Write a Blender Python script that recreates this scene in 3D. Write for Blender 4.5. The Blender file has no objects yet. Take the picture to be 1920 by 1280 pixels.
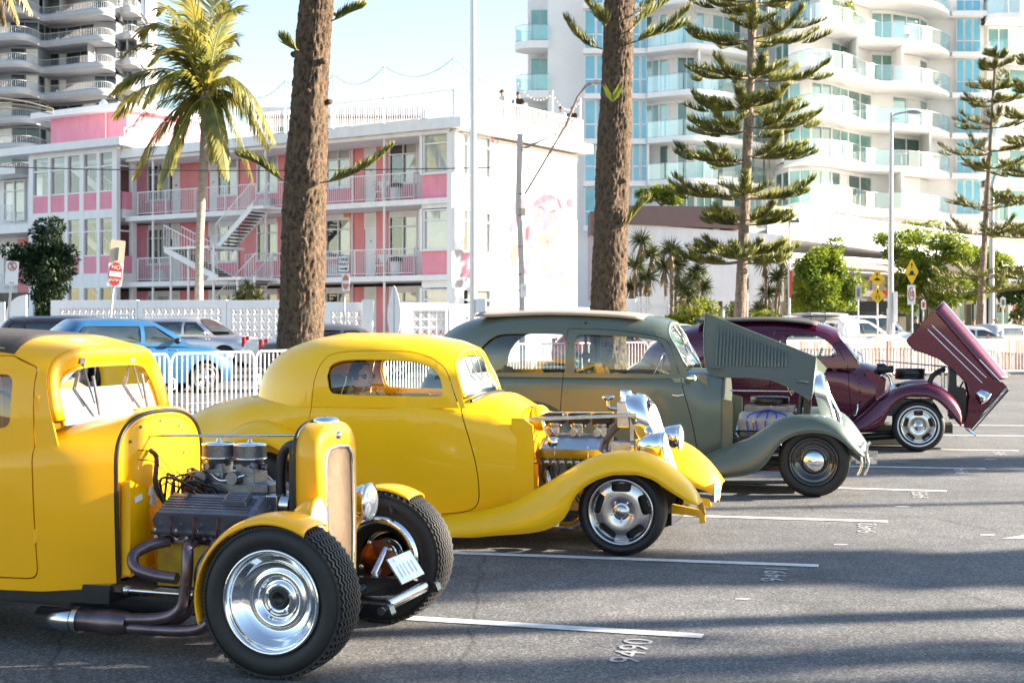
import bpy, bmesh, math, random
from mathutils import Vector, Matrix, Euler, noise
from mathutils.bvhtree import BVHTree
random.seed(7)
R = math.radians
S = bpy.context.scene
COL = S.collection
# ------------------------------------------------------------------ camera, world, sun, exposure
FPX, EYE, HOR = 2667.0, 1.65, 612.0      # focal length in photo pixels, eye height, horizon row
cam_d = bpy.data.cameras.new('camera'); cam = bpy.data.objects.new('camera', cam_d); COL.objects.link(cam)
cam_d.sensor_width = 36.0; cam_d.lens = 36.0 * FPX / 1920.0
cam_d.shift_y = -(640.0 - HOR) / 1920.0
cam_d.clip_start = 0.1; cam_d.clip_end = 6000
cam_d.dof.use_dof = True; cam_d.dof.focus_distance = 12.0; cam_d.dof.aperture_fstop = 5.6
cam.location = (0, 0, EYE); cam.rotation_euler = (R(90), 0, 0)
S.camera = cam
S.render.resolution_x, S.render.resolution_y = 1024, 682
SUN_EL = R(20); SUN_DIR = Vector((0.989, 0.15, 0)).normalized() * math.cos(SUN_EL) + Vector((0, 0, math.sin(SUN_EL)))
W = bpy.data.worlds.new('World'); S.world = W; W.use_nodes = True
nt = W.node_tree; nt.nodes.clear()
sky = nt.nodes.new('ShaderNodeTexSky'); sky.sky_type = 'NISHITA'; sky.sun_disc = False
sky.sun_elevation = SUN_EL; sky.sun_rotation = math.atan2(SUN_DIR.x, SUN_DIR.y)
sky.air_density = 1.1; sky.dust_density = 0.3; sky.ozone_density = 0.8
bgn = nt.nodes.new('ShaderNodeBackground'); bgn.inputs[1].default_value = 0.062
wo = nt.nodes.new('ShaderNodeOutputWorld')
nt.links.new(sky.outputs[0], bgn.inputs[0]); nt.links.new(bgn.outputs[0], wo.inputs[0])
sl = bpy.data.lights.new('sun', 'SUN'); sl.energy = 5.0; sl.angle = R(0.53); sl.color = (1.0, 0.86, 0.68)
sun = bpy.data.objects.new('sun', sl); COL.objects.link(sun)
sun.rotation_euler = SUN_DIR.to_track_quat('Z', 'Y').to_euler(); sun.location = (40, 5, 30)
S.view_settings.view_transform = 'Standard'; S.view_settings.look = 'None'
S.view_settings.exposure = 2.5; S.view_settings.gamma = 1.0; S.view_settings.use_curve_mapping = False
S.cycles.max_bounces = 8; S.cycles.transparent_max_bounces = 24; S.cycles.glossy_bounces = 4
S.cycles.use_denoising = True

# ------------------------------------------------------------------ materials
MATS = {}
def mat(name, col=(.5, .5, .5), rough=.5, metal=0., coat=0., noise_=None, bump=None, spec=.5, sheen=0, trans=0., emis=None, col2=None, coatr=.05, coords='Object', stretch=None):
    if name in MATS: return MATS[name]
    m = bpy.data.materials.new(name); m.use_nodes = True; t = m.node_tree; b = t.nodes['Principled BSDF']
    I = b.inputs
    I['Base Color'].default_value = (*col, 1); I['Roughness'].default_value = rough; I['Metallic'].default_value = metal
    I['Coat Weight'].default_value = coat; I['Coat Roughness'].default_value = coatr; I['Specular IOR Level'].default_value = spec
    if emis: I['Emission Color'].default_value = (*emis[0], 1); I['Emission Strength'].default_value = emis[1]
    if trans: I['Transmission Weight'].default_value = trans
    if noise_ or bump:
        tc = t.nodes.new('ShaderNodeTexCoord'); src = tc.outputs[coords]
        if stretch:
            mp = t.nodes.new('ShaderNodeMapping'); mp.inputs['Scale'].default_value = stretch
            t.links.new(src, mp.inputs['Vector']); src = mp.outputs['Vector']
    if noise_:
        sc, am = noise_[:2]
        n = t.nodes.new('ShaderNodeTexNoise'); n.inputs['Scale'].default_value = sc; n.inputs['Detail'].default_value = 6; n.inputs['Roughness'].default_value = .65
        t.links.new(src, n.inputs['Vector'])
        rp = t.nodes.new('ShaderNodeValToRGB'); rp.color_ramp.elements[0].position = .3; rp.color_ramp.elements[1].position = .72
        c2 = col2 or tuple(max(0, c * (1 - am)) for c in col)
        rp.color_ramp.elements[0].color = (*c2, 1); rp.color_ramp.elements[1].color = (*(col if col2 else tuple(min(1, c * (1 + am * .6)) for c in col)), 1)
        t.links.new(n.outputs['Fac'], rp.inputs['Fac']); t.links.new(rp.outputs['Color'], I['Base Color'])
        rr = t.nodes.new('ShaderNodeMapRange'); rr.inputs['To Min'].default_value = max(0.02, rough - .08); rr.inputs['To Max'].default_value = min(1, rough + .08)
        t.links.new(n.outputs['Fac'], rr.inputs['Value']); t.links.new(rr.outputs['Result'], I['Roughness'])
    if bump:
        n2 = t.nodes.new('ShaderNodeTexNoise'); n2.inputs['Scale'].default_value = bump[0]; n2.inputs['Detail'].default_value = 5
        t.links.new(src, n2.inputs['Vector'])
        bp = t.nodes.new('ShaderNodeBump'); bp.inputs['Strength'].default_value = bump[1]; bp.inputs['Distance'].default_value = bump[2] if len(bump) > 2 else .01
        t.links.new(n2.outputs['Fac'], bp.inputs['Height']); t.links.new(bp.outputs['Normal'], I['Normal'])
    MATS[name] = m
    return m
def glass(name, tint=(.8, .9, .9), refl=.12, dark=.0, rough=.02):
    """thin pane: transparent, with a mirror coat that grows at grazing angles"""
    if name in MATS: return MATS[name]
    m = bpy.data.materials.new(name); m.use_nodes = True; t = m.node_tree; t.nodes.clear()
    o = t.nodes.new('ShaderNodeOutputMaterial'); tr = t.nodes.new('ShaderNodeBsdfTransparent'); gl = t.nodes.new('ShaderNodeBsdfGlossy')
    tr.inputs['Color'].default_value = (*tint, 1); gl.inputs['Roughness'].default_value = rough; gl.inputs['Color'].default_value = (1, 1, 1, 1)
    fr = t.nodes.new('ShaderNodeLayerWeight'); fr.inputs['Blend'].default_value = .35
    ma = t.nodes.new('ShaderNodeMath'); ma.operation = 'MULTIPLY_ADD'; ma.inputs[1].default_value = .75; ma.inputs[2].default_value = refl; ma.use_clamp = True
    t.links.new(fr.outputs['Fresnel'], ma.inputs[0])
    mx = t.nodes.new('ShaderNodeMixShader'); t.links.new(ma.outputs[0], mx.inputs[0]); t.links.new(tr.outputs[0], mx.inputs[1]); t.links.new(gl.outputs[0], mx.inputs[2])
    t.links.new(mx.outputs[0], o.inputs[0]); MATS[name] = m
    return m
def leafmat(name, col, col2, tl=.35, sc=3., rough=.5):
    """foliage: diffuse front plus light through the leaf, colour varied by noise"""
    if name in MATS: return MATS[name]
    m = bpy.data.materials.new(name); m.use_nodes = True; t = m.node_tree; b = t.nodes['Principled BSDF']; o = t.nodes['Material Output']
    tc = t.nodes.new('ShaderNodeTexCoord'); n = t.nodes.new('ShaderNodeTexNoise'); n.inputs['Scale'].default_value = sc; n.inputs['Detail'].default_value = 4
    t.links.new(tc.outputs['Object'], n.inputs['Vector'])
    rp = t.nodes.new('ShaderNodeValToRGB'); rp.color_ramp.elements[0].position = .35; rp.color_ramp.elements[1].position = .65
    rp.color_ramp.elements[0].color = (*col, 1); rp.color_ramp.elements[1].color = (*col2, 1)
    t.links.new(n.outputs['Fac'], rp.inputs['Fac']); t.links.new(rp.outputs['Color'], b.inputs['Base Color']); b.inputs['Roughness'].default_value = rough
    tb = t.nodes.new('ShaderNodeBsdfTranslucent'); t.links.new(rp.outputs['Color'], tb.inputs['Color'])
    mx = t.nodes.new('ShaderNodeMixShader'); mx.inputs[0].default_value = tl
    t.links.new(b.outputs[0], mx.inputs[1]); t.links.new(tb.outputs[0], mx.inputs[2]); t.links.new(mx.outputs[0], o.inputs[0]); MATS[name] = m
    return m
YEL = mat('yellow_paint', (.95, .52, .0), .42, coat=.55, coatr=.03, spec=.3, noise_=(1.2, .05))
YEL1 = mat('deep_yellow_paint', (.93, .44, .0), .42, coat=.5, coatr=.03, spec=.3, noise_=(1.2, .05))
GRN = mat('olive_satin_paint', (.080, .105, .085), .38, coat=.6, coatr=.16, noise_=(1.5, .08))
PUR = mat('plum_metallic_paint', (.095, .003, .024), .26, metal=.55, coat=1., coatr=.03, noise_=(40, .2))
CHR = mat('chrome', (.86, .87, .9), .07, metal=1., noise_=(6, .06))
STEEL = mat('polished_alloy', (.62, .62, .64), .2, metal=1., noise_=(14, .12))
DSTEEL = mat('dark_cast_metal', (.20, .21, .24), .38, metal=.85, noise_=(18, .4), bump=(60, .2, .004))
GREYM = mat('grey_valve_cover', (.23, .24, .29), .32, metal=.7, noise_=(9, .25))
HEAD = mat('coated_exhaust', (.16, .12, .14), .33, metal=.8, noise_=(10, .35))
RUB = mat('tyre_rubber', (.014, .014, .016), .62, noise_=(9, .45), bump=(120, .15, .002))
BLK = mat('black_trim', (.012, .012, .014), .4, noise_=(8, .3))
BLKM = mat('black_chassis', (.012, .014, .018), .25, coat=.5, noise_=(8, .2))
VINYL = mat('black_roof_vinyl', (.05, .043, .038), .75, noise_=(60, .35), bump=(200, .25, .003))
INTR = mat('dark_interior_cloth', (.035, .033, .03), .8, noise_=(14, .4))
TAN = mat('tan_seat_cloth', (.42, .36, .29), .8, noise_=(10, .2), bump=(30, .3, .01))
HOSE = mat('rubber_hose', (.02, .021, .024), .5, noise_=(10, .3))
COPP = mat('copper_backing', (.16, .05, .02), .35, metal=.8, noise_=(9, .3))
GLS = glass('car_glass', (.86, .92, .9), .05)
GLSD = glass('tinted_car_glass', (.12, .17, .19), .12)
LENS = mat('headlamp_lens', (.75, .78, .8), .12, metal=.3, coat=1., noise_=(20, .15))
WHITE = mat('white_paint', (.80, .79, .80), .55, noise_=(2.2, .05), bump=(40, .06, .004))
BLUEW = mat('blue_ignition_wire', (.02, .06, .55), .4, noise_=(5, .1))

# ------------------------------------------------------------------ mesh helpers
def lerp(a, b, t): return a + (b - a) * t
def interp(tab, x):
    """smooth (monotone cubic) interpolation through (x, y) pairs"""
    n = len(tab)
    if x <= tab[0][0]: return tab[0][1]
    if x >= tab[-1][0]: return tab[-1][1]
    k = 0
    while x > tab[k + 1][0]: k += 1
    x0, y0 = tab[k]; x1, y1 = tab[k + 1]; h = x1 - x0; d = (y1 - y0) / h
    def sl_(i):
        if i <= 0 or i >= n - 1: return None
        a = (tab[i][1] - tab[i - 1][1]) / (tab[i][0] - tab[i - 1][0]); b = (tab[i + 1][1] - tab[i][1]) / (tab[i + 1][0] - tab[i][0])
        return 0. if a * b <= 0 else 2 * a * b / (a + b)
    m0, m1 = sl_(k), sl_(k + 1)
    m0 = d if m0 is None else m0; m1 = d if m1 is None else m1
    t = (x - x0) / h
    return y0 * (1 + 2 * t) * (1 - t) ** 2 + h * m0 * t * (1 - t) ** 2 + y1 * t * t * (3 - 2 * t) + h * m1 * t * t * (t - 1)
def spline(pts, n):
    """resampled Catmull-Rom through 2D or 3D points"""
    P = [Vector(p) for p in pts]; P = [P[0] * 2 - P[1]] + P + [P[-1] * 2 - P[-2]]; out = []; m = len(P) - 3
    for i in range(n + 1):
        u = i / n * m; k = min(int(u), m - 1); t = u - k; a, b, c, d = P[k:k + 4]
        out.append(.5 * ((2 * b) + (c - a) * t + (2 * a - 5 * b + 4 * c - d) * t * t + (3 * b - a - 3 * c + d) * t ** 3))
    return out
def link(o, parent=None):
    COL.objects.link(o)
    if parent is not None: o.parent = parent
    return o
def tag(o, label=None, cat=None, group=None, kind=None):
    if label: o['label'] = label
    if cat: o['category'] = cat
    if group: o['group'] = group
    if kind: o['kind'] = kind
    return o
def empty(name, loc=(0, 0, 0), rz=0., label=None, cat=None, group=None, parent=None):
    o = bpy.data.objects.new(name, None); link(o, parent); o.location = loc; o.rotation_euler = (0, 0, rz); o.empty_display_size = .2
    return tag(o, label, cat, group)
class MB:
    """collects shapes into one mesh"""
    def __init__(s): s.v = []; s.f = []; s.sm = []
    def add(s, v, f, smooth=True, M=None):
        k = len(s.v); s.v += [(M @ Vector(p) if M else Vector(p)) for p in v]; s.f += [[i + k for i in q] for q in f]; s.sm += [smooth] * len(f); return s
    def box(s, c, d, rz=0., M=None, rx=0., ry=0.):
        x, y, z = d[0] / 2, d[1] / 2, d[2] / 2
        v = [(-x, -y, -z), (x, -y, -z), (x, y, -z), (-x, y, -z), (-x, -y, z), (x, -y, z), (x, y, z), (-x, y, z)]
        T = Matrix.Translation(c) @ Euler((rx, ry, rz)).to_matrix().to_4x4()
        return s.add(v, [(0, 3, 2, 1), (4, 5, 6, 7), (0, 1, 5, 4), (1, 2, 6, 5), (2, 3, 7, 6), (3, 0, 4, 7)], False, (M @ T) if M else T)
    def tube(s, path, r, n=8, caps=True, closed=False, M=None):
        P = [Vector(p) for p in path]; m = len(P); rr = r if hasattr(r, '__len__') else [r] * m; V = []; up = None
        for i in range(m):
            a = P[(i - 1) % m] if closed else P[max(i - 1, 0)]; b = P[(i + 1) % m] if closed else P[min(i + 1, m - 1)]
            t = (b - a); t = t.normalized() if t.length > 1e-9 else Vector((0, 0, 1))
            if up is None: up = t.orthogonal().normalized()
            else:
                up = up - t * up.dot(t); up = up.normalized() if up.length > 1e-6 else t.orthogonal().normalized()
            w = t.cross(up)
            for j in range(n):
                a_ = 2 * math.pi * j / n; V.append(P[i] + (up * math.cos(a_) + w * math.sin(a_)) * rr[i])
        Fq = []
        for i in range(m if closed else m - 1):
            i2 = (i + 1) % m
            for j in range(n): Fq.append((i * n + j, i * n + (j + 1) % n, i2 * n + (j + 1) % n, i2 * n + j))
        s.add(V, Fq, True, M)
        if caps and not closed: s.add(V[:n], [tuple(reversed(range(n)))], False, M); s.add(V[-n:], [tuple(range(n))], False, M)
        return s
    def cyl(s, a, b, r, r2=None, n=16, M=None): return s.tube([a, b], [r, r if r2 is None else r2], n, M=M)
    def lathe(s, prof, c=(0, 0, 0), axis='y', n=32, M=None, a0=0., a1=2 * math.pi, smooth=True):
        """prof: (radius, along axis)"""
        V = []; full = abs(a1 - a0 - 2 * math.pi) < 1e-6; m = n if full else n + 1
        for i in range(m):
            a = a0 + (a1 - a0) * i / n; ca, sa = math.cos(a), math.sin(a)
            for r, h in prof:
                p = {'y': (r * ca, h, r * sa), 'z': (r * ca, r * sa, h), 'x': (h, r * ca, r * sa)}[axis]
                V.append((p[0] + c[0], p[1] + c[1], p[2] + c[2]))
        k = len(prof); Fq = []
        for i in range(n):
            i2 = (i + 1) % m
            for j in range(k - 1): Fq.append((i * k + j, i * k + j + 1, i2 * k + j + 1, i2 * k + j))
        return s.add(V, Fq, smooth, M)
    def prism(s, poly, a, b, axis='y', M=None, smooth=False):
        """polygon in the two other axes, extruded from a to b"""
        n = len(poly)
        mk = {'y': lambda p, h: (p[0], h, p[1]), 'z': lambda p, h: (p[0], p[1], h), 'x': lambda p, h: (h, p[0], p[1])}[axis]
        V = [mk(p, a) for p in poly] + [mk(p, b) for p in poly]
        s.add(V, [tuple(range(n)), tuple(reversed(range(n, 2 * n)))], False, M)
        return s.add(V, [(i, n + i, n + (i + 1) % n, (i + 1) % n) for i in range(n)], smooth, M)
    def grid(s, rows, cu=False, cv=False, smooth=True, M=None, keep=None):
        a = len(rows); b = len(rows[0]); V = [p for r in rows for p in r]; Fq = []
        for i in range(a if cu else a - 1):
            for j in range(b if cv else b - 1):
                q = (i * b + j, i * b + (j + 1) % b, ((i + 1) % a) * b + (j + 1) % b, ((i + 1) % a) * b + j)
                if keep is None or keep(*[V[t] for t in q]): Fq.append(q)
        return s.add(V, Fq, smooth, M)
    def sphere(s, c, r, n=12, m=8, sc=(1, 1, 1), M=None):
        rows = [[(c[0] + r * sc[0] * math.sin(math.pi * i / m) * math.cos(2 * math.pi * j / n), c[1] + r * sc[1] * math.sin(math.pi * i / m) * math.sin(2 * math.pi * j / n), c[2] + r * sc[2] * math.cos(math.pi * i / m)) for j in range(n)] for i in range(m + 1)]
        return s.grid(rows, cv=True, M=M)
    def text(s, txt, size, M, depth=.002):
        k = (txt, size, depth)
        if k not in TXT:
            cu = bpy.data.curves.new('t', 'FONT'); cu.body = txt; cu.size = size; cu.extrude = depth; cu.align_x = 'CENTER'; cu.align_y = 'CENTER'; cu.resolution_u = 3
            ob = bpy.data.objects.new('t', cu); me = ob.to_mesh(); TXT[k] = ([v.co.copy() for v in me.vertices], [tuple(p.vertices) for p in me.polygons])
            ob.to_mesh_clear(); bpy.data.objects.remove(ob); bpy.data.curves.remove(cu)
        return s.add(*TXT[k], False, M)
    def mesh(s, name, mats):
        me = bpy.data.meshes.new(name); me.from_pydata([tuple(p) for p in s.v], [], s.f); me.polygons.foreach_set('use_smooth', s.sm)
        for m_ in (mats if isinstance(mats, (list, tuple)) else [mats]): me.materials.append(m_)
        me.update(); return me
    def o(s, name, mt, parent=None, bevel=0, solid=0, weld=False, label=None, cat=None, group=None, kind=None, sharp=None, loc=None):
        me = s.mesh(name, mt)
        if kind is None and name in TINY: kind = 'stuff'
        if weld or sharp:
            b = bmesh.new(); b.from_mesh(me); bmesh.ops.remove_doubles(b, verts=b.verts, dist=1e-5)
            if sharp:
                for e in b.edges:
                    if len(e.link_faces) == 2 and e.calc_face_angle(0) > R(sharp): e.smooth = False
                for f in b.faces: f.smooth = True
            b.to_mesh(me); b.free()
        ob = bpy.data.objects.new(name, me); link(ob, parent)
        if loc is not None: ob.location = loc
        if solid:
            md = ob.modifiers.new('thickness', 'SOLIDIFY'); md.thickness = solid; md.offset = -1
        if bevel:
            md = ob.modifiers.new('edge', 'BEVEL'); md.width = bevel; md.segments = 2; md.limit_method = 'ANGLE'; md.angle_limit = R(35)
        return tag(ob, label, cat, group, kind)
TXT = {}
TINY = {'lug_nut', 'firewall_bolt', 'frame_bolt', 'header_bolt', 'foil_patch', 'embossed_mark', 'cooling_fin', 'gasket_strap', 'steering_arm', 'wiring', 'hose_clamp', 'water_pump', 'fender_bolt', 'filter_element', 'emblem', 'spoke', 'grille_bar', 'carburettor', 'cable_tie', 'ignition_wire', 'louvre_row', 'breather_cap', 'plate_lettering', 'spectacle_frame'}
def inst(src, name, loc=(0, 0, 0), rot=(0, 0, 0), parent=None, scale=None):
    """another object on the same mesh"""
    o = bpy.data.objects.new(name, src.data if hasattr(src, 'data') else src); link(o, parent); o.location = loc; o.rotation_euler = rot
    if hasattr(src, 'modifiers'):
        for m_ in src.modifiers:
            k = o.modifiers.new(m_.name, m_.type)
            for a in ('thickness', 'offset', 'width', 'segments', 'limit_method', 'angle_limit'):
                if hasattr(m_, a): setattr(k, a, getattr(m_, a))
    if scale: o.scale = scale
    return o
def copy_tree(o, parent=None):
    c = o.copy(); COL.objects.link(c); c.parent = parent
    for ch in o.children: copy_tree(ch, c)
    return c
def at(px, py, d): return Vector(((px - 960) / FPX * d, d, EYE + (HOR - py) / FPX * d))   # photo pixel at a known distance
def gnd(px, py, z=0.):
    d = FPX * (EYE - z) / (py - HOR); return Vector(((px - 960) / FPX * d, d, z))
def hull(pts):
    P = sorted(set((round(a, 5), round(b, 5)) for a, b in pts))
    def half(Q):
        h = []
        for p in Q:
            while len(h) > 1 and (h[-1][0] - h[-2][0]) * (p[1] - h[-2][1]) - (h[-1][1] - h[-2][1]) * (p[0] - h[-2][0]) <= 0: h.pop()
            h.append(p)
        return h
    a = half(P); b = half(reversed(P)); return a[:-1] + b[:-1]
def rounded(pts, r=.25, n=5):
    """rounds the corners of a convex polygon; r is a share of the shorter side"""
    out = []; m = len(pts)
    for i in range(m):
        p0, p, p1 = Vector(pts[i - 1]), Vector(pts[i]), Vector(pts[(i + 1) % m]); k = r * min((p0 - p).length, (p1 - p).length)
        a = p + (p0 - p).normalized() * k; b = p + (p1 - p).normalized() * k
        for j in range(n + 1):
            t = j / n; out.append(tuple(a * (1 - t) ** 2 + p * 2 * t * (1 - t) + b * t * t))
    return out
def scale_poly(poly, k):
    c = [sum(p[i] for p in poly) / len(poly) for i in (0, 1)]; return [(c[0] + (p[0] - c[0]) * k, c[1] + (p[1] - c[1]) * k) for p in poly]
def grow(poly, e):
    """offset a CCW convex polygon outwards by e"""
    n = len(poly); out = []
    for i in range(n):
        p0, p, p1 = Vector(poly[i - 1]), Vector(poly[i]), Vector(poly[(i + 1) % n]); a = (p - p0).normalized(); b = (p1 - p).normalized()
        na = Vector((a.y, -a.x)); nb = Vector((b.y, -b.x)); k = (na + nb); k = k / max(.3, 1 + na.dot(nb)); out.append(tuple(p + k * e))
    return out
# ------------------------------------------------------------------ car toolkit (local frame: x forward, y away from the camera, z up, x = 0 at the front axle)
class Shell:
    def __init__(s, rows=None, keep=None):
        s.p = []
        if rows:
            for i in range(len(rows) - 1):
                for j in range(len(rows[0]) - 1):
                    q = [Vector(rows[i][j]), Vector(rows[i][j + 1]), Vector(rows[i + 1][j + 1]), Vector(rows[i + 1][j])]
                    if keep is None or keep(sum(q, Vector()) / 4): s.p.append(q)
    def bvh(s):
        V = []; Fq = []
        for q in s.p: Fq.append(tuple(range(len(V), len(V) + len(q)))); V += q
        return BVHTree.FromPolygons(V, Fq)
    def cut(s, poly, ax=(0, 2), cond=None):
        """takes the faces inside a CCW convex outline (seen along the third axis) out of the shell and returns them"""
        ins = Shell(); out = []; n = len(poly); xs = [p[0] for p in poly]; ys = [p[1] for p in poly]; bb = (min(xs), max(xs), min(ys), max(ys))
        for q in s.p:
            a = [p[ax[0]] for p in q]; b = [p[ax[1]] for p in q]
            if (cond and not cond(sum(q, Vector()) / len(q))) or max(a) < bb[0] or min(a) > bb[1] or max(b) < bb[2] or min(b) > bb[3]: out.append(q); continue
            rest = q
            for i in range(n):
                x0, y0 = poly[i]; x1, y1 = poly[(i + 1) % n]; nx, ny = y1 - y0, -(x1 - x0)
                dd = [(p[ax[0]] - x0) * nx + (p[ax[1]] - y0) * ny for p in rest]   # > 0 outside
                if max(dd) <= 1e-9: continue
                o_, i_ = [], []; m = len(rest)
                for k in range(m):
                    p, d, p2, d2 = rest[k], dd[k], rest[(k + 1) % m], dd[(k + 1) % m]
                    if d > 0: o_.append(p)
                    else: i_.append(p)
                    if (d > 0) != (d2 > 0):
                        c = p.lerp(p2, d / (d - d2)); o_.append(c); i_.append(c)
                if len(o_) > 2: out.append(o_)
                rest = i_
                if len(rest) < 3: break
            if len(rest) > 2: ins.p.append(rest)
        s.p = out; return ins
    def halves(s):
        a, b_ = Shell(), Shell()
        for q in s.p: (a if sum(p.y for p in q) < 0 else b_).p.append(q)
        return a, b_
    def __add__(s, o): r = Shell(); r.p = s.p + o.p; return r
    def o(s, name, mt, parent, solid=.012, label=None, sharp=50):
        V = []; Fq = []; D = {}
        for q in s.p:
            f = []
            for p in q:
                k = (round(p.x * 4000), round(p.y * 4000), round(p.z * 4000))
                if k not in D: D[k] = len(V); V.append(tuple(p))
                if D[k] not in f: f.append(D[k])
            if len(f) > 2: Fq.append(f)
        me = bpy.data.meshes.new(name); me.from_pydata(V, [], Fq); me.materials.append(mt)
        b = bmesh.new(); b.from_mesh(me); bmesh.ops.dissolve_degenerate(b, edges=b.edges, dist=1e-5)
        for e in b.edges:
            if len(e.link_faces) == 2 and e.calc_face_angle(0) > R(sharp): e.smooth = False
        for f in b.faces: f.smooth = True
        b.to_mesh(me); b.free(); me.update()
        ob = bpy.data.objects.new(name, me); link(ob, parent)
        if solid:
            md = ob.modifiers.new('thickness', 'SOLIDIFY'); md.thickness = solid; md.offset = -1
            es = ob.modifiers.new('split', 'EDGE_SPLIT'); es.split_angle = R(50); es.use_edge_sharp = True
        if label: ob['label'] = label
        return ob
def tub_rows(st, nx=60, m=14, low=5):
    """st: x, z bottom, z shoulder, z top, half width, half width at bottom, squareness"""
    T_ = [[(q[0], q[k]) for q in st] for k in range(1, 7)]; x0, x1 = st[0][0], st[-1][0]; rows = []
    for i in range(nx + 1):
        x = lerp(x0, x1, i / nx); zb, zs, zt, w, wb, n = [interp(t, x) for t in T_]; h = []
        for j in range(low):
            t = j / low; h.append((-lerp(wb, w, math.sin(t * math.pi / 2)), lerp(zb, zs, t)))
        for j in range(m + 1):
            a = j / m * math.pi / 2; h.append((-w * max(0, math.cos(a)) ** (2 / n), zs + (zt - zs) * math.sin(a) ** (2 / n)))
        rows.append([(x, y, z) for y, z in h] + [(x, -y, z) for y, z in reversed(h[:-1])])
    return rows
def house_rows(xr, xf, zb, zt, w, n=3.2, ns=56, m=18, back=.30, kb=2.4, front=0., wf=None):
    """greenhouse: xr(t), xf(t) front and rear edges by height share t, zb(x), zt(x), half width w(x)"""
    rows = []
    for i in range(ns + 1):
        s_ = (i / ns); s_ = s_ ** 1.5 if back > 0 else s_
        h = []
        for j in range(m + 1):
            a = j / m * math.pi / 2; t = math.sin(a) ** (2 / n); yy = max(0, math.cos(a)) ** (2 / n)
            x = lerp(xr(t), xf(t), s_)
            pl = 1.
            if back > 0 and s_ < back: pl = max(0., 1 - (1 - s_ / back) ** kb) ** (1 / kb)
            h.append((x, -w(x) * yy * pl, zb(x) + (zt(x) - zb(x)) * t))
        rows.append(h + [(x, -y, z) for x, y, z in reversed(h[:-1])])
    return rows
class Car:
    def __init__(s, name, cx, cy, yw, th, label, cat='car', group=None):
        s.th = R(th); g = gnd(cx, cy); s.O = Vector((g.x - yw * math.sin(s.th), g.y - yw * math.cos(s.th), 0))
        s.e = empty(name, s.O, -s.th, label, cat, group)
        s.Mi = (Matrix.Translation(s.O) @ Matrix.Rotation(-s.th, 4, 'Z')).inverted(); s.o = s.Mi @ Vector((0, 0, EYE))
    def ray(s, px, py): return (s.Mi.to_3x3() @ Vector(((px - 960) / FPX, 1, (HOR - py) / FPX)))
    def T(s, px, py, y):
        d = s.ray(px, py); return s.o + d * ((y - s.o.y) / d.y)
    def TX(s, px, py, x):
        d = s.ray(px, py); return s.o + d * ((x - s.o.x) / d.x)
    def xz(s, pts, y): return [(q.x, q.z) for q in (s.T(a, b, y) for a, b in pts)]
    def on(s, bv, px, py, off=0.):
        """point of the body surface seen at a photo pixel"""
        d = s.ray(px, py).normalized(); h = bv.ray_cast(s.o, d)
        if h[0] is None: return s.T(px, py, -.62)
        n = h[1] if h[1].dot(d) < 0 else -h[1]; return h[0] + n * off
def outline(c, bv, pts, n=56):
    P = spline(pts + [pts[0]], n)[:-1]; return hull([(q.x, q.z) for q in (c.on(bv, p.x, p.y) for p in P)])
def side_hit(bv, x, z, off=0., side=-1):
    h = bv.ray_cast(Vector((x, 3 * side, z)), Vector((0, -side, 0)))
    if h[0] is None: return None
    return h[0] + Vector((0, side * off, 0))
def pane(bv, poly, side, inset, name, mt, parent, rings=3):
    """a pane lying on the body surface inside an outline"""
    c = [sum(p[i] for p in poly) / len(poly) for i in (0, 1)]; rows = []
    for k in range(rings + 1):
        t = k / rings; rr = []
        for p in poly:
            x, z = lerp(c[0], p[0], max(t, .01)), lerp(c[1], p[1], max(t, .01)); h = side_hit(bv, x, z, -inset, side)
            rr.append(h if h else Vector((x, side * .6, z)))
        rows.append(rr)
    return MB().grid(rows, cv=True).o(name, mt, parent)
def strip(bv, pts, side, w, off, name, mt, parent, closed=False, n=6, r=None):
    """bead lying on the body surface along (x, z) points"""
    P = []
    for x, z in pts:
        h = side_hit(bv, x, z, off, side)
        if h: P.append(h)
    if len(P) < 2: return None
    return MB().tube(P, w, n, closed=closed).o(name, mt, parent)
def fender_rows(top, edge, yo, yc, yi, drop, n=40, m=10, q=2.2, mi=6):
    """top: crown line, edge: outer lip, as (x, z); yo, yc, yi(x): lip, crown and inner offsets (positive outwards)"""
    x0, x1 = max(top[0][0], edge[0][0]), min(top[-1][0], edge[-1][0]); rows = []
    for i in range(n + 1):
        x = lerp(x0, x1, i / n); zt = interp(top, x); ze = min(interp(edge, x), zt - .004); r = []
        for j in range(m + 1):
            a = j / m * math.pi / 2; r.append((x, -(yc(x) + (yo(x) - yc(x)) * max(0, math.cos(a)) ** (2 / q)), ze + (zt - ze) * math.sin(a) ** (2 / q)))
        for j in range(1, mi + 1):
            t = j / mi; r.append((x, -lerp(yc(x), yi(x), t), zt - drop(x) * t * t))
        rows.append(r)
    return rows
def mirror_rows(rows): return [[(x, -y, z) for x, y, z in reversed(r)] for r in rows]
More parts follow.
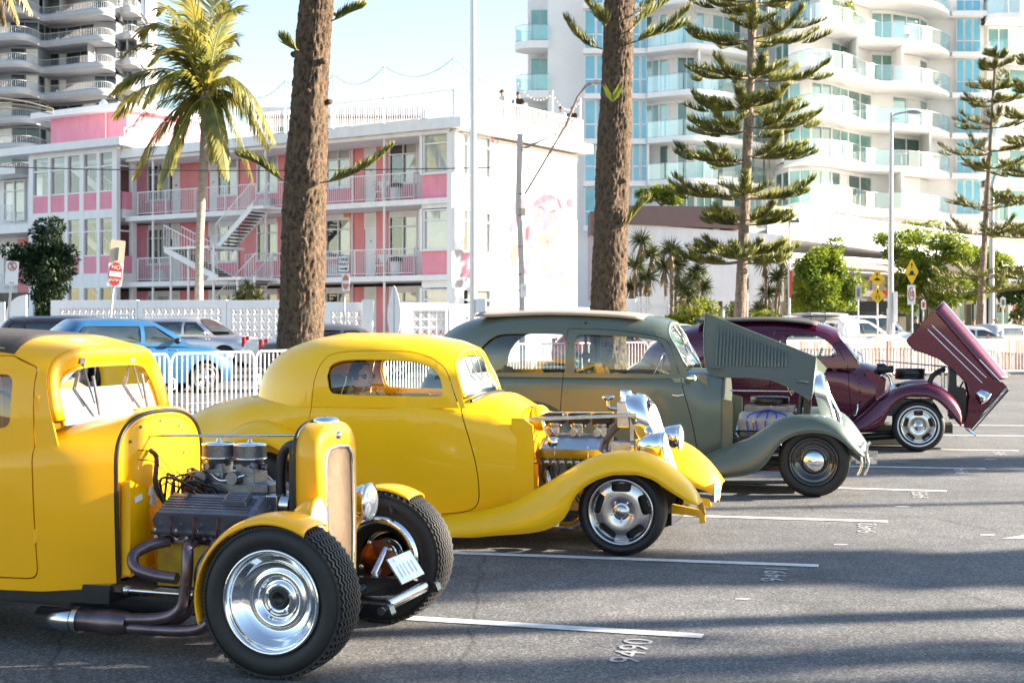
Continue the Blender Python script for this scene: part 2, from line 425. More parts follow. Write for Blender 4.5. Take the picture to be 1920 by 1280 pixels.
def wheel(parent, x, y, r, wd, rim_r, style, side, treadz=False, ribs=0, name='wheel', steer=0., white=False):
    """side -1: outer face towards the camera. parts: wheel (disc) > tyre, rim, hub_cap"""
    s = side; M0 = Matrix.Translation((x, y, r)) @ Matrix.Rotation(steer, 4, 'Z')
    hub = empty(name, (x, y, r), steer, parent=parent); hw = wd / 2
    t = MB(); k = rim_r; prof = [(k - .012, hw * .72), (k + .004, hw * .80), (k + .012, hw * .88), (k + (r - k) * .35, hw * 1.0), (k + (r - k) * .62, hw * .995), (r - .03, hw * .93), (r - .012, hw * .83), (r - .003, hw * .70), (r, hw * .4), (r, 0)]
    prof = prof + [(a, -b) for a, b in reversed(prof[:-1])]
    t.lathe(prof, n=64); ty = t.o('tyre', RUB, hub)
    if ribs:
        tr = MB(); nn = 60
        for b in range(ribs):
            yb = lerp(-hw * .74, hw * .74, b / (ribs - 1)); rows = []; dr = -.006 * abs(2 * b / (ribs - 1) - 1) ** 3
            for i in range(nn * 2):
                a = math.pi * i / nn; zz = yb + (.010 if i % 2 else -.010); hwid = wd * .74 / ribs * .37
                rows.append([(rr * math.cos(a), zz + ee, rr * math.sin(a)) for rr, ee in ((r - .004 + dr, -hwid), (r + .009 + dr, -hwid * .8), (r + .009 + dr, hwid * .8), (r - .004 + dr, hwid))])
            tr.grid(rows, cu=True, smooth=False)
        for sd in (-1, 1):
            for i in range(nn * 2):
                a = math.pi * (i + .5) / nn; tr.box((0, 0, 0), (.012, .018, .016), M=Matrix.Rotation(-a, 4, 'Y') @ Matrix.Translation((r - .014, sd * hw * .85, 0)))
        tr.o('tread', RUB, hub)
    if white: MB().lathe([(k + .026, s * (hw * .97)), (k + .030, s * (hw * 1.012)), (k + .040, s * (hw * 1.02)), (k + .044, s * (hw * 1.0))], n=64).o('white_wall', WHITE, hub)
    h = hw * s   # outer face
    if style == 'smoothie':
        pr = [(k, h * .80), (k + .004, h * .93), (k - .006, h * .97), (k - .016, h * .90), (k - .022, h * .72), (k - .03, h * .60), (k - .052, h * .50), (k - .058, h * .42), (k - .07, h * .34), (k - .092, h * .26), (k - .1, h * .24), (k - .106, h * .31), (k - .118, h * .36), (k - .13, h * .33), (k - .142, h * .24), (k - .15, h * .12), (.083, h * .12), (.077, h * .2), (.05, h * .22), (.046, h * .1), (.0, h * .1)]
        MB().lathe(pr, n=64).o('rim', CHR, hub)
        b = MB()
        for i in range(5):
            a = i * 2 * math.pi / 5 + .3; b.cyl((.065 * math.cos(a), h * .15, .065 * math.sin(a)), (.065 * math.cos(a), h * .34, .065 * math.sin(a)), .009, .007, 6)
        b.o('lug_nut', CHR, hub)
        MB().lathe([(.048, h * .1), (.046, h * .26), (.03, h * .28), (.028, h * .16), (0, h * .16)], n=24).o('hub_cap', BLK, hub)
    elif style in ('slot', 'slot2'):
        MB().lathe([(k, h * .78), (k + .004, h * .93), (k - .008, h * .97), (k - .016, h * .88), (k - .024, h * .62), (k - .03, h * .58)], n=64).o('rim', STEEL if style == 'slot' else CHR, hub)
        MB().lathe([(k - .028, h * -.4), (k - .028, h * .6)], n=32).o('barrel', DSTEEL, hub)
        # dished disc with five slots
        sh = Shell(); nn = 100; rr = [k - .03 - (k - .03 - .045) * j / 14 for j in range(15)]
        def zf(q): u = (q - .045) / (k - .075); return h * (.50 + .14 * math.sin(min(1, max(0, u)) * math.pi) - .10 * (u > .95))
        sh = Shell([[(q * math.cos(2 * math.pi * i / nn), zf(q), q * math.sin(2 * math.pi * i / nn)) for q in rr] for i in range(nn + 1)])
        rs = k * .70
        for i in range(5):
            a = math.pi / 2 + .0 + (i + (.5 if style == 'slot' else 0)) * 2 * math.pi / 5 + math.pi / 5 * (style == 'slot'); ca, sa = math.cos(a), math.sin(a)
            L, B = (k * .29, k * .125) if style == 'slot' else (k * .25, k * .12)
            pl = rounded([(-L, -B * .8), (L, -B * .8), (L * 1.06, B), (-L * 1.06, B)], .42, 4)
            pl = [(rs * ca + p[1] * ca - p[0] * sa * -1 * -1, rs * sa + p[1] * sa + p[0] * ca) for p in pl]
            sh.cut(hull(pl), (0, 2))
        sh.o('disc', STEEL, hub, solid=.012)
        MB().lathe([(k - .03, h * -.1), (.04, h * -.1)], n=32).o('brake_disc', BLK, hub)
        c = MB(); c.lathe([(.108, h * .50), (.106, h * .60), (.098, h * .64), (.05, h * .66), (.046, h * .68), (.044, h * .84), (.036, h * .90), (.0, h * .91)] if style == 'slot' else [(.085, h * .50), (.08, h * .62), (.04, h * .70), (.03, h * .8), (0, h * .82)], n=40)
        c.o('hub_cap', STEEL, hub)
        b = MB()
        for i in range(5):
            a = i * 2 * math.pi / 5 + math.pi / 2 + .63; q = .072 if style == 'slot' else .064; b.cyl((q * math.cos(a), h * .6, q * math.sin(a)), (q * math.cos(a), h * .86, q * math.sin(a)), .011, .008, 6)
        b.o('lug_nut', CHR, hub)
    elif style == 'steelie':
        MB().lathe([(k, h * .8), (k + .005, h * .93), (k - .006, h * .98), (k - .016, h * .9), (k - .022, h * .66), (k - .034, h * .56), (k - .046, h * .60), (k - .06, h * .52), (k - .085, h * .30), (k - .10, h * .24), (.112, h * .32), (.104, h * .42), (.09, h * .44), (0, h * .44)], n=64).o('rim', mat('black_enamel', (.006, .007, .009), .14, coat=1., noise_=(6, .2)), hub)
        MB().lathe([(.108, h * .42), (.106, h * .52), (.096, h * .62), (.07, h * .76), (.035, h * .84), (0, h * .86)], n=40).o('hub_cap', CHR, hub)
        e = MB(); e.tube([(.030 * math.cos(a), h * .87, .030 * math.sin(a)) for a in [i * math.pi / 8 for i in range(16)]], .0035, 5, closed=True)
        for i in range(3): e.cyl((-.03, h * .865, -.04 + .018 * i), (.03, h * .865, -.044 + .018 * i), .003, n=5)
        e.o('emblem', STEEL, hub)
    elif style == 'back':
        MB().lathe([(k, h * .8), (k + .004, h * .93), (k - .02, h * .8), (k - .03, h * .1), (k - .06, h * 0), (0, h * .0)], n=48).o('rim', DSTEEL, hub)
    elif style == 'alloy':
        MB().lathe([(k, h * .85), (k, h * .97), (k - .02, h * .93), (k - .03, h * .3), (k - .04, h * .2), (0, h * .2)], n=32).o('rim', DSTEEL, hub)
        b = MB()
        for i in range(5):
            for dl in (-.13, .13):
                a = i * 2 * math.pi / 5 + math.pi / 2; b.add([(.03 * math.cos(a - .6), h * .85, .03 * math.sin(a - .6)), (.03 * math.cos(a + .6), h * .85, .03 * math.sin(a + .6)), ((k - .01) * math.cos(a + dl + .07), h * .93, (k - .01) * math.sin(a + dl + .07)), ((k - .01) * math.cos(a + dl - .07), h * .93, (k - .01) * math.sin(a + dl - .07))], [(0, 1, 2, 3)], False)
        b.lathe([(.055, h * .8), (.05, h * .9), (0, h * .92)], n=16); b.lathe([(k + .002, h * .96), (k - .018, h * .95)], n=32); b.o('spoke', STEEL, hub)
    return hub
def headlamp(parent, p, r, ln, mt, name='headlamp', tilt=0.):
    M = Matrix.Translation(p) @ Matrix.Rotation(tilt, 4, 'Y')
    h = MB(); h.lathe([(0, -ln), (r * .35, -ln * .93), (r * .66, -ln * .72), (r * .88, -ln * .42), (r * .98, -ln * .15), (r, 0), (r * 1.05, .004), (r * 1.05, .016), (r * .96, .022)], axis='x', n=32, M=M)
    ob = h.o(name, mt, parent)
    MB().lathe([(r * .97, .016), (r * .8, .028), (r * .45, .038), (0, .042)], axis='x', n=28, M=M).o('lens', LENS, ob); return ob
def ring_strip(bv, poly, side, w, off, name, mt, parent): return strip(bv, poly, side, w, off, name, mt, parent, closed=True)
def dens(poly, n=6):
    out = []
    for i in range(len(poly)):
        a, b = poly[i], poly[(i + 1) % len(poly)]
        for j in range(n): out.append((lerp(a[0], b[0], j / n), lerp(a[1], b[1], j / n)))
    return out
# ------------------------------------------------------------------ the yellow hood-less roadster-nosed coupe in front
def build_y1():
    c = Car('hot_rod', 505, 1275, -.80, 17, 'yellow fenderless hot rod in the front left corner with its open engine bay', 'car', 'classic cars on show'); e = c.e
    st = [(-3.75, .42, .62, .78, .40, .38, 2.4), (-3.55, .36, .68, .95, .55, .5, 2.5), (-3.1, .31, .86, 1.03, .62, .58, 3.2), (-2.2, .30, .90, 1.05, .65, .61, 3.6), (-1.55, .30, .92, 1.07, .615, .57, 3.4), (-1.42, .30, .92, 1.12, .60, .56, 3.2), (-1.3, .305, .93, 1.15, .565, .525, 3.), (-1.2, .31, .93, 1.17, .52, .48, 2.8), (-1.06, .33, .93, 1.20, .44, .415, 2.7)]
    rows = tub_rows(st, 70, 16, 8)
    sh = Shell(rows, keep=lambda p: not (-3.2 < p.x < -1.46 and abs(p.y) < .5 and p.z > .98))
    full = Shell(rows)
    zt = [(-3.4, 1.46), (-3.1, 1.575), (-2.4, 1.63), (-1.7, 1.60), (-1.4, 1.545), (-1.22, 1.50)]
    gh = house_rows(lambda t: interp([(0, -3.45), (.5, -3.38), (.85, -3.22), (1, -3.0)], t), lambda t: interp([(0, -1.30), (.5, -1.365), (.85, -1.40), (1, -1.36)], t), lambda x: 1.0, lambda x: interp(zt, x), lambda x: interp([(-3.4, .60), (-2.4, .64), (-1.6, .60), (-1.3, .545)], x), n=4.2, back=.22)
    ghs = Shell(gh); bv = (full + ghs).bvh()
    win = hull(rounded([(-2.45, 1.13), (-1.56, 1.13), (-1.56, 1.40), (-2.45, 1.41)], .22)); ghs.cut(win)
    win2 = hull(rounded([(-3.1, 1.13), (-2.62, 1.13), (-2.62, 1.40), (-3.05, 1.39)], .25)); ghs.cut(win2)
    door = hull(rounded([(-2.54, .365), (-1.415, .365), (-1.425, .9), (-1.45, 1.43), (-1.6, 1.49), (-2.54, 1.49)], .1, 3))
    d1 = sh.cut(grow(door, .004)); d2 = ghs.cut(grow(door, .004)); keepd = (d1 + d2); panel = keepd.cut(grow(door, -.003))
    body = (sh + ghs).o('body', YEL1, e, .014); [d_.o('door', YEL1, e, .014) for d_ in panel.halves()]
    for sd in (-1, 1):
        pane(bv, win, sd, .02, 'door_window', GLS, e); pane(bv, win2, sd, .02, 'quarter_window', GLS, e)
        strip(bv, [(lerp(-3.5, -1.08, i / 40), 1.005 + .012 * math.sin(i / 40 * 3)) for i in range(41)], sd, .011, .0, 'belt_moulding', YEL1, e)
        MB().tube([side_hit(bv, x, z, .004, sd) or Vector((x, sd * .56, z)) for x, z in [(-1.47, 1.14), (-1.475, 1.3), (-1.49, 1.40), (-1.54, 1.46), (-1.64, 1.485)]], .007, 6).o('door_seal', BLK, e)
        for z in (.585, 1.26):
            h = side_hit(bv, -1.418, z, .008, sd); MB().cyl((h.x, h.y, z - .035), (h.x, h.y, z + .035), .014, n=10).box((h.x - .008, h.y + sd * -.004, z), (.045, .018, .055)).o('hinge', YEL1, e, bevel=.004)
    MB().box((-2.4, 0, .66), (1.9, 1.06, .64)).o('cabin_lining', INTR, e, bevel=.05)
    MB().box((-2.9, 0, 1.05), (.28, 1.0, .55)).o('seat', INTR, e, bevel=.06)
    MB().box((-1.75, 0, 1.06), (.04, .9, .1)).o('dashboard', YEL1, e)
    MB().tube([(-1.9 + .05 * math.cos(a), -.28 + .17 * math.cos(a), 1.13 + .17 * math.sin(a)) for a in [i * math.pi / 12 for i in range(24)]], .012, 6, closed=True).o('steering_wheel', BLK, e)
    # roof insert
    ins = []
    for i in range(25):
        x = lerp(-3.05, -1.60, i / 24); wx = interp([(-3.4, .60), (-2.4, .64), (-1.6, .605), (-1.3, .575)], x); ins.append([(x, y, 1.0 + (interp(zt, x) - 1.0) * (1 - abs(y / wx) ** 4.2) ** (1 / 4.2) + .007) for y in [lerp(-.52, .52, j / 16) * (wx / .61) for j in range(17)]])
    MB().grid(ins).o('roof_insert', VINYL, e, solid=.01)
    # windscreen: frame, glass, wipers, visor header
    fr = [Vector(q) for q in gh[-1] if q[2] > 1.001]; inn = [Vector((q.x + .004, q.y * .87, 1.0 + (q.z - 1.0) * .83)) for q in fr]; fx = lambda z: -1.345
    MB().grid([fr, [(q.x + .016, q.y * .985, lerp(q.z, 1.2, .012)) for q in fr], [(q.x + .022, q.y * .94, lerp(q.z, 1.2, .06)) for q in fr], [(q.x + .016, q.y * .885, lerp(q.z, 1.2, .16)) for q in fr], inn]).o('windscreen_frame', YEL1, e, solid=.012)
    MB().add([tuple(q) for q in inn], [tuple(range(len(inn)))], False).o('windscreen', glass('windscreen_glass', (.5, .6, .65), .68), e); MB().tube([(q.x + .012, q.y, q.z) for q in inn], .009, 6).o('windscreen_seal', YEL1, e)
    for y in (-.30, .18):
        w = MB(); w.box((-1.35, y, 1.47), (.03, .05, .03)); w.tube([(-1.34, y, 1.47), (-1.35, y + .03, 1.42), (-1.33, y + .10, 1.24)], .006, 6); w.box((-1.33, y + .115, 1.28), (.012, .014, .22), rx=.3); w.o('wiper', DSTEEL, e)
    # cowl vent, firewall, rubber strip
    MB().box((-1.15, .08, 1.19), (.10, .26, .012), ry=.25).o('cowl_vent', YEL1, e, bevel=.004)
    arch = [r for r in rows[-1]]; fw = [(-1.075, y * .93, lerp(.36, z, .955) if z > .4 else z + .02) for x, y, z in arch]
    MB().add(fw, [tuple(range(len(fw)))], False).o('firewall', YEL1, e, solid=.02)
    MB().tube([(-1.05, y * .985, z * .995) for x, y, z in arch], .012, 8).o('cowl_seal', BLK, e)
    MB().tube([(-1.066, y * .945, z * .978) for x, y, z in arch[2:-2]], .018, 8).o('firewall_flange', YEL1, e)
    f = MB(); f.prism([(-.40, .36), (-.16, .40), (-.20, .62), (-.24, .80), (-.40, .86)], -1.04, -.99, 'x'); f.o('toe_board', YEL1, e, bevel=.015)
    f = MB(); f.box((-.985, -.33, .76), (.004, .07, .03), rx=.2); f.box((-.985, -.2, .78), (.004, .05, .05), rx=-.4); f.box((-.985, -.185, .73), (.004, .05, .05), rx=-.4); f.o('foil_patch', WHITE, e)
    b = MB()
    for y, z in ((-.3, 1.05), (-.2, 1.12), (0, 1.14), (.2, 1.1), (-.3, .6), (.25, .95), (.3, .8)): b.cyl((-1.07, y, z), (-1.045, y, z), .008, n=8)
    b.o('firewall_bolt', DSTEEL, e)
    # chassis
    for sd in (-1, 1):
        MB().prism([(-3.7, .32), (-2.0, .29), (-1.0, .26), (.12, .30), (.42, .29), (.44, .24), (.1, .20), (-1.0, .17), (-2.2, .2), (-3.7, .24)], sd * .30, sd * .36, 'y').o('frame_rail', BLKM, e, bevel=.01)
        MB().cyl((.39, sd * .36, .265), (.39, sd * .385, .265), .02, n=12).cyl((.26, sd * .36, .27), (.26, sd * .38, .27), .015, n=12).o('frame_bolt', STEEL, e)
    MB().prism([(-3.6, .30), (-1.05, .335), (-1.05, .24), (-3.6, .2)], -.5, .5, 'y').o('floor_pan', BLKM, e)
    MB().tube([(0, -.6, .34), (0, -.45, .24), (0, 0, .22), (0, .45, .24), (0, .6, .34)], .03, 10).o('front_axle', CHR, e)
    MB().cyl((-1.0, -.42, .30), (-.1, -.5, .31), .012, n=8).sphere((-1.0, -.42, .30), .026).o('radius_rod', STEEL, e)
    MB().cyl((.37, -.26, .27), (.37, .26, .27), .028, n=14).o('spreader_bar', STEEL, e)
    pl = MB().box((0, 0, 0), (.012, .32, .15)).o('number_plate', STEEL, e, bevel=.004); pl.location = (.33, .10, .40); pl.rotation_euler = (0, -.6, .0)
    MB().text('32·HOT', .085, Matrix.Translation((.008, 0, -.01)) @ Matrix.Rotation(R(90), 4, 'Z') @ Matrix.Rotation(R(90), 4, 'X'), .003).o('plate_lettering', BLK, pl) if False else None
    b = MB(); [b.box((.008, y, -.01), (.006, .018, .07)) for y in (-.1, -.055, -.01, .05, .1)]; b.box((.008, 0, .055), (.005, .2, .02)); b.o('embossed_mark', CHR, pl)
    # radiator shell and grille
    def shell_out(k, z): return k * interp([(.30, .185), (.5, .215), (.8, .245), (1.0, .25), (1.07, .235), (1.12, .19), (1.15, .10), (1.158, .0)], z)
    zs = [.30, .36, .45, .55, .65, .75, .85, .95, 1.0, 1.04, 1.07, 1.095, 1.12, 1.137, 1.15, 1.158]
    prof = [(-shell_out(1, z), z) for z in zs] + [(shell_out(1, z), z) for z in reversed(zs[:-1])]
    xf = lambda z: .02 - .03 * (z - .3) / .85
    gi = [(-.135, .32), (-.165, .6), (-.175, .9), (-.165, .985), (-.12, 1.02), (0, 1.03), (.12, 1.02), (.165, .985), (.175, .9), (.165, .6), (.135, .32)]
    m = len(prof); gs = []
    for i in range(m):
        u = i / (m - 1) * (len(gi) - 1); k = min(int(u), len(gi) - 2); gs.append((lerp(gi[k][0], gi[k + 1][0], u - k), lerp(gi[k][1], gi[k + 1][1], u - k)))
    rw = [[(-.135, y * .97, z) for y, z in prof], [(-.13, y, z) for y, z in prof], [(-.03, y, z) for y, z in prof], [(xf(z) - .012, y * .97, z - (.006 if z > 1 else 0)) for y, z in prof], [(xf(z), y * .90, z - (.014 if z > 1 else 0)) for y, z in prof], [(xf(z) + .004, lerp(g[0], y * .9, .12), lerp(g[1], z, .12)) for (y, z), g in zip(prof, gs)], [(xf(g[1]) - .012, *g) for g in gs]]
    MB().grid(rw).o('radiator_shell', YEL1, e)
    MB().tube([(xf(z), y, z) for y, z in gi], .010, 8).o('grille_surround', CHR, e)
    g = MB(); nb = 26
    for i in range(nb):
        y = lerp(-.162, .162, i / (nb - 1)); zt_ = interp([(-.17, .96), (-.12, 1.015), (0, 1.025), (.12, 1.015), (.17, .96)], y); g.box((xf(.7) - .012, y, (.33 + zt_) / 2), (.014, .007, zt_ - .33), ry=-.035)
    g.o('grille_bar', mat('brushed_grille', (.34, .25, .18), .45, metal=.6, noise_=(30, .15)), e, kind='stuff')
    MB().add([(-.03, y, z) for y, z in gi], [tuple(range(len(gi)))], False).o('radiator_core', mat('radiator_core', (.10, .08, .06), .6, noise_=(60, .3)), e)
    MB().box((-.17, 0, .72), (.05, .40, .66)).o('radiator_tank', BLK, e, bevel=.01)
    MB().tube([(-.14, y * 1.0, z) for y, z in prof], .011, 6).o('shell_seal', BLK, e)
    MB().lathe([(.07, 1.148), (.072, 1.158), (.062, 1.17), (.045, 1.178), (0, 1.18)], (-.075, 0, 0), 'z', 28).o('filler_cap', CHR, e)
    MB().lathe([(.022, -.02), (.022, .006), (0, .01)], (-.0, 0, 1.085), 'x', 16).o('shell_badge', CHR, e)
    MB().cyl((-1.06, -.10, 1.065), (-.15, -.05, 1.085), .0075, n=8).o('support_rod', STEEL, e)
    # lamps
    for y in (-.335, .335):
        headlamp(e, (.02, y, .70), .10, .12, CHR if y > 0 else YEL1)
        MB().tube([(-.02, y * .98, .61), (-.06, y * .8, .52), (-.06, y * .6, .40)], .014, 8).o('lamp_bracket', YEL1, e)
    # engine
    MB().box((-.60, 0, .47), (.72, .44, .34)).prism([(-.92, .62), (-.25, .64), (-.25, .3), (-.92, .3)], -.25, .25, 'y').o('engine_block', mat('yellow_engine_block', (.55, .33, .01), .4, noise_=(9, .4)), e, bevel=.02)
    for sd in (-1, 1):
        M = Matrix.Translation((-.585, sd * .265, .655)) @ Matrix.Rotation(sd * -.5, 4, 'X')
        v = MB(); v.prism([(-.30, -.02), (.30, -.02), (.30, .05), (.26, .10), (-.26, .10), (-.30, .05)], -.085, .085, 'y', M=M)
        vo = v.o('valve_cover', GREYM, e, bevel=.018)
        f = MB(); [f.box((0, yy, .104), (.5, .008, .012), M=M) for yy in (-.06, -.038, -.016, .006, .028, .05)]; f.o('cooling_fin', GREYM, vo)
        f = MB(); [f.tube([(xx, -sd * -.09 * -1, -.01), (xx, sd * -.088, .06), (xx, sd * -.06, .112), (xx, sd * -.02, .116)], .008, 6, M=M) for xx in (-.14, .14)]; f.box((0, 0, -.024), (.64, .2, .014), M=M); f.o('gasket_strap', DSTEEL, vo)
        f = MB(); f.box((.16, .02, .125), (.12, .09, .035), M=M); [f.box((.16, -.015 + .02 * q, .146), (.115, .008, .008), M=M) for q in range(4)]; f.o('breather_cap', GREYM, vo, bevel=.008)
    i_ = MB(); i_.box((-.58, 0, .74), (.5, .26, .07)); i_.box((-.58, 0, .80), (.42, .16, .06)); i_.o('intake_manifold', DSTEEL, e, bevel=.012)
    rnd = random.Random(3)
    for x in (-.70, -.515):
        b = MB(); b.box((x, 0, .85), (.13, .15, .06)); b.box((x, 0, .90), (.11, .12, .05)); b.cyl((x, 0, .91), (x, 0, .945), .06, .072, 20)
        for k in range(12): a = rnd.uniform(0, 6.28); z = rnd.uniform(.82, .92); b.cyl((x + .06 * math.cos(a), .075 * math.sin(a), z), (x + .085 * math.cos(a), .1 * math.sin(a), z + rnd.uniform(-.01, .01)), rnd.uniform(.008, .018), n=8)
        b.cyl((x - .05, -.08, .855), (x - .05, -.115, .855), .034, n=16); b.o('carburettor', DSTEEL, e, bevel=.006)
        a = MB(); a.lathe([(.0, .945), (.086, .945), (.09, .95), (.09, .956), (.082, .958)], (x, 0, 0), 'z', 32); a.lathe([(.082, 1.018), (.09, 1.02), (.09, 1.026), (.075, 1.031), (.02, 1.036), (.012, 1.04), (.010, 1.052), (0, 1.053)], (x, 0, 0), 'z', 32); ac = a.o('air_cleaner', CHR, e)
        a = MB(); n_ = 64
        for k in range(n_): t = 2 * math.pi * k / n_; a.box((x + .084 * math.cos(t), .084 * math.sin(t), .988), (.006, .0035, .064), rz=t)
        a.lathe([(.081, .957), (.081, 1.02)], (x, 0, 0), 'z', 32); a.o('filter_element', mat('filter_gauze', (.30, .29, .30), .45, metal=.6, noise_=(60, .4)), ac)
    w = MB()
    for k in range(14):
        x = rnd.uniform(-.95, -.8); y = rnd.uniform(-.25, .1); p = [(x, y, rnd.uniform(.62, .7)), (x + rnd.uniform(-.05, .05), y + rnd.uniform(-.05, .05), rnd.uniform(.78, .88)), (x + rnd.uniform(0, .12), y + rnd.uniform(-.1, .1), rnd.uniform(.78, .86)), (x + rnd.uniform(.1, .3), rnd.uniform(-.2, 0), rnd.uniform(.72, .78))]
        w.tube(spline(p, 10), rnd.choice((.004, .006, .008)), 5)
    for z in (.95, 1.0): w.tube(spline([(-1.06, -.22, z), (-.97, -.18, z - .02), (-.88, -.15, z - .14)], 8), .003, 5)
    w.o('wiring', BLK, e)
    for k in range(4):
        x = -.78 + .13 * k; MB().tube(spline([(-.86, .0, .86), (-.9 + .05 * k, -.12, .84 - .02 * k), (x, -.36, .70), (x + .02, -.385, .60), (x + .03, -.34, .57)], 14), .0065, 6).o('plug_lead', mat('dark_red_lead', (.10, .012, .01), .45, noise_=(6, .2)), e)
    MB().tube(spline([(-.92, -.1, .66), (-.97, -.18, .80), (-.98, -.16, .95), (-1.04, -.12, .99)], 12), .014, 8).o('heater_hose', HOSE, e)
    MB().tube(spline([(-.70, -.085, .87), (-.62, -.11, .84), (-.5, -.09, .87)], 10), .007, 6).o('fuel_line', CHR, e)
    b_ = MB(); [b_.cyl((x, -.36, .612), (x, -.375, .612), .009, n=6) for x in (-.86, -.74, -.62, -.50, -.38, -.31)]; b_.o('header_bolt', STEEL, e)
    MB().lathe([(.0, .70), (.075, .70), (.075, .80), (.055, .86), (.03, .87), (0, .87)], (-.86, .03, 0), 'z', 20).o('distributor', BLK, e)
    h = spline([(-.32, -.02, .72), (-.32, -.03, .86), (-.30, -.04, .99), (-.235, -.05, 1.035), (-.14, -.06, 1.05)], 24); MB().tube(h, .027, 14).o('radiator_hose', HOSE, e)
    MB().cyl((-.325, -.02, .69), (-.32, -.02, .75), .034, n=16).cyl((-.32, -.02, .745), (-.32, -.02, .76), .030, n=16).sphere((-.16, -.09, 1.06), .03).o('hose_clamp', STEEL, e)
    wp_ = MB(); wp_.cyl((-.28, 0, .66), (-.2, 0, .66), .07, n=20); wp_.cyl((-.26, -.13, .73), (-.21, -.13, .73), .05, n=20); wp_.cyl((-.27, -.17, .58), (-.21, -.17, .58), .055, n=20); wp_.box((-.31, -.12, .72), (.07, .08, .12)); wp_.o('water_pump', STEEL, e, bevel=.008)
    MB().lathe([(.055, 0), (.075, .008), (.075, .016), (.055, .02), (.055, .026), (.075, .03), (.075, .04), (.03, .045), (0, .045)], (-.2, 0, .66), 'x', 28).o('pulley', BLK, e)
    MB().lathe([(.19, 0), (.20, .0), (.20, .03), (.19, .03)], (-.185, 0, .78), 'x', 32).o('fan_shroud', BLK, e)
    # headers
    flange = [(-.82, -.31, .545), (-.66, -.31, .55), (-.5, -.31, .555), (-.36, -.31, .56)]
    paths = [[flange[0], (-.88, -.40, .53), (-.93, -.46, .49), (-.9, -.49, .43), (-.78, -.5, .40), (-.66, -.5, .39)], [flange[1], (-.64, -.42, .55), (-.6, -.5, .54), (-.585, -.53, .46), (-.60, -.53, .33), (-.63, -.53, .24), (-.75, -.53, .19), (-1.0, -.535, .175)], [flange[2], (-.48, -.43, .56), (-.44, -.51, .54), (-.43, -.53, .44), (-.43, -.53, .30), (-.46, -.53, .19), (-.6, -.53, .14), (-1.0, -.53, .135)], [flange[3], (-.42, -.42, .55), (-.50, -.48, .50), (-.53, -.5, .42), (-.55, -.49, .3), (-.7, -.48, .17), (-1.0, -.49, .155)]]
    for p in paths: MB().tube(spline(p, 30), .030, 12).o('header_pipe', HEAD, e)
    MB().box((-.6, -.30, .555), (.62, .02, .05)).o('header_flange', HEAD, e, bevel=.005)
    b = MB(); [b.cyl((x, -.31, .565), (x, -.335, .565), .012, n=6) for x in (-.88, -.76, -.7, -.6, -.56, -.42, -.3)]; b.o('header_bolt', STEEL, e)
    MB().tube([(-.92, -.52, .155), (-1.02, -.52, .155), (-1.14, -.52, .155), (-1.20, -.52, .155)], [.055, .066, .056, .055], 20).o('collector', HEAD, e)
    MB().tube([(-1.20, -.52, .155), (-1.23, -.52, .155)], .068, 20).o('clamp', STEEL, e)
    MB().lathe([(.0, .1), (.052, .1), (.052, 0), (.062, 0), (.062, .2)], (-1.44, -.52, .152), 'x', 24).o('exhaust_tip', STEEL, e)
    # wheels
    for x, y, sd in ((0, -.675, -1), (0, .65, 1)):
        wheel(e, x, y, .362, .25, .245, 'smoothie', sd, ribs=7)
    MB().lathe([(.105, 0), (.105, -.015), (.03, -.02), (0, -.03)], (0, .54, .36), 'y', 32).o('brake_disc', COPP, e)
    MB().lathe([(.245, .0), (.235, -.03), (.20, -.05), (.19, -.01)], (0, .56, .362), 'y', 48).o('inner_rim', CHR, e)
    MB().lathe([(.20, 0), (.14, .02)], (0, .60, .362), 'y', 48).o('wheel_well', BLK, e)
    b = MB(); [b.sphere((.1 * math.cos(a), .505, .362 + .1 * math.sin(a)), .014) for a in (.6, 2., 3.6)]; b.cyl((.03, .40, .30), (.05, .52, .42), .02, n=10); b.o('steering_arm', STEEL, e)
    for x, y, sd in ((-2.69, -.69, -1), (-2.69, .69, 1)): wheel(e, x, y, .38, .3, .2, 'smoothie', sd)
    for sd in (-1, 1):
        a0, a1 = R(62), R(196); rw = []
        for i in range(33):
            a = lerp(a0, a1, i / 32); r_ = .385 + .01 * math.sin(i / 32 * math.pi); rw.append([(r_ * math.cos(a) * .99 - .004, sd * y, .362 + r_ * math.sin(a) - dz) for y, dz in ((.555, .012), (.575, .0), (.64, -.006), (.70, -.006), (.765, .0), (.79, .012), (.796, .03))])
        MB().grid(rw).o('cycle_fender', YEL1, e, solid=.008)
        MB().tube([(.1, sd * .5, .62), (.0, sd * .62, .74)], .012, 8).o('fender_bracket', BLK, e)
        rf = []
        for i in range(25):
            a = lerp(R(20), R(175), i / 24); rf.append([(-2.69 + .44 * math.cos(a), sd * y, .38 + .44 * math.sin(a) - dz) for y, dz in ((.56, .0), (.68, -.02), (.8, .0), (.86, .05), (.87, .09))])
        MB().grid(rf).o('rear_fender', YEL1, e, solid=.008)
    return c
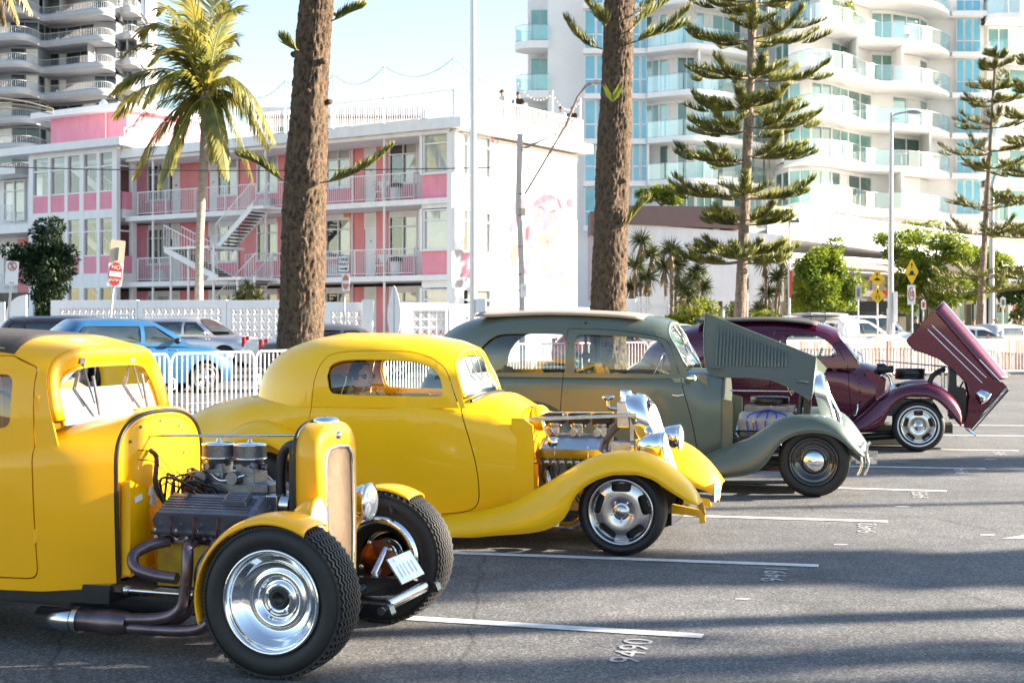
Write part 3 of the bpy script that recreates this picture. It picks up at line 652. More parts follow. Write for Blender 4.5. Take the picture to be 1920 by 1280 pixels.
# ------------------------------------------------------------------ engine pieces shared by the show cars
def vcover(e, x0, x1, y, z, tilt, mt, h=.11, w=.17):
    M = Matrix.Translation(((x0 + x1) / 2, y, z)) @ Matrix.Rotation(tilt, 4, 'X'); L = (x1 - x0) / 2
    o = MB().prism([(-L, 0), (L, 0), (L, h * .6), (L - .05, h), (-L + .03, h), (-L, h * .7)], -w / 2, w / 2, 'y', M=M).o('valve_cover', mt, e, bevel=.014)
    b = MB(); [b.tube([(xx, -w / 2 - .004, 0), (xx, -w / 2 - .004, h * .75), (xx, -w / 2 + .03, h + .006)], .007, 6, M=M) for xx in (-L * .45, L * .5)]; b.box((0, 0, -.008), (2 * L + .03, w + .03, .016), M=M); b.o('gasket_strap', STEEL, o); return o
def person_seated(name, loc, rz, label):
    """upper body of someone sitting in a car: torso, shoulders, neck, head with face, hair, sunglasses"""
    e = empty(name, loc, rz, label, 'person')
    cloth = mat('dark_jacket', (.012, .012, .014), .8, noise_=(30, .4), bump=(18, .5, .02)); skin = mat('skin', (.55, .28, .18), .5, noise_=(20, .12)); hair = mat('dark_hair', (.012, .008, .006), .6, noise_=(60, .4))
    rows = []
    for z, a, b, ox in ((-.12, .15, .17, 0), (.0, .16, .18, .0), (.15, .16, .19, .0), (.30, .155, .21, .0), (.40, .135, .225, .01), (.455, .10, .20, .015), (.485, .075, .12, .02), (.505, .06, .065, .03)):
        rows.append([(ox + a * math.cos(t), b * math.sin(t), z) for t in [i * math.pi / 10 for i in range(20)]])
    m = MB().grid(rows, cv=True)
    for sd in (-1, 1): m.tube(spline([(.01, sd * .19, .42), (.03, sd * .25, .30), (.10, sd * .27, .14), (.24, sd * .22, .06)], 10), [.065] * 3 + [.058] * 4 + [.05] * 4, 12)
    m.o('jacket', cloth, e)
    h = MB(); h.tube([(.03, 0, .47), (.04, 0, .56)], [.058, .052], 14)
    hr = []
    for i in range(15):
        a = math.pi * i / 14; z = .66 - .125 * math.cos(a); r = .5 * math.sin(a); row = []
        for j in range(20):
            t = 2 * math.pi * j / 20; x = .055 + .105 * math.sin(a) ** .8 * math.cos(t) + .012 * (math.cos(t) > .7) * math.sin(a); y = .078 * math.sin(a) ** .8 * math.sin(t) * (1 - .18 * (z < .6)); row.append((x, y, z))
        hr.append(row)
    h.grid(hr, cv=True); h.sphere((.172, 0, .645), .018, 8, 6, (1, .7, 1.5)); [h.sphere((.05, sd * .078, .655), .028, 8, 6, (.6, .35, 1.1)) for sd in (-1, 1)]; h.sphere((.158, 0, .598), .02, 8, 6, (.6, 1.3, .5)); h.o('head', skin, e)
    hh = []
    for i in range(8):
        a = math.pi * (1 - .56 * i / 7); z = .668 - .132 * math.cos(a); hh.append([(.045 + .112 * math.sin(a) ** .8 * math.cos(t) * (.86 if math.cos(t) > .2 and i > 4 else 1), .088 * math.sin(a) ** .8 * math.sin(t), z) for t in [j * math.pi / 10 for j in range(20)]])
    MB().grid(hh, cv=True).o('hair', hair, e)
    g = MB(); [g.sphere((.155, sd * .036, .672), .03, 10, 6, (.35, 1., .75)) for sd in (-1, 1)]; g.tube([(.165, -.01, .68), (.165, .01, .68)], .004, 5); [g.tube([(.15, sd * .065, .68), (.06, sd * .082, .675)], .004, 5) for sd in (-1, 1)]; g.o('sunglasses', BLK, e, kind='stuff')
    return e
# ------------------------------------------------------------------ the bright yellow three-window coupe
def build_y2():
    c = Car('vintage_coupe', 1163, 1043, -.80, 15, 'glossy yellow coupe with rounded roof, chrome radiator and no bonnet', 'car', 'classic cars on show'); e = c.e
    st = [(-4.25, .42, .50, .56, .25, .2, 2.2), (-4.1, .36, .5, .68, .40, .36, 2.2), (-3.75, .30, .56, .90, .53, .48, 2.3), (-3.4, .26, .62, 1.035, .60, .55, 2.5), (-3.0, .22, .82, 1.09, .645, .59, 3.2), (-2.3, .20, .90, 1.10, .66, .60, 3.8), (-1.7, .20, .90, 1.10, .645, .58, 3.8), (-1.35, .21, .88, 1.11, .58, .53, 3.2), (-1.08, .23, .80, 1.115, .515, .47, 2.7), (-.86, .28, .74, 1.02, .46, .43, 2.6)]
    rows = tub_rows(st, 80, 18, 8); full = Shell(rows); sh = Shell(rows, keep=lambda p: not (-2.75 < p.x < -1.32 and abs(p.y) < .53 and p.z > 1.0))
    zt = [(-3.1, 1.2), (-2.98, 1.36), (-2.85, 1.46), (-2.6, 1.545), (-2.19, 1.585), (-1.8, 1.575), (-1.5, 1.53), (-1.34, 1.47)]
    gh = house_rows(lambda t: interp([(0, -3.13), (.4, -3.07), (.7, -2.93), (.9, -2.68), (1, -2.4)], t), lambda t: interp([(0, -1.24), (.5, -1.31), (.85, -1.365), (1, -1.36)], t), lambda x: 1.03, lambda x: 1.585 if x < -2.19 else interp(zt, x), lambda x: interp([(-3.1, .60), (-2.5, .635), (-2.0, .635), (-1.5, .585), (-1.25, .53)], x), n=3.0, back=.42, kb=2.3)
    ghs = Shell(gh); bv = (full + ghs).bvh()
    wp = [(614, 705), (622, 685), (650, 676), (700, 675), (760, 677), (800, 685), (822, 703), (830, 730), (826, 742), (790, 742), (700, 741), (640, 739), (620, 733)]
    W_ = outline(c, bv, wp); ghs.cut(W_)
    dp = [(582, 790), (588, 740), (592, 710), (606, 680), (632, 664), (700, 660), (780, 664), (832, 690), (852, 740), (868, 785), (890, 860), (898, 915), (894, 945), (870, 958), (800, 963), (600, 963), (584, 950)]
    D = outline(c, bv, dp, 90)
    k1 = sh.cut(grow(D, .004)) + ghs.cut(grow(D, .004)); pn = k1.cut(grow(D, -.003))
    (sh + ghs).o('body', YEL, e, .014); [d_.o('door', YEL, e, .014) for d_ in pn.halves()]
    for sd in (-1, 1):
        pane(bv, W_, sd, .022, 'door_window', GLS, e); strip(bv, dens(grow(W_, .022), 3), sd, .008, -.003, 'window_reveal', YEL, e, closed=True)
        for zz in (1.0, .955): strip(bv, [(lerp(-3.35, -1.0, i / 40), zz + .02 * math.sin(i / 40 * 3.1) - .012 * (i / 40)) for i in range(41)], sd, .008, -.002, 'belt_moulding', YEL, e)
        strip(bv, [(x, z) for x, z in c.xz([(893, 735), (903, 770), (915, 800), (935, 850), (955, 895), (975, 920)], -.5)], sd, .010, -.002, 'cowl_bead', YEL, e)
        strip(bv, [(x + .025, z) for x, z in c.xz([(893, 735), (903, 770), (915, 800), (935, 850), (955, 895), (975, 920)], -.5)], sd, .008, -.002, 'cowl_bead', YEL, e)
    # windscreen
    fr = [Vector(q) for q in gh[-1]]; fr = [q for q in fr if q.z > 1.08]; n = len(fr)
    inn = [Vector((q.x + .004, q.y * .90, 1.10 + (q.z - 1.10) * .86)) for q in fr]
    MB().grid([fr, [(q.x + .012, q.y * .96, q.z * .995) for q in fr], inn]).o('windscreen_frame', YEL, e, solid=.012)
    MB().add([tuple(q) for q in inn], [tuple(range(n))], False).o('windscreen', glass('windscreen_glass', (.5, .6, .65), .68), e); MB().tube(inn, .007, 6).o('windscreen_seal', CHR, e)
    MB().tube([inn[0], inn[-1]], .012, 6).o('windscreen_seal', BLK, e)
    for y in (-.05, .12): MB().tube([(-1.33, y, 1.47), (-1.30, y + .05, 1.38), (-1.28, y + .12, 1.24)], .006, 5).o('wiper', DSTEEL, e)
    MB().tube(spline([(-1.22, -.45, 1.08), (-1.17, -.3, 1.12), (-1.15, 0, 1.135), (-1.17, .3, 1.12), (-1.22, .45, 1.08)], 16), .014, 8).o('scuttle_seal', BLK, e)
    # interior
    MB().box((-2.1, 0, .50), (1.6, 1.1, .55)).o('cabin_lining', INTR, e, bevel=.05)
    MB().box((-2.62, 0, 1.0), (.22, 1.0, .5)).o('seat', mat('charcoal_seat', (.03, .032, .03), .8, noise_=(10, .3)), e, bevel=.06)
    MB().box((-1.95, .52, 1.02), (1.2, .04, .12)).o('far_door_trim', TAN, e, bevel=.02)
    MB().box((-1.42, 0, 1.02), (.08, .95, .12)).o('dashboard', INTR, e, bevel=.02)
    MB().tube([(-1.60 + .06 * math.sin(a), .27 + .17 * math.cos(a), 1.12 + .17 * math.sin(a)) for a in [i * math.pi / 12 for i in range(24)]], .011, 6, closed=True).cyl((-1.60, .27, 1.12), (-1.4, .27, 1.02), .02).o('steering_wheel', STEEL, e)
    p = person_seated('person', c.e.matrix_basis @ Vector((-2.24, -.22, .585)), -c.th - .55, 'person in dark jacket and sunglasses sitting inside the yellow coupe')
    # firewall, hood rails
    f = [(-.865, y * .97, z if z < .5 else lerp(.5, z, .985)) for x, y, z in rows[-1]]; MB().add(f, [tuple(range(len(f)))], False).o('firewall', YEL, e, solid=.02)
    MB().sphere((-.80, .02, .93), .17, 16, 10, (.5, .9, .62)).o('firewall_bulge', YEL, e)
    MB().prism([(-.90, .30), (-.72, .30), (-.73, .90), (-.80, .955), (-.90, .96)], -.47, -.45, 'y').o('side_panel', YEL, e, bevel=.006)
    MB().prism([(-.90, .30), (-.72, .30), (-.73, .90), (-.80, .955), (-.90, .96)], .45, .47, 'y').o('side_panel', YEL, e, bevel=.006)
    a, b = c.T(915, 789, -.43), c.T(1193, 778, -.24); MB().box((a + b) / 2, ((b - a).length, .03, .028), rz=math.atan2(b.y - a.y, b.x - a.x), ry=-math.asin((b.z - a.z) / (b - a).length)).o('bonnet_rail', STEEL, e, bevel=.004)
    a, b = c.T(985, 775, .40), c.T(1150, 776, .26); MB().tube([a, b], .016, 8).o('bonnet_rail', YEL, e)
    # radiator
    xf = lambda z: .06 + .22 * (1.12 - z) / .6
    ol = [(-.06, .42), (-.13, .55), (-.19, .72), (-.235, .9), (-.245, 1.0), (-.22, 1.075), (-.14, 1.115), (0, 1.14), (.14, 1.115), (.22, 1.075), (.245, 1.0), (.235, .9), (.19, .72), (.13, .55), (.06, .42)]
    sc_ = lambda k, dz=0: [(y * k, .70 + (z - .70) * k + dz) for y, z in ol]
    rw = [[(xf(z) - .15, y, z) for y, z in sc_(.98)], [(xf(z) - .14, y, z) for y, z in ol], [(xf(z) - .03, y, z) for y, z in ol], [(xf(z) - .004, y, z) for y, z in sc_(.95)], [(xf(z), y, z) for y, z in sc_(.87)], [(xf(z) - .02, y, z) for y, z in sc_(.80)]]
    MB().grid(rw).o('radiator_shell', CHR, e)
    g = MB()
    for i in range(23):
        y = lerp(-.185, .185, i / 22); z1 = interp([(-.19, .98), (-.11, 1.03), (0, 1.045), (.11, 1.03), (.19, .98)], y); z0 = interp([(-.19, .80), (-.1, .58), (0, .50), (.1, .58), (.19, .80)], y); g.tube([(xf(z0) - .004 + .02 * (1 - abs(y) / .2), y * .9, z0), (xf(z1) - .004 + .02 * (1 - abs(y) / .2), y, z1)], .0065, 6)
    g.o('grille_bar', CHR, e); MB().add([(xf(z) - .05, y, z) for y, z in sc_(.82)], [tuple(range(len(ol)))], False).o('radiator_core', BLK, e)
    MB().box((-.09, 0, .98), (.10, .40, .20)).o('radiator_tank', STEEL, e, bevel=.012); MB().lathe([(.045, 1.08), (.045, 1.15), (.04, 1.158), (0, 1.16)], (-.10, -.04, 0), 'z', 20).o('filler_cap', CHR, e)
    MB().tube(spline([(-.14, -.05, 1.02), (-.22, -.05, 1.02), (-.235, -.05, 1.05), (-.235, -.05, 1.09)], 10), .014, 8).lathe([(.03, 1.08), (.05, 1.10), (.05, 1.115), (0, 1.12)], (-.235, -.05, 0), 'z', 18).o('filler_neck', STEEL, e)
    MB().box((-.02, -.2, .86), (.03, .03, .34)).o('radiator_stay', STEEL, e)
    # headlamps on stalks
    for sd in (-1, 1):
        q = c.T(1243, 836, -.40); headlamp(e, (q.x, sd * .40, q.z), .105, .20, CHR); MB().tube([(q.x - .1, sd * .40, q.z - .08), (q.x - .14, sd * .36, q.z - .22)], .016, 8).o('lamp_stalk', YEL, e)
    # engine
    MB().box((-.45, 0, .55), (.62, .40, .30)).o('engine_block', DSTEEL, e, bevel=.02)
    for sd in (-1, 1): vcover(e, -.74, -.20, sd * .24, .66, sd * -.45, STEEL)
    MB().box((-.47, 0, .76), (.5, .22, .10)).o('intake_manifold', DSTEEL, e, bevel=.015)
    for x in (-.66, -.47, -.28):
        b = MB(); b.box((x, -.05, .83), (.09, .10, .09)); b.cyl((x - .03, -.10, .83), (x - .03, -.13, .83), .03, n=14); b.cyl((x + .03, -.10, .82), (x + .03, -.12, .82), .02, n=10); b.lathe([(.06, .875), (.062, .885), (.062, .9)], (x, -.05, 0), 'z', 20); b.o('carburettor', STEEL, e, bevel=.005)
        MB().box((x, -.02, .935), (.155, .16, .085)).o('air_filter', BLK, e, bevel=.012)
    MB().lathe([(.045, 0), (.045, .035), (.02, .04), (0, .04)], (-.62, -.27, .765), 'z', 18).o('oil_cap', CHR, e)
    MB().tube(spline([(-.72, -.2, .93), (-.70, -.22, .86), (-.66, -.24, .80)], 8), .012, 6).o('vacuum_line', STEEL, e)
    MB().tube(spline([(-.12, -.10, .98), (-.14, -.10, .90), (-.20, -.12, .83), (-.24, -.13, .76), (-.24, -.14, .68)], 20), .026, 12).o('radiator_hose', mat('brown_hose', (.13, .085, .06), .45, noise_=(12, .3)), e)
    MB().box((-.1, -.2, .73), (.16, .12, .1)).cyl((-.05, -.2, .74), (.0, -.2, .74), .05).o('alternator', STEEL, e, bevel=.01)
    w = MB(); rn = random.Random(5)
    for k in range(9): x = -.7 + .06 * k; w.tube(spline([(x, -.33, .64), (x + .03, -.36, .58), (x + .01, -.34, .50), (x + .05, -.32, .44)], 8), .006, 5)
    w.o('wiring', BLK, e)
    for k, x in enumerate((-.66, -.5, -.36)): MB().tube(spline([(x, -.24, .56), (x + .01, -.33, .53), (x + .05, -.36, .43), (x + .12, -.34, .32)], 12), .026, 10).o('header_pipe', STEEL, e)
    MB().tube(spline([(-.5, -.5, .16), (-.38, -.55, .18), (-.30, -.55, .26), (-.28, -.5, .36)], 12), .035, 12).o('exhaust_pipe', STEEL, e)
    # fenders
    top = c.xz([(800, 975), (860, 966), (894, 961), (929, 953), (960, 943), (987, 929), (1032, 903), (1066, 882), (1100, 863), (1135, 851), (1169, 846), (1197, 847), (1224, 855), (1248, 867), (1272, 886), (1293, 908), (1307, 929), (1313, 942)], -.68)
    edge = c.xz([(790, 1006), (860, 1006), (881, 1006), (929, 1002), (973, 999), (1011, 994), (1039, 984), (1056, 970), (1066, 953), (1073, 935), (1083, 922), (1100, 908), (1128, 894), (1155, 888), (1190, 888), (1221, 896), (1248, 913), (1272, 930), (1293, 942), (1311, 946)], -.86)
    fr_ = fender_rows(top, edge, lambda x: interp([(-1.5, .82), (-.4, .86), (.2, .86), (.6, .80)], x), lambda x: interp([(-1.5, .63), (-.8, .62), (-.3, .68), (.3, .68), (.6, .66)], x), lambda x: interp([(-1.5, .56), (-.85, .46), (-.2, .36), (.25, .34), (.6, .45)], x), lambda x: interp([(-1.5, .02), (-.85, .06), (-.2, .16), (.3, .26), (.6, .10)], x), n=70)
    for k, rr in enumerate((fr_, mirror_rows(fr_))):
        MB().grid(rr).o('front_fender', YEL, e, solid=.009); MB().tube([r[0 if k == 0 else -1] for r in rr], .009, 6).o('fender_bead', YEL, e)
    for sd in (-1, 1):
        MB().prism([(-2.5, .10), (-1.42, .10), (-1.42, .235), (-2.5, .24)], sd * .56, sd * .83, 'y').o('running_board', YEL, e, bevel=.02)
        rf = []
        for i in range(31):
            a = lerp(R(8), R(172), i / 30); rf.append([(-2.85 + .50 * math.cos(a), sd * y, .34 + (.50 + .05 * math.sin(a)) * math.sin(a) - dz) for y, dz in ((.55, -.05), (.64, -.03), (.74, .0), (.82, .05), (.86, .12))])
        MB().grid(rf).o('rear_fender', YEL, e, solid=.009)
        MB().prism([(.30, .33), (.50, .295), (.52, .24), (.30, .26)], sd * .30, sd * .33, 'y').cyl((.48, sd * .335, .27), (.48, sd * .35, .27), .016).o('frame_horn', YEL, e, bevel=.008)
    MB().prism([(-3.6, .25), (.3, .26), (.3, .17), (-3.6, .15)], -.33, .33, 'y').o('chassis', BLKM, e)
    MB().prism([(.50, .31), (.545, .30), (.55, .20), (.51, .19)], -.335, -.30, 'y').o('bumper_bracket', YEL, e, bevel=.01)
    pl = MB().box((.56, .33, .36), (.008, .36, .13)).o('number_plate', WHITE, e, bevel=.003)
    MB().box((.566, .33, .36), (.004, .30, .06)).o('plate_panel', mat('plate_green', (.05, .3, .2), .5, noise_=(5, .1)), pl)
    for sd in (-1, 1): wheel(e, 0, sd * .69, .318, .22, .237, 'slot', sd); wheel(e, -2.85, sd * .68, .34, .26, .2, 'slot', sd)
    MB().tube([(0, -.6, .28), (0, 0, .22), (0, .6, .28)], .028, 8).o('front_axle', BLKM, e)
    return c
# ------------------------------------------------------------------ the olive sedan
def build_green():
    c = Car('vintage_sedan', 1525, 932, -.80, 15, 'satin olive green two-door sedan with its bonnet lifted', 'car', 'classic cars on show'); e = c.e
    st = [(-4.30, .40, .6, .75, .35, .3, 2.3), (-4.2, .36, .62, .95, .48, .44, 2.4), (-4.05, .32, .7, 1.18, .57, .52, 2.6), (-3.5, .26, .96, 1.2, .66, .58, 4), (-2.5, .25, .98, 1.2, .685, .61, 4), (-1.6, .25, .98, 1.2, .66, .59, 4), (-1.3, .26, .92, 1.205, .595, .54, 3.4), (-1.1, .28, .78, 1.2, .53, .49, 2.8), (-.93, .32, .78, 1.17, .48, .45, 2.6)]
    rows = tub_rows(st, 80, 18, 8); full = Shell(rows); sh = Shell(rows, keep=lambda p: not (-3.95 < p.x < -1.36 and abs(p.y) < .57 and p.z > 1.08))
    gh = house_rows(lambda t: interp([(0, -4.14), (.4, -4.06), (.7, -3.9), (.9, -3.62), (1, -3.2)], t), lambda t: interp([(0, -1.22), (.5, -1.36), (.85, -1.47), (1, -1.48)], t), lambda x: 1.13, lambda x: interp([(-3.3, 1.79), (-2.7, 1.81), (-2.0, 1.785), (-1.6, 1.735), (-1.45, 1.69)], x), lambda x: interp([(-4., .60), (-3.2, .66), (-2.3, .67), (-1.6, .63), (-1.25, .56)], x), n=3.3, back=.30, kb=2.3)
    ghs = Shell(gh); bv = (full + ghs).bvh()
    sc = 3.692; z6 = lambda L: [(800 + a / sc, 560 + b / sc) for a, b in L]
    w1 = outline(c, bv, z6([(345, 500), (350, 400), (400, 320), (470, 265), (560, 245), (900, 245), (945, 262), (962, 300), (960, 480), (945, 505), (900, 512), (380, 510)]))
    w2 = outline(c, bv, z6([(1025, 300), (1040, 265), (1080, 250), (1300, 258), (1500, 275), (1610, 300), (1650, 350), (1680, 430), (1690, 480), (1675, 512), (1620, 520), (1080, 515), (1035, 500), (1025, 450)]))
    ghs.cut(w1); ghs.cut(w2)
    dp = z6([(990, 215), (1010, 212), (1300, 222), (1600, 270), (1690, 340), (1745, 550), (1800, 720), (1845, 900), (1855, 1020)]) + [(1300, 860), (1290, 880), (1065, 880), (1066, 700)]
    D = outline(c, bv, dp, 90); k1 = sh.cut(grow(D, .004)) + ghs.cut(grow(D, .004)); pn = k1.cut(grow(D, -.003))
    (sh + ghs).o('body', GRN, e, .014); [d_.o('door', GRN, e, .014) for d_ in pn.halves()]
    for sd in (-1, 1):
        pane(bv, w1, sd, .024, 'quarter_window', GLS, e); pane(bv, w2, sd, .024, 'door_window', GLS, e)
        for w_ in (w1, w2): strip(bv, dens(grow(w_, .03), 3), sd, .011, -.003, 'window_reveal', GRN, e, closed=True)
        for zz, rr in ((1.075, .012), (1.045, .008), (1.015, .012)): strip(bv, [(lerp(-4.1, -1.0, i / 50), zz + .02 * math.sin(i / 50 * 3.1)) for i in range(51)], sd, rr, -.003, 'belt_moulding', GRN, e)
        for z in (1.45, 1.0, .6):
            h = side_hit(bv, -2.475, z, .006, sd); MB().box(h, (.03, .022, .075)).cyl((h.x, h.y, z - .04), (h.x, h.y, z + .04), .012, n=8).o('hinge', GRN, e, bevel=.004)
    h = c.on(bv, 1275, 740, .03); MB().cyl((h.x + .02, h.y, h.z), (h.x + .02, h.y + .04, h.z), .012).tube([(h.x + .03, h.y, h.z), (h.x - .03, h.y - .01, h.z - .008), (h.x - .085, h.y, h.z)], [.012, .009, .006], 8).o('door_handle', CHR, e)
    h = c.on(bv, 1290, 714, .05); headlamp(e, (h.x + .03, h.y - .02, h.z), .035, .07, CHR, 'side_lamp')
    ins = [[(x, y, interp([(-3.3, 1.79), (-2.7, 1.81), (-2.0, 1.785), (-1.6, 1.735)], x) + .010 - abs(y / .5) ** 3 * .05) for y in [lerp(-.5, .5, j / 10) for j in range(11)]] for x in [lerp(-3.5, -1.72, i / 20) for i in range(21)]]
    MB().grid(ins).o('roof_insert', mat('beige_roof_vinyl', (.33, .27, .22), .8, noise_=(40, .2), bump=(150, .2, .003)), e, solid=.012)
    fr = [Vector(q) for q in gh[-1] if q[2] > 1.17]; n = len(fr); inn = [Vector((q.x + .006, q.y * .90, 1.20 + (q.z - 1.20) * .84)) for q in fr]
    MB().grid([fr, [(q.x + .012, q.y * .96, q.z * .995) for q in fr], inn]).o('windscreen_frame', GRN, e, solid=.012)
    MB().add([tuple(q) for q in inn], [tuple(range(n))], False).o('windscreen', glass('windscreen_glass', (.5, .6, .65), .68), e); MB().tube([(q.x + .012, q.y, q.z) for q in inn], .009, 6).o('windscreen_seal', CHR, e)
    for y in (-.25, .1): MB().tube([(-1.44, y, 1.66), (-1.37, y + .06, 1.55), (-1.31, y + .1, 1.38)], .007, 5).o('wiper', DSTEEL, e)
    MB().box((-2.6, 0, .66), (2.5, 1.14, .74)).o('cabin_lining', INTR, e, bevel=.05)
    MB().box((-3.45, 0, 1.06), (.25, 1.05, .3)).o('rear_seat', INTR, e, bevel=.06); MB().box((-2.40, .30, 1.05), (.14, .42, .44)).o('front_seat', BLK, e, bevel=.05); MB().box((-2.40, -.30, 1.05), (.14, .42, .30)).o('front_seat', BLK, e, bevel=.05)
    MB().tube([(-2.3, -.55, 1.12), (-2.3, -.55, 1.7)], .014, 8).sphere((-2.3, -.55, 1.35), .045).o('seat_belt_pillar', BLK, e)
    MB().tube([(-1.68 + .06 * math.sin(a), .27 + .18 * math.cos(a), 1.18 + .18 * math.sin(a)) for a in [i * math.pi / 12 for i in range(24)]], .011, 6, closed=True).cyl((-1.68, .27, 1.18), (-1.4, .27, 1.1), .02).o('steering_wheel', STEEL, e); MB().box((-1.42, 0, 1.08), (.08, .95, .14)).o('dashboard', GRN, e, bevel=.02)
    # firewall, cowl edge, lifted bonnet with louvred side
    f = [(-.935, y * .97, z) for x, y, z in rows[-1]]; MB().add(f, [tuple(range(len(f)))], False).o('firewall', GRN, e, solid=.02)
    cl = c.xz([(1300, 693), (1303, 700), (1312, 740), (1326, 775), (1340, 810), (1352, 830), (1368, 838)], -.49); strip(bv, cl, -1, .011, .0, 'cowl_bead', BLK, e); strip(bv, [(x + .02, z) for x, z in cl], -1, .006, .002, 'cowl_bead', CHR, e)
    pan = c.xz([(1305, 700), (1325, 703), (1330, 735), (1345, 745), (1374, 752), (1374, 842), (1352, 838), (1335, 800)], -.46); MB().prism(pan, -.47, -.45, 'y').o('side_panel', GRN, e, bevel=.008); MB().prism(pan, .45, .47, 'y').o('side_panel', GRN, e, bevel=.008)
    # the near bonnet half folded up: an almost upright louvred panel hinged along the centre line
    s3 = 3.2; z7 = lambda L: [(1240 + a / s3, 560 + b / s3) for a, b in L]
    op = c.xz(z7([(238, 85), (235, 200), (248, 340), (270, 420), (300, 462), (400, 470), (560, 472), (660, 485), (750, 520), (830, 565), (890, 600), (905, 585), (915, 480), (925, 352)]), -.34)
    y_at = lambda x, z: .02 - .46 * max(0, min(1, (1.75 - z) / .8))
    hood = MB(); hp = [(x, y_at(x, z), z) for x, z in op]; hood.add(hp, [tuple(range(len(hp)))], False); hb = hood.o('bonnet_side', mat('olive_blue_sheen', (.085, .10, .085), .4, coat=.2, coatr=.3, noise_=(1.5, .08)), e, solid=.012, bevel=.004)
    MB().tube([hp[i] for i in range(len(hp))] + [hp[0]], .008, 6).o('bonnet_edge', GRN, hb)
    for i in range(21):
        x0 = 322 + i * 21.0; zt_ = 150 + (x0 - 322) * .405; zb_ = 405 + (8 if i > 12 else 0); a, b = c.xz(z7([(x0, zt_), (x0 + 2, zb_)]), -.34)
        A, B = Vector((a[0], y_at(*a) - .006, a[1])), Vector((b[0], y_at(*b) - .006, b[1])); MB().tube([A, A.lerp(B, .04), A.lerp(B, .96), B], [.004, .012, .012, .004], 6).o('louvre', GRN, hb)
    MB().prism([(q[0], q[1]) for q in c.xz(z7([(238, 85), (925, 352), (960, 445), (300, 200)]), .1)], .06, .075, 'y').o('bonnet_top', GRN, e, bevel=.004)
    # ridge roof of the folded panel
    a, b = hp[0], hp[-1]; MB().add([a, b, (b[0] + .05, .10, b[2] - .10), (a[0], .10, a[2] - .02)], [(0, 1, 2, 3)], False).o('bonnet_top', GRN, e, solid=.01)
    MB().add([hp[-1], hp[-3], (hp[-3][0] + .05, .10, hp[-3][2] + .12), (hp[-1][0] + .09, .16, hp[-1][2] - .12)], [(0, 1, 2, 3)], False).o('bonnet_nose', GRN, e, solid=.01)
    for p in ((320, 415), (845, 500)): q = c.xz(z7([p]), -.45)[0]; MB().tube([(q[0] - .06, y_at(*q) - .02, q[1] + .01), (q[0] + .03, y_at(*q) - .03, q[1]), (q[0] + .06, y_at(*q) - .01, q[1] - .01)], .009, 6).o('bonnet_handle', GRN, hb)
    for y in (-.12, .12): MB().cyl((-.25, y, .95), (-.55, y * .6, 1.5), .008, n=6).o('bonnet_prop', STEEL, e)
    # radiator shell
    xf = lambda z: .07 + .15 * (1.15 - z) / .6
    ol = [(-.05, .42), (-.12, .55), (-.18, .72), (-.225, .92), (-.235, 1.05), (-.21, 1.13), (-.13, 1.175), (0, 1.195), (.13, 1.175), (.21, 1.13), (.235, 1.05), (.225, .92), (.18, .72), (.12, .55), (.05, .42)]; sc_ = lambda k: [(y * k, .75 + (z - .75) * k) for y, z in ol]
    MB().grid([[(xf(z) - .13, y * .98, z) for y, z in ol], [(xf(z) - .03, y, z) for y, z in ol], [(xf(z), y, z) for y, z in sc_(.92)], [(xf(z) - .005, y, z) for y, z in sc_(.84)], [(xf(z) - .03, y, z) for y, z in sc_(.80)]]).o('radiator_shell', CHR, e)
    g = MB()
    for i in range(21): y = lerp(-.17, .17, i / 20); g.tube([(xf(.5) + .015 - abs(y) * .1, y * .6, lerp(.5, .75, abs(y) / .17)), (xf(1.1) + .01 - abs(y) * .1, y, 1.09 - abs(y) * .3)], .006, 5)
    g.o('grille_bar', STEEL, e); MB().add([(xf(z) - .05, y, z) for y, z in sc_(.82)], [tuple(range(len(ol)))], False).o('radiator_core', BLK, e)
    MB().box((-.10, 0, .8), (.06, .40, .5)).o('radiator_tank', BLK, e)
    # engine bay
    MB().box((-.48, 0, .55), (.62, .36, .36)).o('engine_block', DSTEEL, e, bevel=.02)
    for sd in (-1, 1): vcover(e, -.78, -.20, sd * .22, .64, sd * -.4, mat('white_valve_cover', (.5, .48, .45), .45, noise_=(12, .2)), h=.12)
    MB().lathe([(.0, .86), (.19, .86), (.20, .87), (.20, .92), (.19, .93), (0, .935)], (-.48, 0, 0), 'z', 32).o('air_cleaner', BLK, e); MB().box((-.48, 0, .81), (.5, .24, .06)).o('intake_manifold', DSTEEL, e)
    for sd in (-1, 1): MB().prism([(-.92, .45), (-.1, .52), (-.1, .60), (-.92, .52)], sd * .36, sd * .40, 'y').o('inner_fender', BLK, e)
    MB().tube([(-.85, -.30, 1.0), (-.1, -.28, 1.0)], .01, 6).o('hood_stay', STEEL, e)
    w = MB()
    for k in range(5): x = -.66 + .09 * k; w.tube(spline([(-.48, -.18, .80), (x, -.30, .76), (x - .02, -.34, .66), (x + .02, -.33, .52)], 12), .008, 5)
    w.o('ignition_wire', BLUEW, e)
    for x in (-.80, -.62, -.40): MB().tube(spline([(x, -.22, .54), (x + .02, -.31, .53), (x + .05, -.34, .42)], 8), .028, 10).o('header_pipe', STEEL, e)
    MB().tube(spline([(-.12, -.12, 1.0), (-.16, -.14, .9), (-.18, -.14, .7)], 10), .026, 10).o('radiator_hose', HOSE, e)
    # fenders
    top = c.xz(z7([(-60, 1010), (80, 985), (250, 945), (330, 915), (420, 880), (520, 840), (600, 790), (680, 740), (760, 710), (850, 697), (930, 697), (1000, 712), (1060, 740), (1110, 785), (1160, 850), (1200, 910), (1218, 940)]), -.68)
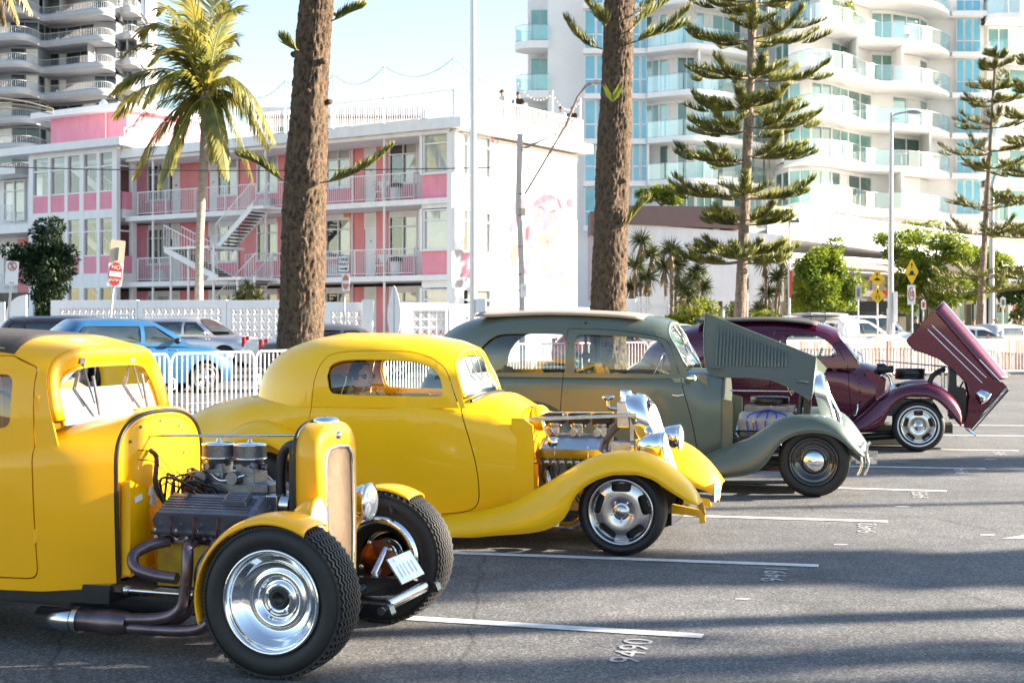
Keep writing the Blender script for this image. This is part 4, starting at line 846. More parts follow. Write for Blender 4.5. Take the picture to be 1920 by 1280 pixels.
    edge = c.xz(z7([(-60, 1085), (100, 1082), (320, 1075), (450, 1062), (540, 1045), (600, 1010), (640, 965), (670, 920), (700, 880), (750, 840), (820, 810), (900, 798), (980, 805), (1050, 830), (1100, 865), (1150, 910), (1190, 938), (1216, 947)]), -.86)
    fr_ = fender_rows(top, edge, lambda x: interp([(-1.5, .82), (-.4, .86), (.2, .86), (.5, .80)], x), lambda x: interp([(-1.5, .63), (-.8, .62), (-.3, .68), (.3, .68), (.5, .66)], x), lambda x: interp([(-1.5, .58), (-.85, .46), (-.2, .38), (.2, .34), (.5, .45)], x), lambda x: interp([(-1.5, .02), (-.85, .06), (-.2, .16), (.3, .24), (.5, .10)], x), n=70)
    for k, rr in enumerate((fr_, mirror_rows(fr_))):
        MB().grid(rr).o('front_fender', GRN, e, solid=.009); MB().tube([r[0 if k == 0 else -1] for r in rr], .010, 6).o('fender_bead', GRN, e)
    for sd in (-1, 1):
        MB().prism([(-2.6, .16), (-1.40, .16), (-1.40, .255), (-2.6, .26)], sd * .58, sd * .84, 'y').o('running_board', GRN, e, bevel=.02)
        MB().grid([[(-2.85 + .52 * math.cos(a), sd * y, .34 + .52 * math.sin(a) - dz) for y, dz in ((.58, -.05), (.66, -.03), (.76, .0), (.83, .05), (.87, .12))] for a in [lerp(R(8), R(172), i / 30) for i in range(31)]]).o('rear_fender', GRN, e, solid=.009)
        MB().box((.49, sd * .38, .33), (.20, .04, .06)).o('bumper_bracket', STEEL, e)
        wheel(e, 0, sd * .70, .342, .20, .232, 'steelie', sd); wheel(e, -2.85, sd * .69, .34, .22, .215, 'steelie', sd)
    for q in ((1616, 0), (1628, 1)):
        px = q[0]; L = [(px + 4, 828), (px - 2, 836), (px - 3, 850), (px, 868), (px - 3, 880), (px - 8, 890)]; yy = -.55 if q[1] else -.72
        MB().tube(spline([c.T(a, b, yy) for a, b in L], 14), .014, 8).o('bumper_overrider', CHR, e)
    MB().prism([(-3.6, .27), (.3, .30), (.3, .2), (-3.6, .18)], -.33, .33, 'y').o('chassis', BLKM, e); MB().tube([(.02, -.6, .30), (.02, 0, .24), (.02, .6, .30)], .028, 8).o('front_axle', BLKM, e)
    MB().tube(spline([(-.9, -.5, .2), (-.5, -.58, .24), (-.34, -.6, .27)], 8), .02, 8).o('exhaust_pipe', HEAD, e)
    return c
# ------------------------------------------------------------------ the plum sedan with its one-piece tilting front
def build_purple():
    c = Car('vintage_sedan', 1722, 847, -.80, 15, 'glossy plum purple sedan with its whole nose tilted forward', 'car', 'classic cars on show'); e = c.e
    st = [(-4.25, .42, .62, .74, .35, .3, 2.2), (-4.1, .36, .64, .95, .50, .46, 2.3), (-3.8, .30, .7, 1.14, .60, .54, 2.6), (-3.3, .26, .90, 1.16, .66, .58, 3.6), (-2.3, .25, .92, 1.15, .685, .60, 3.8), (-1.4, .25, .92, 1.14, .655, .58, 3.6), (-1.0, .26, .88, 1.15, .575, .53, 3), (-.75, .28, .75, 1.15, .52, .48, 2.6), (-.55, .32, .72, 1.10, .47, .44, 2.5)]
    rows = tub_rows(st, 80, 18, 8); full = Shell(rows); sh = Shell(rows, keep=lambda p: not (-3.6 < p.x < -1.05 and abs(p.y) < .57 and p.z > 1.03))
    gh = house_rows(lambda t: interp([(0, -3.85), (.35, -3.72), (.65, -3.45), (.88, -3.0), (1, -2.5)], t), lambda t: interp([(0, -.74), (.5, -.92), (.85, -1.06), (1, -1.10)], t), lambda x: 1.09, lambda x: interp([(-2.6, 1.755), (-2.0, 1.765), (-1.5, 1.73), (-1.25, 1.675), (-1.05, 1.60)], x), lambda x: interp([(-3.7, .60), (-2.9, .665), (-2.0, .67), (-1.2, .62), (-.8, .52)], x), n=2.9, back=.36, kb=2.2)
    ghs = Shell(gh); bv = (full + ghs).bvh()
    W_ = outline(c, bv, [(1462, 640), (1466, 633), (1476, 629), (1527, 630), (1545, 636), (1557, 645), (1565, 655), (1567, 661), (1564, 666), (1549, 670), (1480, 669), (1463, 664)]); ghs.cut(W_)
    x0 = min(p[0] for p in W_); W2 = hull(rounded([(x0 - 1.0, 1.23), (x0 - .16, 1.23), (x0 - .16, 1.48), (x0 - .85, 1.47)], .3)); ghs.cut(W2)
    D = outline(c, bv, [(1450, 690), (1451, 628), (1470, 622), (1530, 623), (1562, 638), (1580, 680), (1589, 690), (1590, 780), (1586, 795), (1452, 795)], 80); k1 = sh.cut(grow(D, .004)) + ghs.cut(grow(D, .004)); pn = k1.cut(grow(D, -.003))
    (sh + ghs).o('body', PUR, e, .014); [d_.o('door', PUR, e, .014) for d_ in pn.halves()]
    for sd in (-1, 1):
        pane(bv, W_, sd, .024, 'door_window', GLS, e); pane(bv, W2, sd, .024, 'quarter_window', GLS, e)
        for w_ in (W_, W2): strip(bv, dens(grow(w_, .028), 3), sd, .010, -.003, 'window_reveal', PUR, e, closed=True); strip(bv, dens(grow(w_, .004), 3), sd, .006, -.002, 'window_seal', BLK, e, closed=True)
        for zz in (1.06, 1.0): strip(bv, [(lerp(-3.8, -.62, i / 50), zz + .02 * math.sin(i / 50 * 3.1) - .03 * (i / 50)) for i in range(51)], sd, .016, -.004, 'belt_moulding', PUR, e)
        for px, py in ((1610, 716), (1610.5, 734), (1611, 751)):
            h = c.on(bv, px, py, .0); h = Vector((h.x, h.y * -sd if sd > 0 else h.y, h.z)); MB().lathe([(.03, 0), (.028, sd * .012), (.012, sd * .02), (0, sd * .02)], h, 'y', 14).o('cowl_button', PUR, e)
    h = c.on(bv, 1608, 766, .02); MB().tube([(h.x, h.y, h.z + .05), (h.x, h.y - .02, h.z), (h.x - .02, h.y - .01, h.z - .08), (h.x - .05, h.y - .01, h.z - .09)], .010, 6).sphere((h.x, h.y, h.z + .055), .014).o('bonnet_latch', CHR, e)
    ins = [[(x, y, interp([(-2.6, 1.755), (-2.0, 1.765), (-1.5, 1.73), (-1.3, 1.69)], x) + .012 - abs(y / .5) ** 3 * .055) for y in [lerp(-.5, .5, j / 10) for j in range(11)]] for x in [lerp(-3.0, -1.32, i / 20) for i in range(21)]]; MB().grid(ins).o('roof_insert', VINYL, e, solid=.012)
    fr = [Vector(q) for q in gh[-1] if q[2] > 1.13]; n = len(fr); inn = [Vector((q.x + .008, q.y * .90, 1.17 + (q.z - 1.17) * .88)) for q in fr]
    MB().grid([fr, [(q.x + .014, q.y * .96, q.z * .998) for q in fr], inn]).o('windscreen_frame', PUR, e, solid=.012); MB().add([tuple(q) for q in inn], [tuple(range(n))], False).o('windscreen', glass('windscreen_glass', (.5, .6, .65), .68), e); MB().tube([(q.x + .012, q.y, q.z) for q in inn] + [(inn[0].x + .012, inn[0].y, inn[0].z)], .011, 6).o('windscreen_seal', CHR, e)
    for y in (-.2, .15): MB().tube([(-.72, y, 1.17), (-.74, y + .08, 1.25), (-.80, y + .2, 1.3)], .010, 5).o('wiper', CHR, e)
    MB().box((-2.3, 0, .62), (2.4, 1.14, .76)).o('cabin_lining', mat('tan_leather', (.20, .10, .05), .5, noise_=(8, .2)), e, bevel=.05); MB().box((-3.2, 0, 1.03), (.25, 1.0, .3)).o('rear_seat', TAN, e, bevel=.06)
    for y in (-.28, .28): MB().box((-1.95, y, 1.1), (.16, .40, .44)).o('front_seat', TAN, e, bevel=.06)
    MB().tube([(-1.35 + .06 * math.sin(a), .27 + .18 * math.cos(a), 1.16 + .18 * math.sin(a)) for a in [i * math.pi / 12 for i in range(24)]], .012, 6, closed=True).cyl((-1.35, .27, 1.16), (-1.1, .27, 1.06), .02).o('steering_wheel', BLK, e); MB().box((-1.08, 0, 1.06), (.08, .95, .14)).o('dashboard', PUR, e, bevel=.02)
    h = c.on(bv, 1561, 662, .05); MB().sphere(h, .06, 12, 8, (.4, .9, 1.0)).cyl(h, (h.x + .05, h.y + .08, h.z - .03), .01).o('door_mirror', CHR, e)
    # cowl, firewall, engine
    f = [(-.555, y * .97, z) for x, y, z in rows[-1]]; MB().add(f, [tuple(range(len(f)))], False).o('firewall', COPP, e, solid=.02)
    z8 = lambda L: [(1480 + a / 3.764, 540 + b / 3.764) for a, b in L]
    sp = c.xz(z8([(540, 570), (560, 575), (680, 655), (672, 740), (600, 800), (540, 830)]), -.46); MB().prism(sp, -.47, -.45, 'y').o('side_panel', PUR, e, bevel=.008); MB().prism(sp, .45, .47, 'y').o('side_panel', PUR, e, bevel=.008)
    MB().box((-.1, 0, .6), (.6, .4, .34)).o('engine_block', DSTEEL, e, bevel=.02)
    for sd in (-1, 1): vcover(e, -.4, .18, sd * .22, .72, sd * -.4, CHR)
    a, b = c.T(1679, 692, -.05), c.T(1734, 711, -.05); MB().lathe([(0, b.z), (.20, b.z), (.20, a.z), (.19, a.z + .01), (0, a.z + .015)], ((a.x + b.x) / 2, 0, 0), 'z', 36).o('air_cleaner', BLK, e)
    a, b = c.T(1647, 688, -.28), c.T(1676, 696, -.28); MB().lathe([(.0, 0), (.075, 0), (.08, .02), (.08, .10), (.05, .13), (.05, .22), (0, .22)], (a.x - .02, a.y, (a.z + b.z) / 2), 'x', 20).o('brake_booster', BLK, e)
    MB().cyl(c.T(1640, 675, .1), c.T(1776, 687, .1), .009).cyl(c.T(1640, 675, .2), c.T(1776, 688, .2), .009).o('radiator_stay', STEEL, e)
    a, b = c.T(1778, 688, 0), c.T(1805, 735, 0); MB().prism([(a.x, a.z), (a.x + .09, a.z), (a.x + .10, b.z + .08), (a.x + .22, b.z + .05), (a.x + .22, b.z - .35), (a.x, b.z - .35)], -.30, .30, 'y').o('radiator', BLK, e, bevel=.02)
    MB().tube(spline([c.T(1742, 720, -.15), c.T(1748, 706, -.15), c.T(1760, 696, -.12), c.T(1772, 692, -.1)], 12), .035, 12).o('radiator_hose', HOSE, e); MB().box(c.T(1768, 712, -.18), (.05, .05, .22)).o('coolant_bottle', STEEL, e, bevel=.01)
    MB().tube(spline([c.T(1650, 705, -.3), c.T(1660, 700, -.3), c.T(1668, 708, -.28), c.T(1672, 722, -.28)], 10), .018, 8).o('steering_column', CHR, e)
    # tilted nose: side panels, rounded top, grille, lamps
    HW = .37; L1 = [c.T(*p, -HW) for p in ((1751, 582.5), (1779, 615), (1807, 648), (1835, 680.5), (1862.6, 712.7))]; L2 = [c.T(*p, 0) for p in ((1768, 564.5), (1799, 600), (1831, 637), (1862, 674), (1891, 709))]
    rw = []
    for i in range(25):
        u = i / 24; a = spline(L1, 24)[i]; b = spline(L2, 24)[i]; r = []
        for j in range(9): t = j / 8 * math.pi / 2; r.append((lerp(a.x, b.x, math.sin(t)), -HW * math.cos(t) ** .75, lerp(a.z, b.z, math.sin(t))))
        rw.append(r + [(x, -y, z) for x, y, z in reversed(r[:-1])])
    MB().grid(rw).o('tilt_bonnet', PUR, e, solid=.012)
    low = c.xz([(1751, 582.5), (1700.5, 638), (1704.5, 646), (1714, 655.6), (1735, 662), (1759, 671.5), (1783, 689), (1801.5, 704.7), (1813, 718), (1819, 742), (1815, 771), (1808, 801), (1818, 803), (1862, 745), (1884, 728), (1889, 726), (1880, 716), (1872, 715), (1862.6, 712.7), (1835, 680.5), (1807, 648), (1779, 615)], -HW)
    DARKP = mat('plum_shadow_side', (.105, .012, .035), .3, metal=.25, coat=1., noise_=(40, .2))
    for sd in (-1, 1):
        p = MB().prism(low, sd * HW, sd * (HW - .012), 'y').o('bonnet_side', PUR, e)
        for q in ([(975, 290), (1360, 668)], [(1005, 262), (1390, 632)], [(1340, 505), (1480, 650)]):
            a, b = [c.T(*t, -HW) for t in z8(q)]; MB().tube([(a.x, sd * (HW + .004), a.z), (b.x, sd * (HW + .004), b.z)], .010, 6).o('side_trim', CHR if q[0][0] < 1300 else STEEL, p)
        MB().tube([(x, sd * HW, z) for x, z in low[1:12]], .009, 6).o('panel_edge', PUR, p)
        q = c.T(1847, 746, -HW - .05); hl = headlamp(e, (q.x, sd * (HW + .08), q.z), .10, .14, CHR, tilt=.75)
    ga, gb, gc_, gd = c.T(1874, 716, -.26), c.T(1892, 727, -.26), c.T(1826, 803, -.2), c.T(1811, 799, -.2)
    gr_ = MB(); nrm = Vector((.8, 0, .45))
    A, B = c.T(1888, 727, -.2), c.T(1822, 803, -.2); 
    MB().add([(A.x - .02, -.30, A.z), (A.x - .02, .30, A.z), (B.x - .02, .22, B.z), (B.x - .02, -.22, B.z)], [(0, 1, 2, 3)], False).o('grille_panel', BLK, e, solid=.05)
    for i in range(9):
        y = lerp(-.28, .28, i / 8); MB().tube([(A.x, y, A.z), (B.x, y * .75, B.z)], .013, 6).o('grille_slat', CHR, e)
    MB().tube([(A.x, -.30, A.z + .01), (B.x, -.22, B.z)], .022, 8).o('grille_surround', CHR, e); MB().tube([(A.x, .30, A.z + .01), (B.x, .22, B.z)], .022, 8).o('grille_surround', CHR, e)
    q = c.T(1818, 811, -.2); MB().box((q.x + .02, 0, q.z), (.14, .40, .012), ry=.6).o('number_plate', mat('plate_blue', (.02, .12, .45), .4, noise_=(30, .3)), e)
    MB().sphere(c.T(1817, 788, -.25), .028).o('indicator_lamp', mat('red_lens', (.5, .02, .02), .2, noise_=(9, .1)), e)
    MB().cyl(c.T(1806, 715, .1), c.T(1790, 745, .1), .012).o('tilt_strut', BLK, e)
    # fenders
    top = c.xz([(1540, 812), (1570, 806), (1589, 797.7), (1607.5, 784), (1629, 766), (1650, 747), (1671, 732.6), (1692.5, 723), (1714, 719), (1735, 718.5), (1756, 723), (1775, 734), (1791, 750), (1801.5, 768.5), (1806, 787), (1807, 795)], -.68)
    edge = c.xz([(1536, 816), (1570, 812), (1594, 809), (1618, 809.7), (1639, 805.7), (1652.7, 797.7), (1663, 779), (1676.6, 757.8), (1692.5, 747), (1714, 742), (1735, 743), (1756, 750), (1772, 763), (1785.5, 779), (1796, 792), (1803, 799)], -.86)
    fr_ = fender_rows(top, edge, lambda x: interp([(-1.5, .82), (-.4, .87), (.2, .87), (.6, .80)], x), lambda x: interp([(-1.5, .64), (-.8, .62), (-.3, .66), (.3, .66), (.6, .62)], x), lambda x: interp([(-1.5, .58), (-.6, .46), (-.2, .40), (.25, .40), (.6, .45)], x), lambda x: interp([(-1.5, .02), (-.6, .05), (-.2, .12), (.3, .16), (.6, .10)], x), n=70, q=2.4)
    for k, rr in enumerate((fr_, mirror_rows(fr_))):
        MB().grid(rr).o('front_fender', PUR, e, solid=.009); MB().tube([r[0 if k == 0 else -1] for r in rr], .008, 6).o('fender_bead', PUR, e)
    for sd in (-1, 1):
        MB().prism([(-2.6, .17), (-1.25, .17), (-1.25, .27), (-2.6, .27)], sd * .58, sd * .84, 'y').o('running_board', PUR, e, bevel=.02)
        MB().grid([[(-2.85 + .55 * math.cos(a), sd * y, .34 + .56 * math.sin(a) - dz) for y, dz in ((.58, -.05), (.66, -.03), (.76, .0), (.84, .05), (.88, .12))] for a in [lerp(R(8), R(172), i / 30) for i in range(31)]]).o('rear_fender', PUR, e, solid=.009)
        wheel(e, 0, sd * .69, .338, .22, .225, 'slot2', sd, white=True); wheel(e, -2.85, sd * .69, .34, .24, .20, 'slot2', sd, white=True)
    MB().prism([(-3.6, .27), (.45, .33), (.45, .22), (-3.6, .18)], -.33, .33, 'y').o('chassis', BLKM, e); MB().cyl((-.8, -.62, .16), (-.2, -.5, .2), .05).o('muffler', BLK, e)
    return c
# ------------------------------------------------------------------ ground, markings, barriers
FENCE = [(-7.2, 18.6), (-5.93, 22.6), (-4.2, 26.7), (-.4, 36.), (4.15, 41.), (9.1, 45.), (17.3, 49.), (26., 52.)]
def y_fence(x): return interp([(-60, 17.5), (-7.2, 18.6)] + FENCE[1:] + [(80, 60)], x)
def zg(x, y):
    t = max(0, min(1, (y - y_fence(x) - .3) / 3.5)); return .3 * t * t * (3 - 2 * t)
def asphalt():
    m = bpy.data.materials.new('asphalt'); m.use_nodes = True; t = m.node_tree; b = t.nodes['Principled BSDF']; N = t.nodes.new; L = t.links.new
    tc = N('ShaderNodeTexCoord'); v = N('ShaderNodeTexVoronoi'); v.inputs['Scale'].default_value = 95; v.inputs['Randomness'].default_value = 1
    n1 = N('ShaderNodeTexNoise'); n1.inputs['Scale'].default_value = 40; n1.inputs['Detail'].default_value = 8; n1.inputs['Roughness'].default_value = .8
    n2 = N('ShaderNodeTexNoise'); n2.inputs['Scale'].default_value = .35; n2.inputs['Detail'].default_value = 7; n2.inputs['Roughness'].default_value = .6
    n3 = N('ShaderNodeTexNoise'); n3.inputs['Scale'].default_value = 3.2; n3.inputs['Detail'].default_value = 4
    for n in (v, n1, n2, n3): L(tc.outputs['Object'], n.inputs['Vector'])
    r1 = N('ShaderNodeValToRGB'); e = r1.color_ramp.elements; e[0].position = .25; e[0].color = (.032, .035, .039, 1); e[1].position = .80; e[1].color = (.30, .295, .29, 1); x = e.new(.55); x.color = (.104, .107, .112, 1)
    mx0 = N('ShaderNodeMath'); mx0.operation = 'ADD'; m05 = N('ShaderNodeMath'); m05.operation = 'MULTIPLY'; m05.inputs[1].default_value = .5
    L(v.outputs['Color'], m05.inputs[0]); m06 = N('ShaderNodeMath'); m06.operation = 'MULTIPLY'; m06.inputs[1].default_value = .5; L(n1.outputs['Fac'], m06.inputs[0]); L(m05.outputs[0], mx0.inputs[0]); L(m06.outputs[0], mx0.inputs[1]); L(mx0.outputs[0], r1.inputs['Fac'])
    r2 = N('ShaderNodeValToRGB'); r2.color_ramp.elements[0].position = .32; r2.color_ramp.elements[0].color = (.70, .71, .74, 1); r2.color_ramp.elements[1].position = .68; r2.color_ramp.elements[1].color = (1.25, 1.23, 1.2, 1); L(n2.outputs['Fac'], r2.inputs['Fac'])
    r3 = N('ShaderNodeValToRGB'); r3.color_ramp.elements[0].position = .38; r3.color_ramp.elements[0].color = (.86, .86, .87, 1); r3.color_ramp.elements[1].position = .6; r3.color_ramp.elements[1].color = (1.05, 1.05, 1.05, 1); L(n3.outputs['Fac'], r3.inputs['Fac'])
    a = N('ShaderNodeMix'); a.data_type = 'RGBA'; a.blend_type = 'MULTIPLY'; a.inputs['Factor'].default_value = 1; L(r1.outputs[0], a.inputs['A']); L(r2.outputs[0], a.inputs['B'])
    c = N('ShaderNodeMix'); c.data_type = 'RGBA'; c.blend_type = 'MULTIPLY'; c.inputs['Factor'].default_value = 1; L(a.outputs['Result'], c.inputs['A']); L(r3.outputs[0], c.inputs['B']); 
    n4 = N('ShaderNodeTexNoise'); n4.inputs['Scale'].default_value = .9; n4.inputs['Detail'].default_value = 5; n4.inputs['Roughness'].default_value = .7; L(tc.outputs['Object'], n4.inputs['Vector'])
    r4 = N('ShaderNodeValToRGB'); r4.color_ramp.elements[0].position = .30; r4.color_ramp.elements[0].color = (.62, .62, .64, 1); r4.color_ramp.elements[1].position = .40; r4.color_ramp.elements[1].color = (1, 1, 1, 1); L(n4.outputs['Fac'], r4.inputs['Fac'])
    wv = N('ShaderNodeMix'); wv.data_type = 'VECTOR'; wv.inputs['Factor'].default_value = .12; L(tc.outputs['Object'], wv.inputs['A']); L(n3.outputs['Color'], wv.inputs['B'])
    vc = N('ShaderNodeTexVoronoi'); vc.feature = 'DISTANCE_TO_EDGE'; vc.inputs['Scale'].default_value = .33; L(wv.outputs['Result'], vc.inputs['Vector'])
    r5 = N('ShaderNodeValToRGB'); r5.color_ramp.elements[0].position = .0015; r5.color_ramp.elements[0].color = (.35, .35, .36, 1); r5.color_ramp.elements[1].position = .004; r5.color_ramp.elements[1].color = (1, 1, 1, 1); L(vc.outputs['Distance'], r5.inputs['Fac'])
    c2 = N('ShaderNodeMix'); c2.data_type = 'RGBA'; c2.blend_type = 'MULTIPLY'; c2.inputs['Factor'].default_value = 1; L(c.outputs['Result'], c2.inputs['A']); L(r4.outputs[0], c2.inputs['B'])
    c3 = N('ShaderNodeMix'); c3.data_type = 'RGBA'; c3.blend_type = 'MULTIPLY'; c3.inputs['Factor'].default_value = .8; L(c2.outputs['Result'], c3.inputs['A']); L(r5.outputs[0], c3.inputs['B']); L(c3.outputs['Result'], b.inputs['Base Color'])
    b.inputs['Roughness'].default_value = .82; bp = N('ShaderNodeBump'); bp.inputs['Strength'].default_value = .55; bp.inputs['Distance'].default_value = .008; L(mx0.outputs[0], bp.inputs['Height']); L(bp.outputs[0], b.inputs['Normal']); return m
def build_ground():
    xs = [-3000, -400, -120, -60] + [-40 + i for i in range(0, 86)] + [60, 100, 160, 400, 3000]; ys = [-3000, -200, -30, -6, 0] + [4 * i for i in range(1, 5)] + [17 + .8 * i for i in range(60)] + [70, 90, 120, 200, 600, 4000]
    g = MB().grid([[(x, y, zg(x, y)) for x in xs] for y in ys]); gr_ = g.o('ground', asphalt(), kind='structure')
    LINE = mat('road_line_paint', (.76, .74, .74), .7, noise_=(7, .14), col2=(.46, .45, .45), bump=(60, .2, .003)); WORN = mat('worn_number_paint', (.60, .59, .60), .7, noise_=(16, .5), col2=(.16, .16, .17)); PATCH = mat('dark_seal_patch', (.072, .071, .073), .8, noise_=(3, .3))
    for a, b, t in (((750, 1158), (1318, 1193), 1.5), ((640, 1029), (1535, 1061), 3), ((1150, 963), (1665, 978), 3), ((1300, 907), (1775, 921), 3), ((1350, 870), (1848, 879), 3), ((1450, 838), (1910, 845), 3), ((1550, 814), (1990, 818), 2), ((1650, 796), (2060, 799), 1)):
        A, B = gnd(*a), gnd(*b); d = (B - A).normalized(); n = Vector((-d.y, d.x, 0)) * .055; A = A - d * t
        MB().add([A - n, B - n, B + n, A + n], [(0, 1, 2, 3)], False).o('parking_line', LINE, gr_, loc=(0, 0, .005))
    r, u = Vector((math.sin(R(14)), math.cos(R(14)), 0)), Vector((-math.cos(R(14)), math.sin(R(14)), 0))
    for k, p in enumerate(((1188, 1220), (1455, 1077), (1628, 990), (1727, 928), (1804, 883.5), (1876, 850))):
        c = gnd(*p); M = Matrix(((r.x, u.x, 0, c.x), (r.y, u.y, 0, c.y), (0, 0, 1, .0045), (0, 0, 0, 1)))
        MB().text('%d' % (9490 + k), .235, M @ Matrix.Diagonal((1.2, .95, 1, 1)), 0).o('bay_number', WORN, gr_)
    for p, s in (((1393, 1123), .05), ((1577, 1021), .06), ((1693, 950), .07), ((1858, 861), .08), ((1853, 1003), .07)):
        c = gnd(*p); MB().add([c + Vector((a * s, b * s * .35, 0)) for a, b in ((-1, -.6), (.4, -1), (1, .2), (.2, 1), (-.8, .7))], [(0, 1, 2, 3, 4)], False).o('paint_fleck', LINE, gr_, loc=(0, 0, .0042))
    c = gnd(1905, 1008); MB().add([c + Vector((a, b, 0)) for a, b in ((-.13, -.05), (.3, -.08), (.6, .1), (.1, .12))], [(0, 1, 2, 3)], False).o('arrow_marking', LINE, gr_, loc=(0, 0, .0042))
    for a, b in (((265, 738), (362, 737)), ((350, 757), (470, 752)), ((455, 728), (640, 726)), ((20, 700), (200, 700))):
        A, B = gnd(*a, .305), gnd(*b, .305); n = Vector((0, .09, 0)); MB().add([A - n, B - n, B + n, A + n], [(0, 1, 2, 3)], False).o('street_line', LINE, gr_, loc=(0, 0, .008))
    CONC = mat('concrete', (.36, .34, .32), .85, noise_=(5, .2), bump=(70, .3, .004))
    # footpath and kerb along the street front
    MB().prism([(-60, 47.5), (-2, 47.5), (14, 54), (70, 60), (70, 140), (-60, 140)], .2, .44, 'z').o('footpath', CONC, kind='structure')
    tag(MB().box((0, 0, 0), (2.0, .16, .11)).o('wheel_stop', CONC, bevel=.025), 'low concrete wheel stop on the asphalt beside the plum sedan', 'wheel stop').location = gnd(1607, 833) + Vector((0, 0, .055))
    0 and tag(MB().prism([(-.04, 0), (.05, -.02), (.07, .01), (.0, .03)], 0, .04, 'z').o('asphalt_crumb', CONC), 'small pale stone lying on the asphalt past the coupe', 'stone')
def build_fence():
    BW = mat('barrier_white', (.82, .80, .80), .4, noise_=(7, .10), metal=.1)
    pts = [Vector(p) for p in FENCE]; seg = []; L = 0
    for a, b in zip(pts, pts[1:]): seg.append((L, a, b)); L += (b - a).length
    def along(s):
        for l0, a, b in reversed(seg):
            if s >= l0: return a + (b - a) * ((s - l0) / (b - a).length)
    bar = MB().cyl((0, 0, .14), (0, 0, 1.16), .0145, n=6).mesh('bar', BW)
    ORD = 'first second third fourth fifth sixth seventh eighth ninth tenth eleventh twelfth thirteenth fourteenth fifteenth sixteenth seventeenth eighteenth nineteenth twentieth'.split()
    n = int(L / 2.42)
    for k in range(n):
        a, b = along(k * L / n + .03), along((k + 1) * L / n - .03); w = (b - a).length; e = empty('crowd_barrier', (a.x, a.y, zg(a.x, a.y)), math.atan2(b.y - a.y, b.x - a.x), 'white steel crowd barrier, %s from the left in the row behind the cars' % ORD[k], 'barrier', 'white crowd barriers')
        r = .16; f = [(0, 0, .13)] + [(0, 0, 1.2 - r)] + [(r - r * math.cos(t), 0, 1.2 - r + r * math.sin(t)) for t in (.4, .8, 1.2)] + [(r, 0, 1.2), (w - r, 0, 1.2)] + [(w - r + r * math.sin(t), 0, 1.2 - r + r * math.cos(t)) for t in (.4, .8, 1.2)] + [(w, 0, 1.2 - r), (w, 0, .13)]
        MB().tube(f, .021, 8, closed=True).o('frame', BW, e)
        m = 17
        for i in range(1, m): inst(bar, 'bar', (w * i / m, 0, 0), parent=e)
        for x in (.3, w - .3): MB().tube([(x, -.3, .015), (x, -.2, .03), (x, 0, .13), (x, .2, .03), (x, .3, .015)], .016, 6).o('foot', BW, e)
        MB().tube([(-.02, 0, .62), (.05, -.03, .62), (.05, -.03, .78), (.0, -.02, .80)], .011, 6).o('hook', BW, e)
    # pale rusty sheeting behind the far right barriers: separate boards
    RB = [mat('weathered_board_%d' % i, c_, .75, noise_=(3.2, .35), col2=c2, bump=(20, .3, .01), stretch=(2, 2, .45)) for i, (c_, c2) in enumerate((((.66, .56, .52), (.52, .34, .26)), ((.72, .64, .62), (.58, .44, .38)), ((.60, .46, .40), (.40, .16, .09))))]
    e = empty('board_fence', (10.2, 46.2, .0), 0, 'pale rust stained board fence behind the plum sedan', 'fence'); rn = random.Random(4)
    s0 = None; q = []
    for i in range(400):
        p = along(L * .60 + i * .27)
        if p is None or L * .60 + i * .27 > L - .2: break
        q.append(p)
    for a, b in zip(q, q[1:]):
        c = (a + b) / 2; an = math.atan2(b.y - a.y, b.x - a.x); MB().box((0, 0, 0), (.262, .022, 1.12 + rn.uniform(-.015, .015)), rz=an + rn.uniform(-.01, .01)).o('board', rn.choice(RB), e, loc=(c.x - 10.2 - .12 * math.sin(an), c.y - 46.2 + .25, .64 + zg(c.x, c.y)))
# ------------------------------------------------------------------ buildings
class Frame:
    def __init__(s, name, loc, rz, label, cat='building', group=None):
        s.e = empty(name, loc, rz, label, cat, group); s.Mi = (Matrix.Translation(loc) @ Matrix.Rotation(rz, 4, 'Z')).inverted(); s.o = s.Mi @ Vector((0, 0, EYE)); s.loc = Vector(loc)
    def ray(s, px, py): return s.Mi.to_3x3() @ Vector(((px - 960) / FPX, 1, (HOR - py) / FPX))
    def T(s, px, py, y): d = s.ray(px, py); return s.o + d * ((y - s.o.y) / d.y)
    def TX(s, px, py, x): d = s.ray(px, py); return s.o + d * ((x - s.o.x) / d.x)
    def x(s, px, y): return s.T(px, HOR, y).x
PINK = mat('pink_render', (.82, .30, .39), .75, noise_=(2.5, .13), stretch=(1, 1, .35), bump=(60, .15, .004)); CORAL = mat('coral_render', (.80, .28, .29), .75, noise_=(2.5, .13), stretch=(1, 1, .35), bump=(60, .15, .004))
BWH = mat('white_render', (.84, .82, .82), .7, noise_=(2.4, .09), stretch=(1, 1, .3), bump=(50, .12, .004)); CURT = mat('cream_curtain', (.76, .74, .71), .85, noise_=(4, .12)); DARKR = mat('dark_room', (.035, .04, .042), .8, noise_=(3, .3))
PANE = glass('window_pane', (.93, .95, .95), .08); GREYR = mat('grey_render', (.30, .31, .33), .75, noise_=(1.5, .1), bump=(40, .1, .004))
TEAL = mat('sky_reflection_blue', (.12, .42, .55), .06, spec=1., coat=1., noise_=(.5, .25)); GRNG = mat('green_tinted_glass', (.14, .34, .30), .06, spec=1., coat=1., noise_=(.6, .35)); DKG = mat('dark_tower_glass', (.03, .045, .055), .08, spec=.8, noise_=(.6, .4)); BALG = glass('balustrade_glass', (.72, .90, .86), .16)  # TEAL has the blue of the reflected sky painted into its base colour
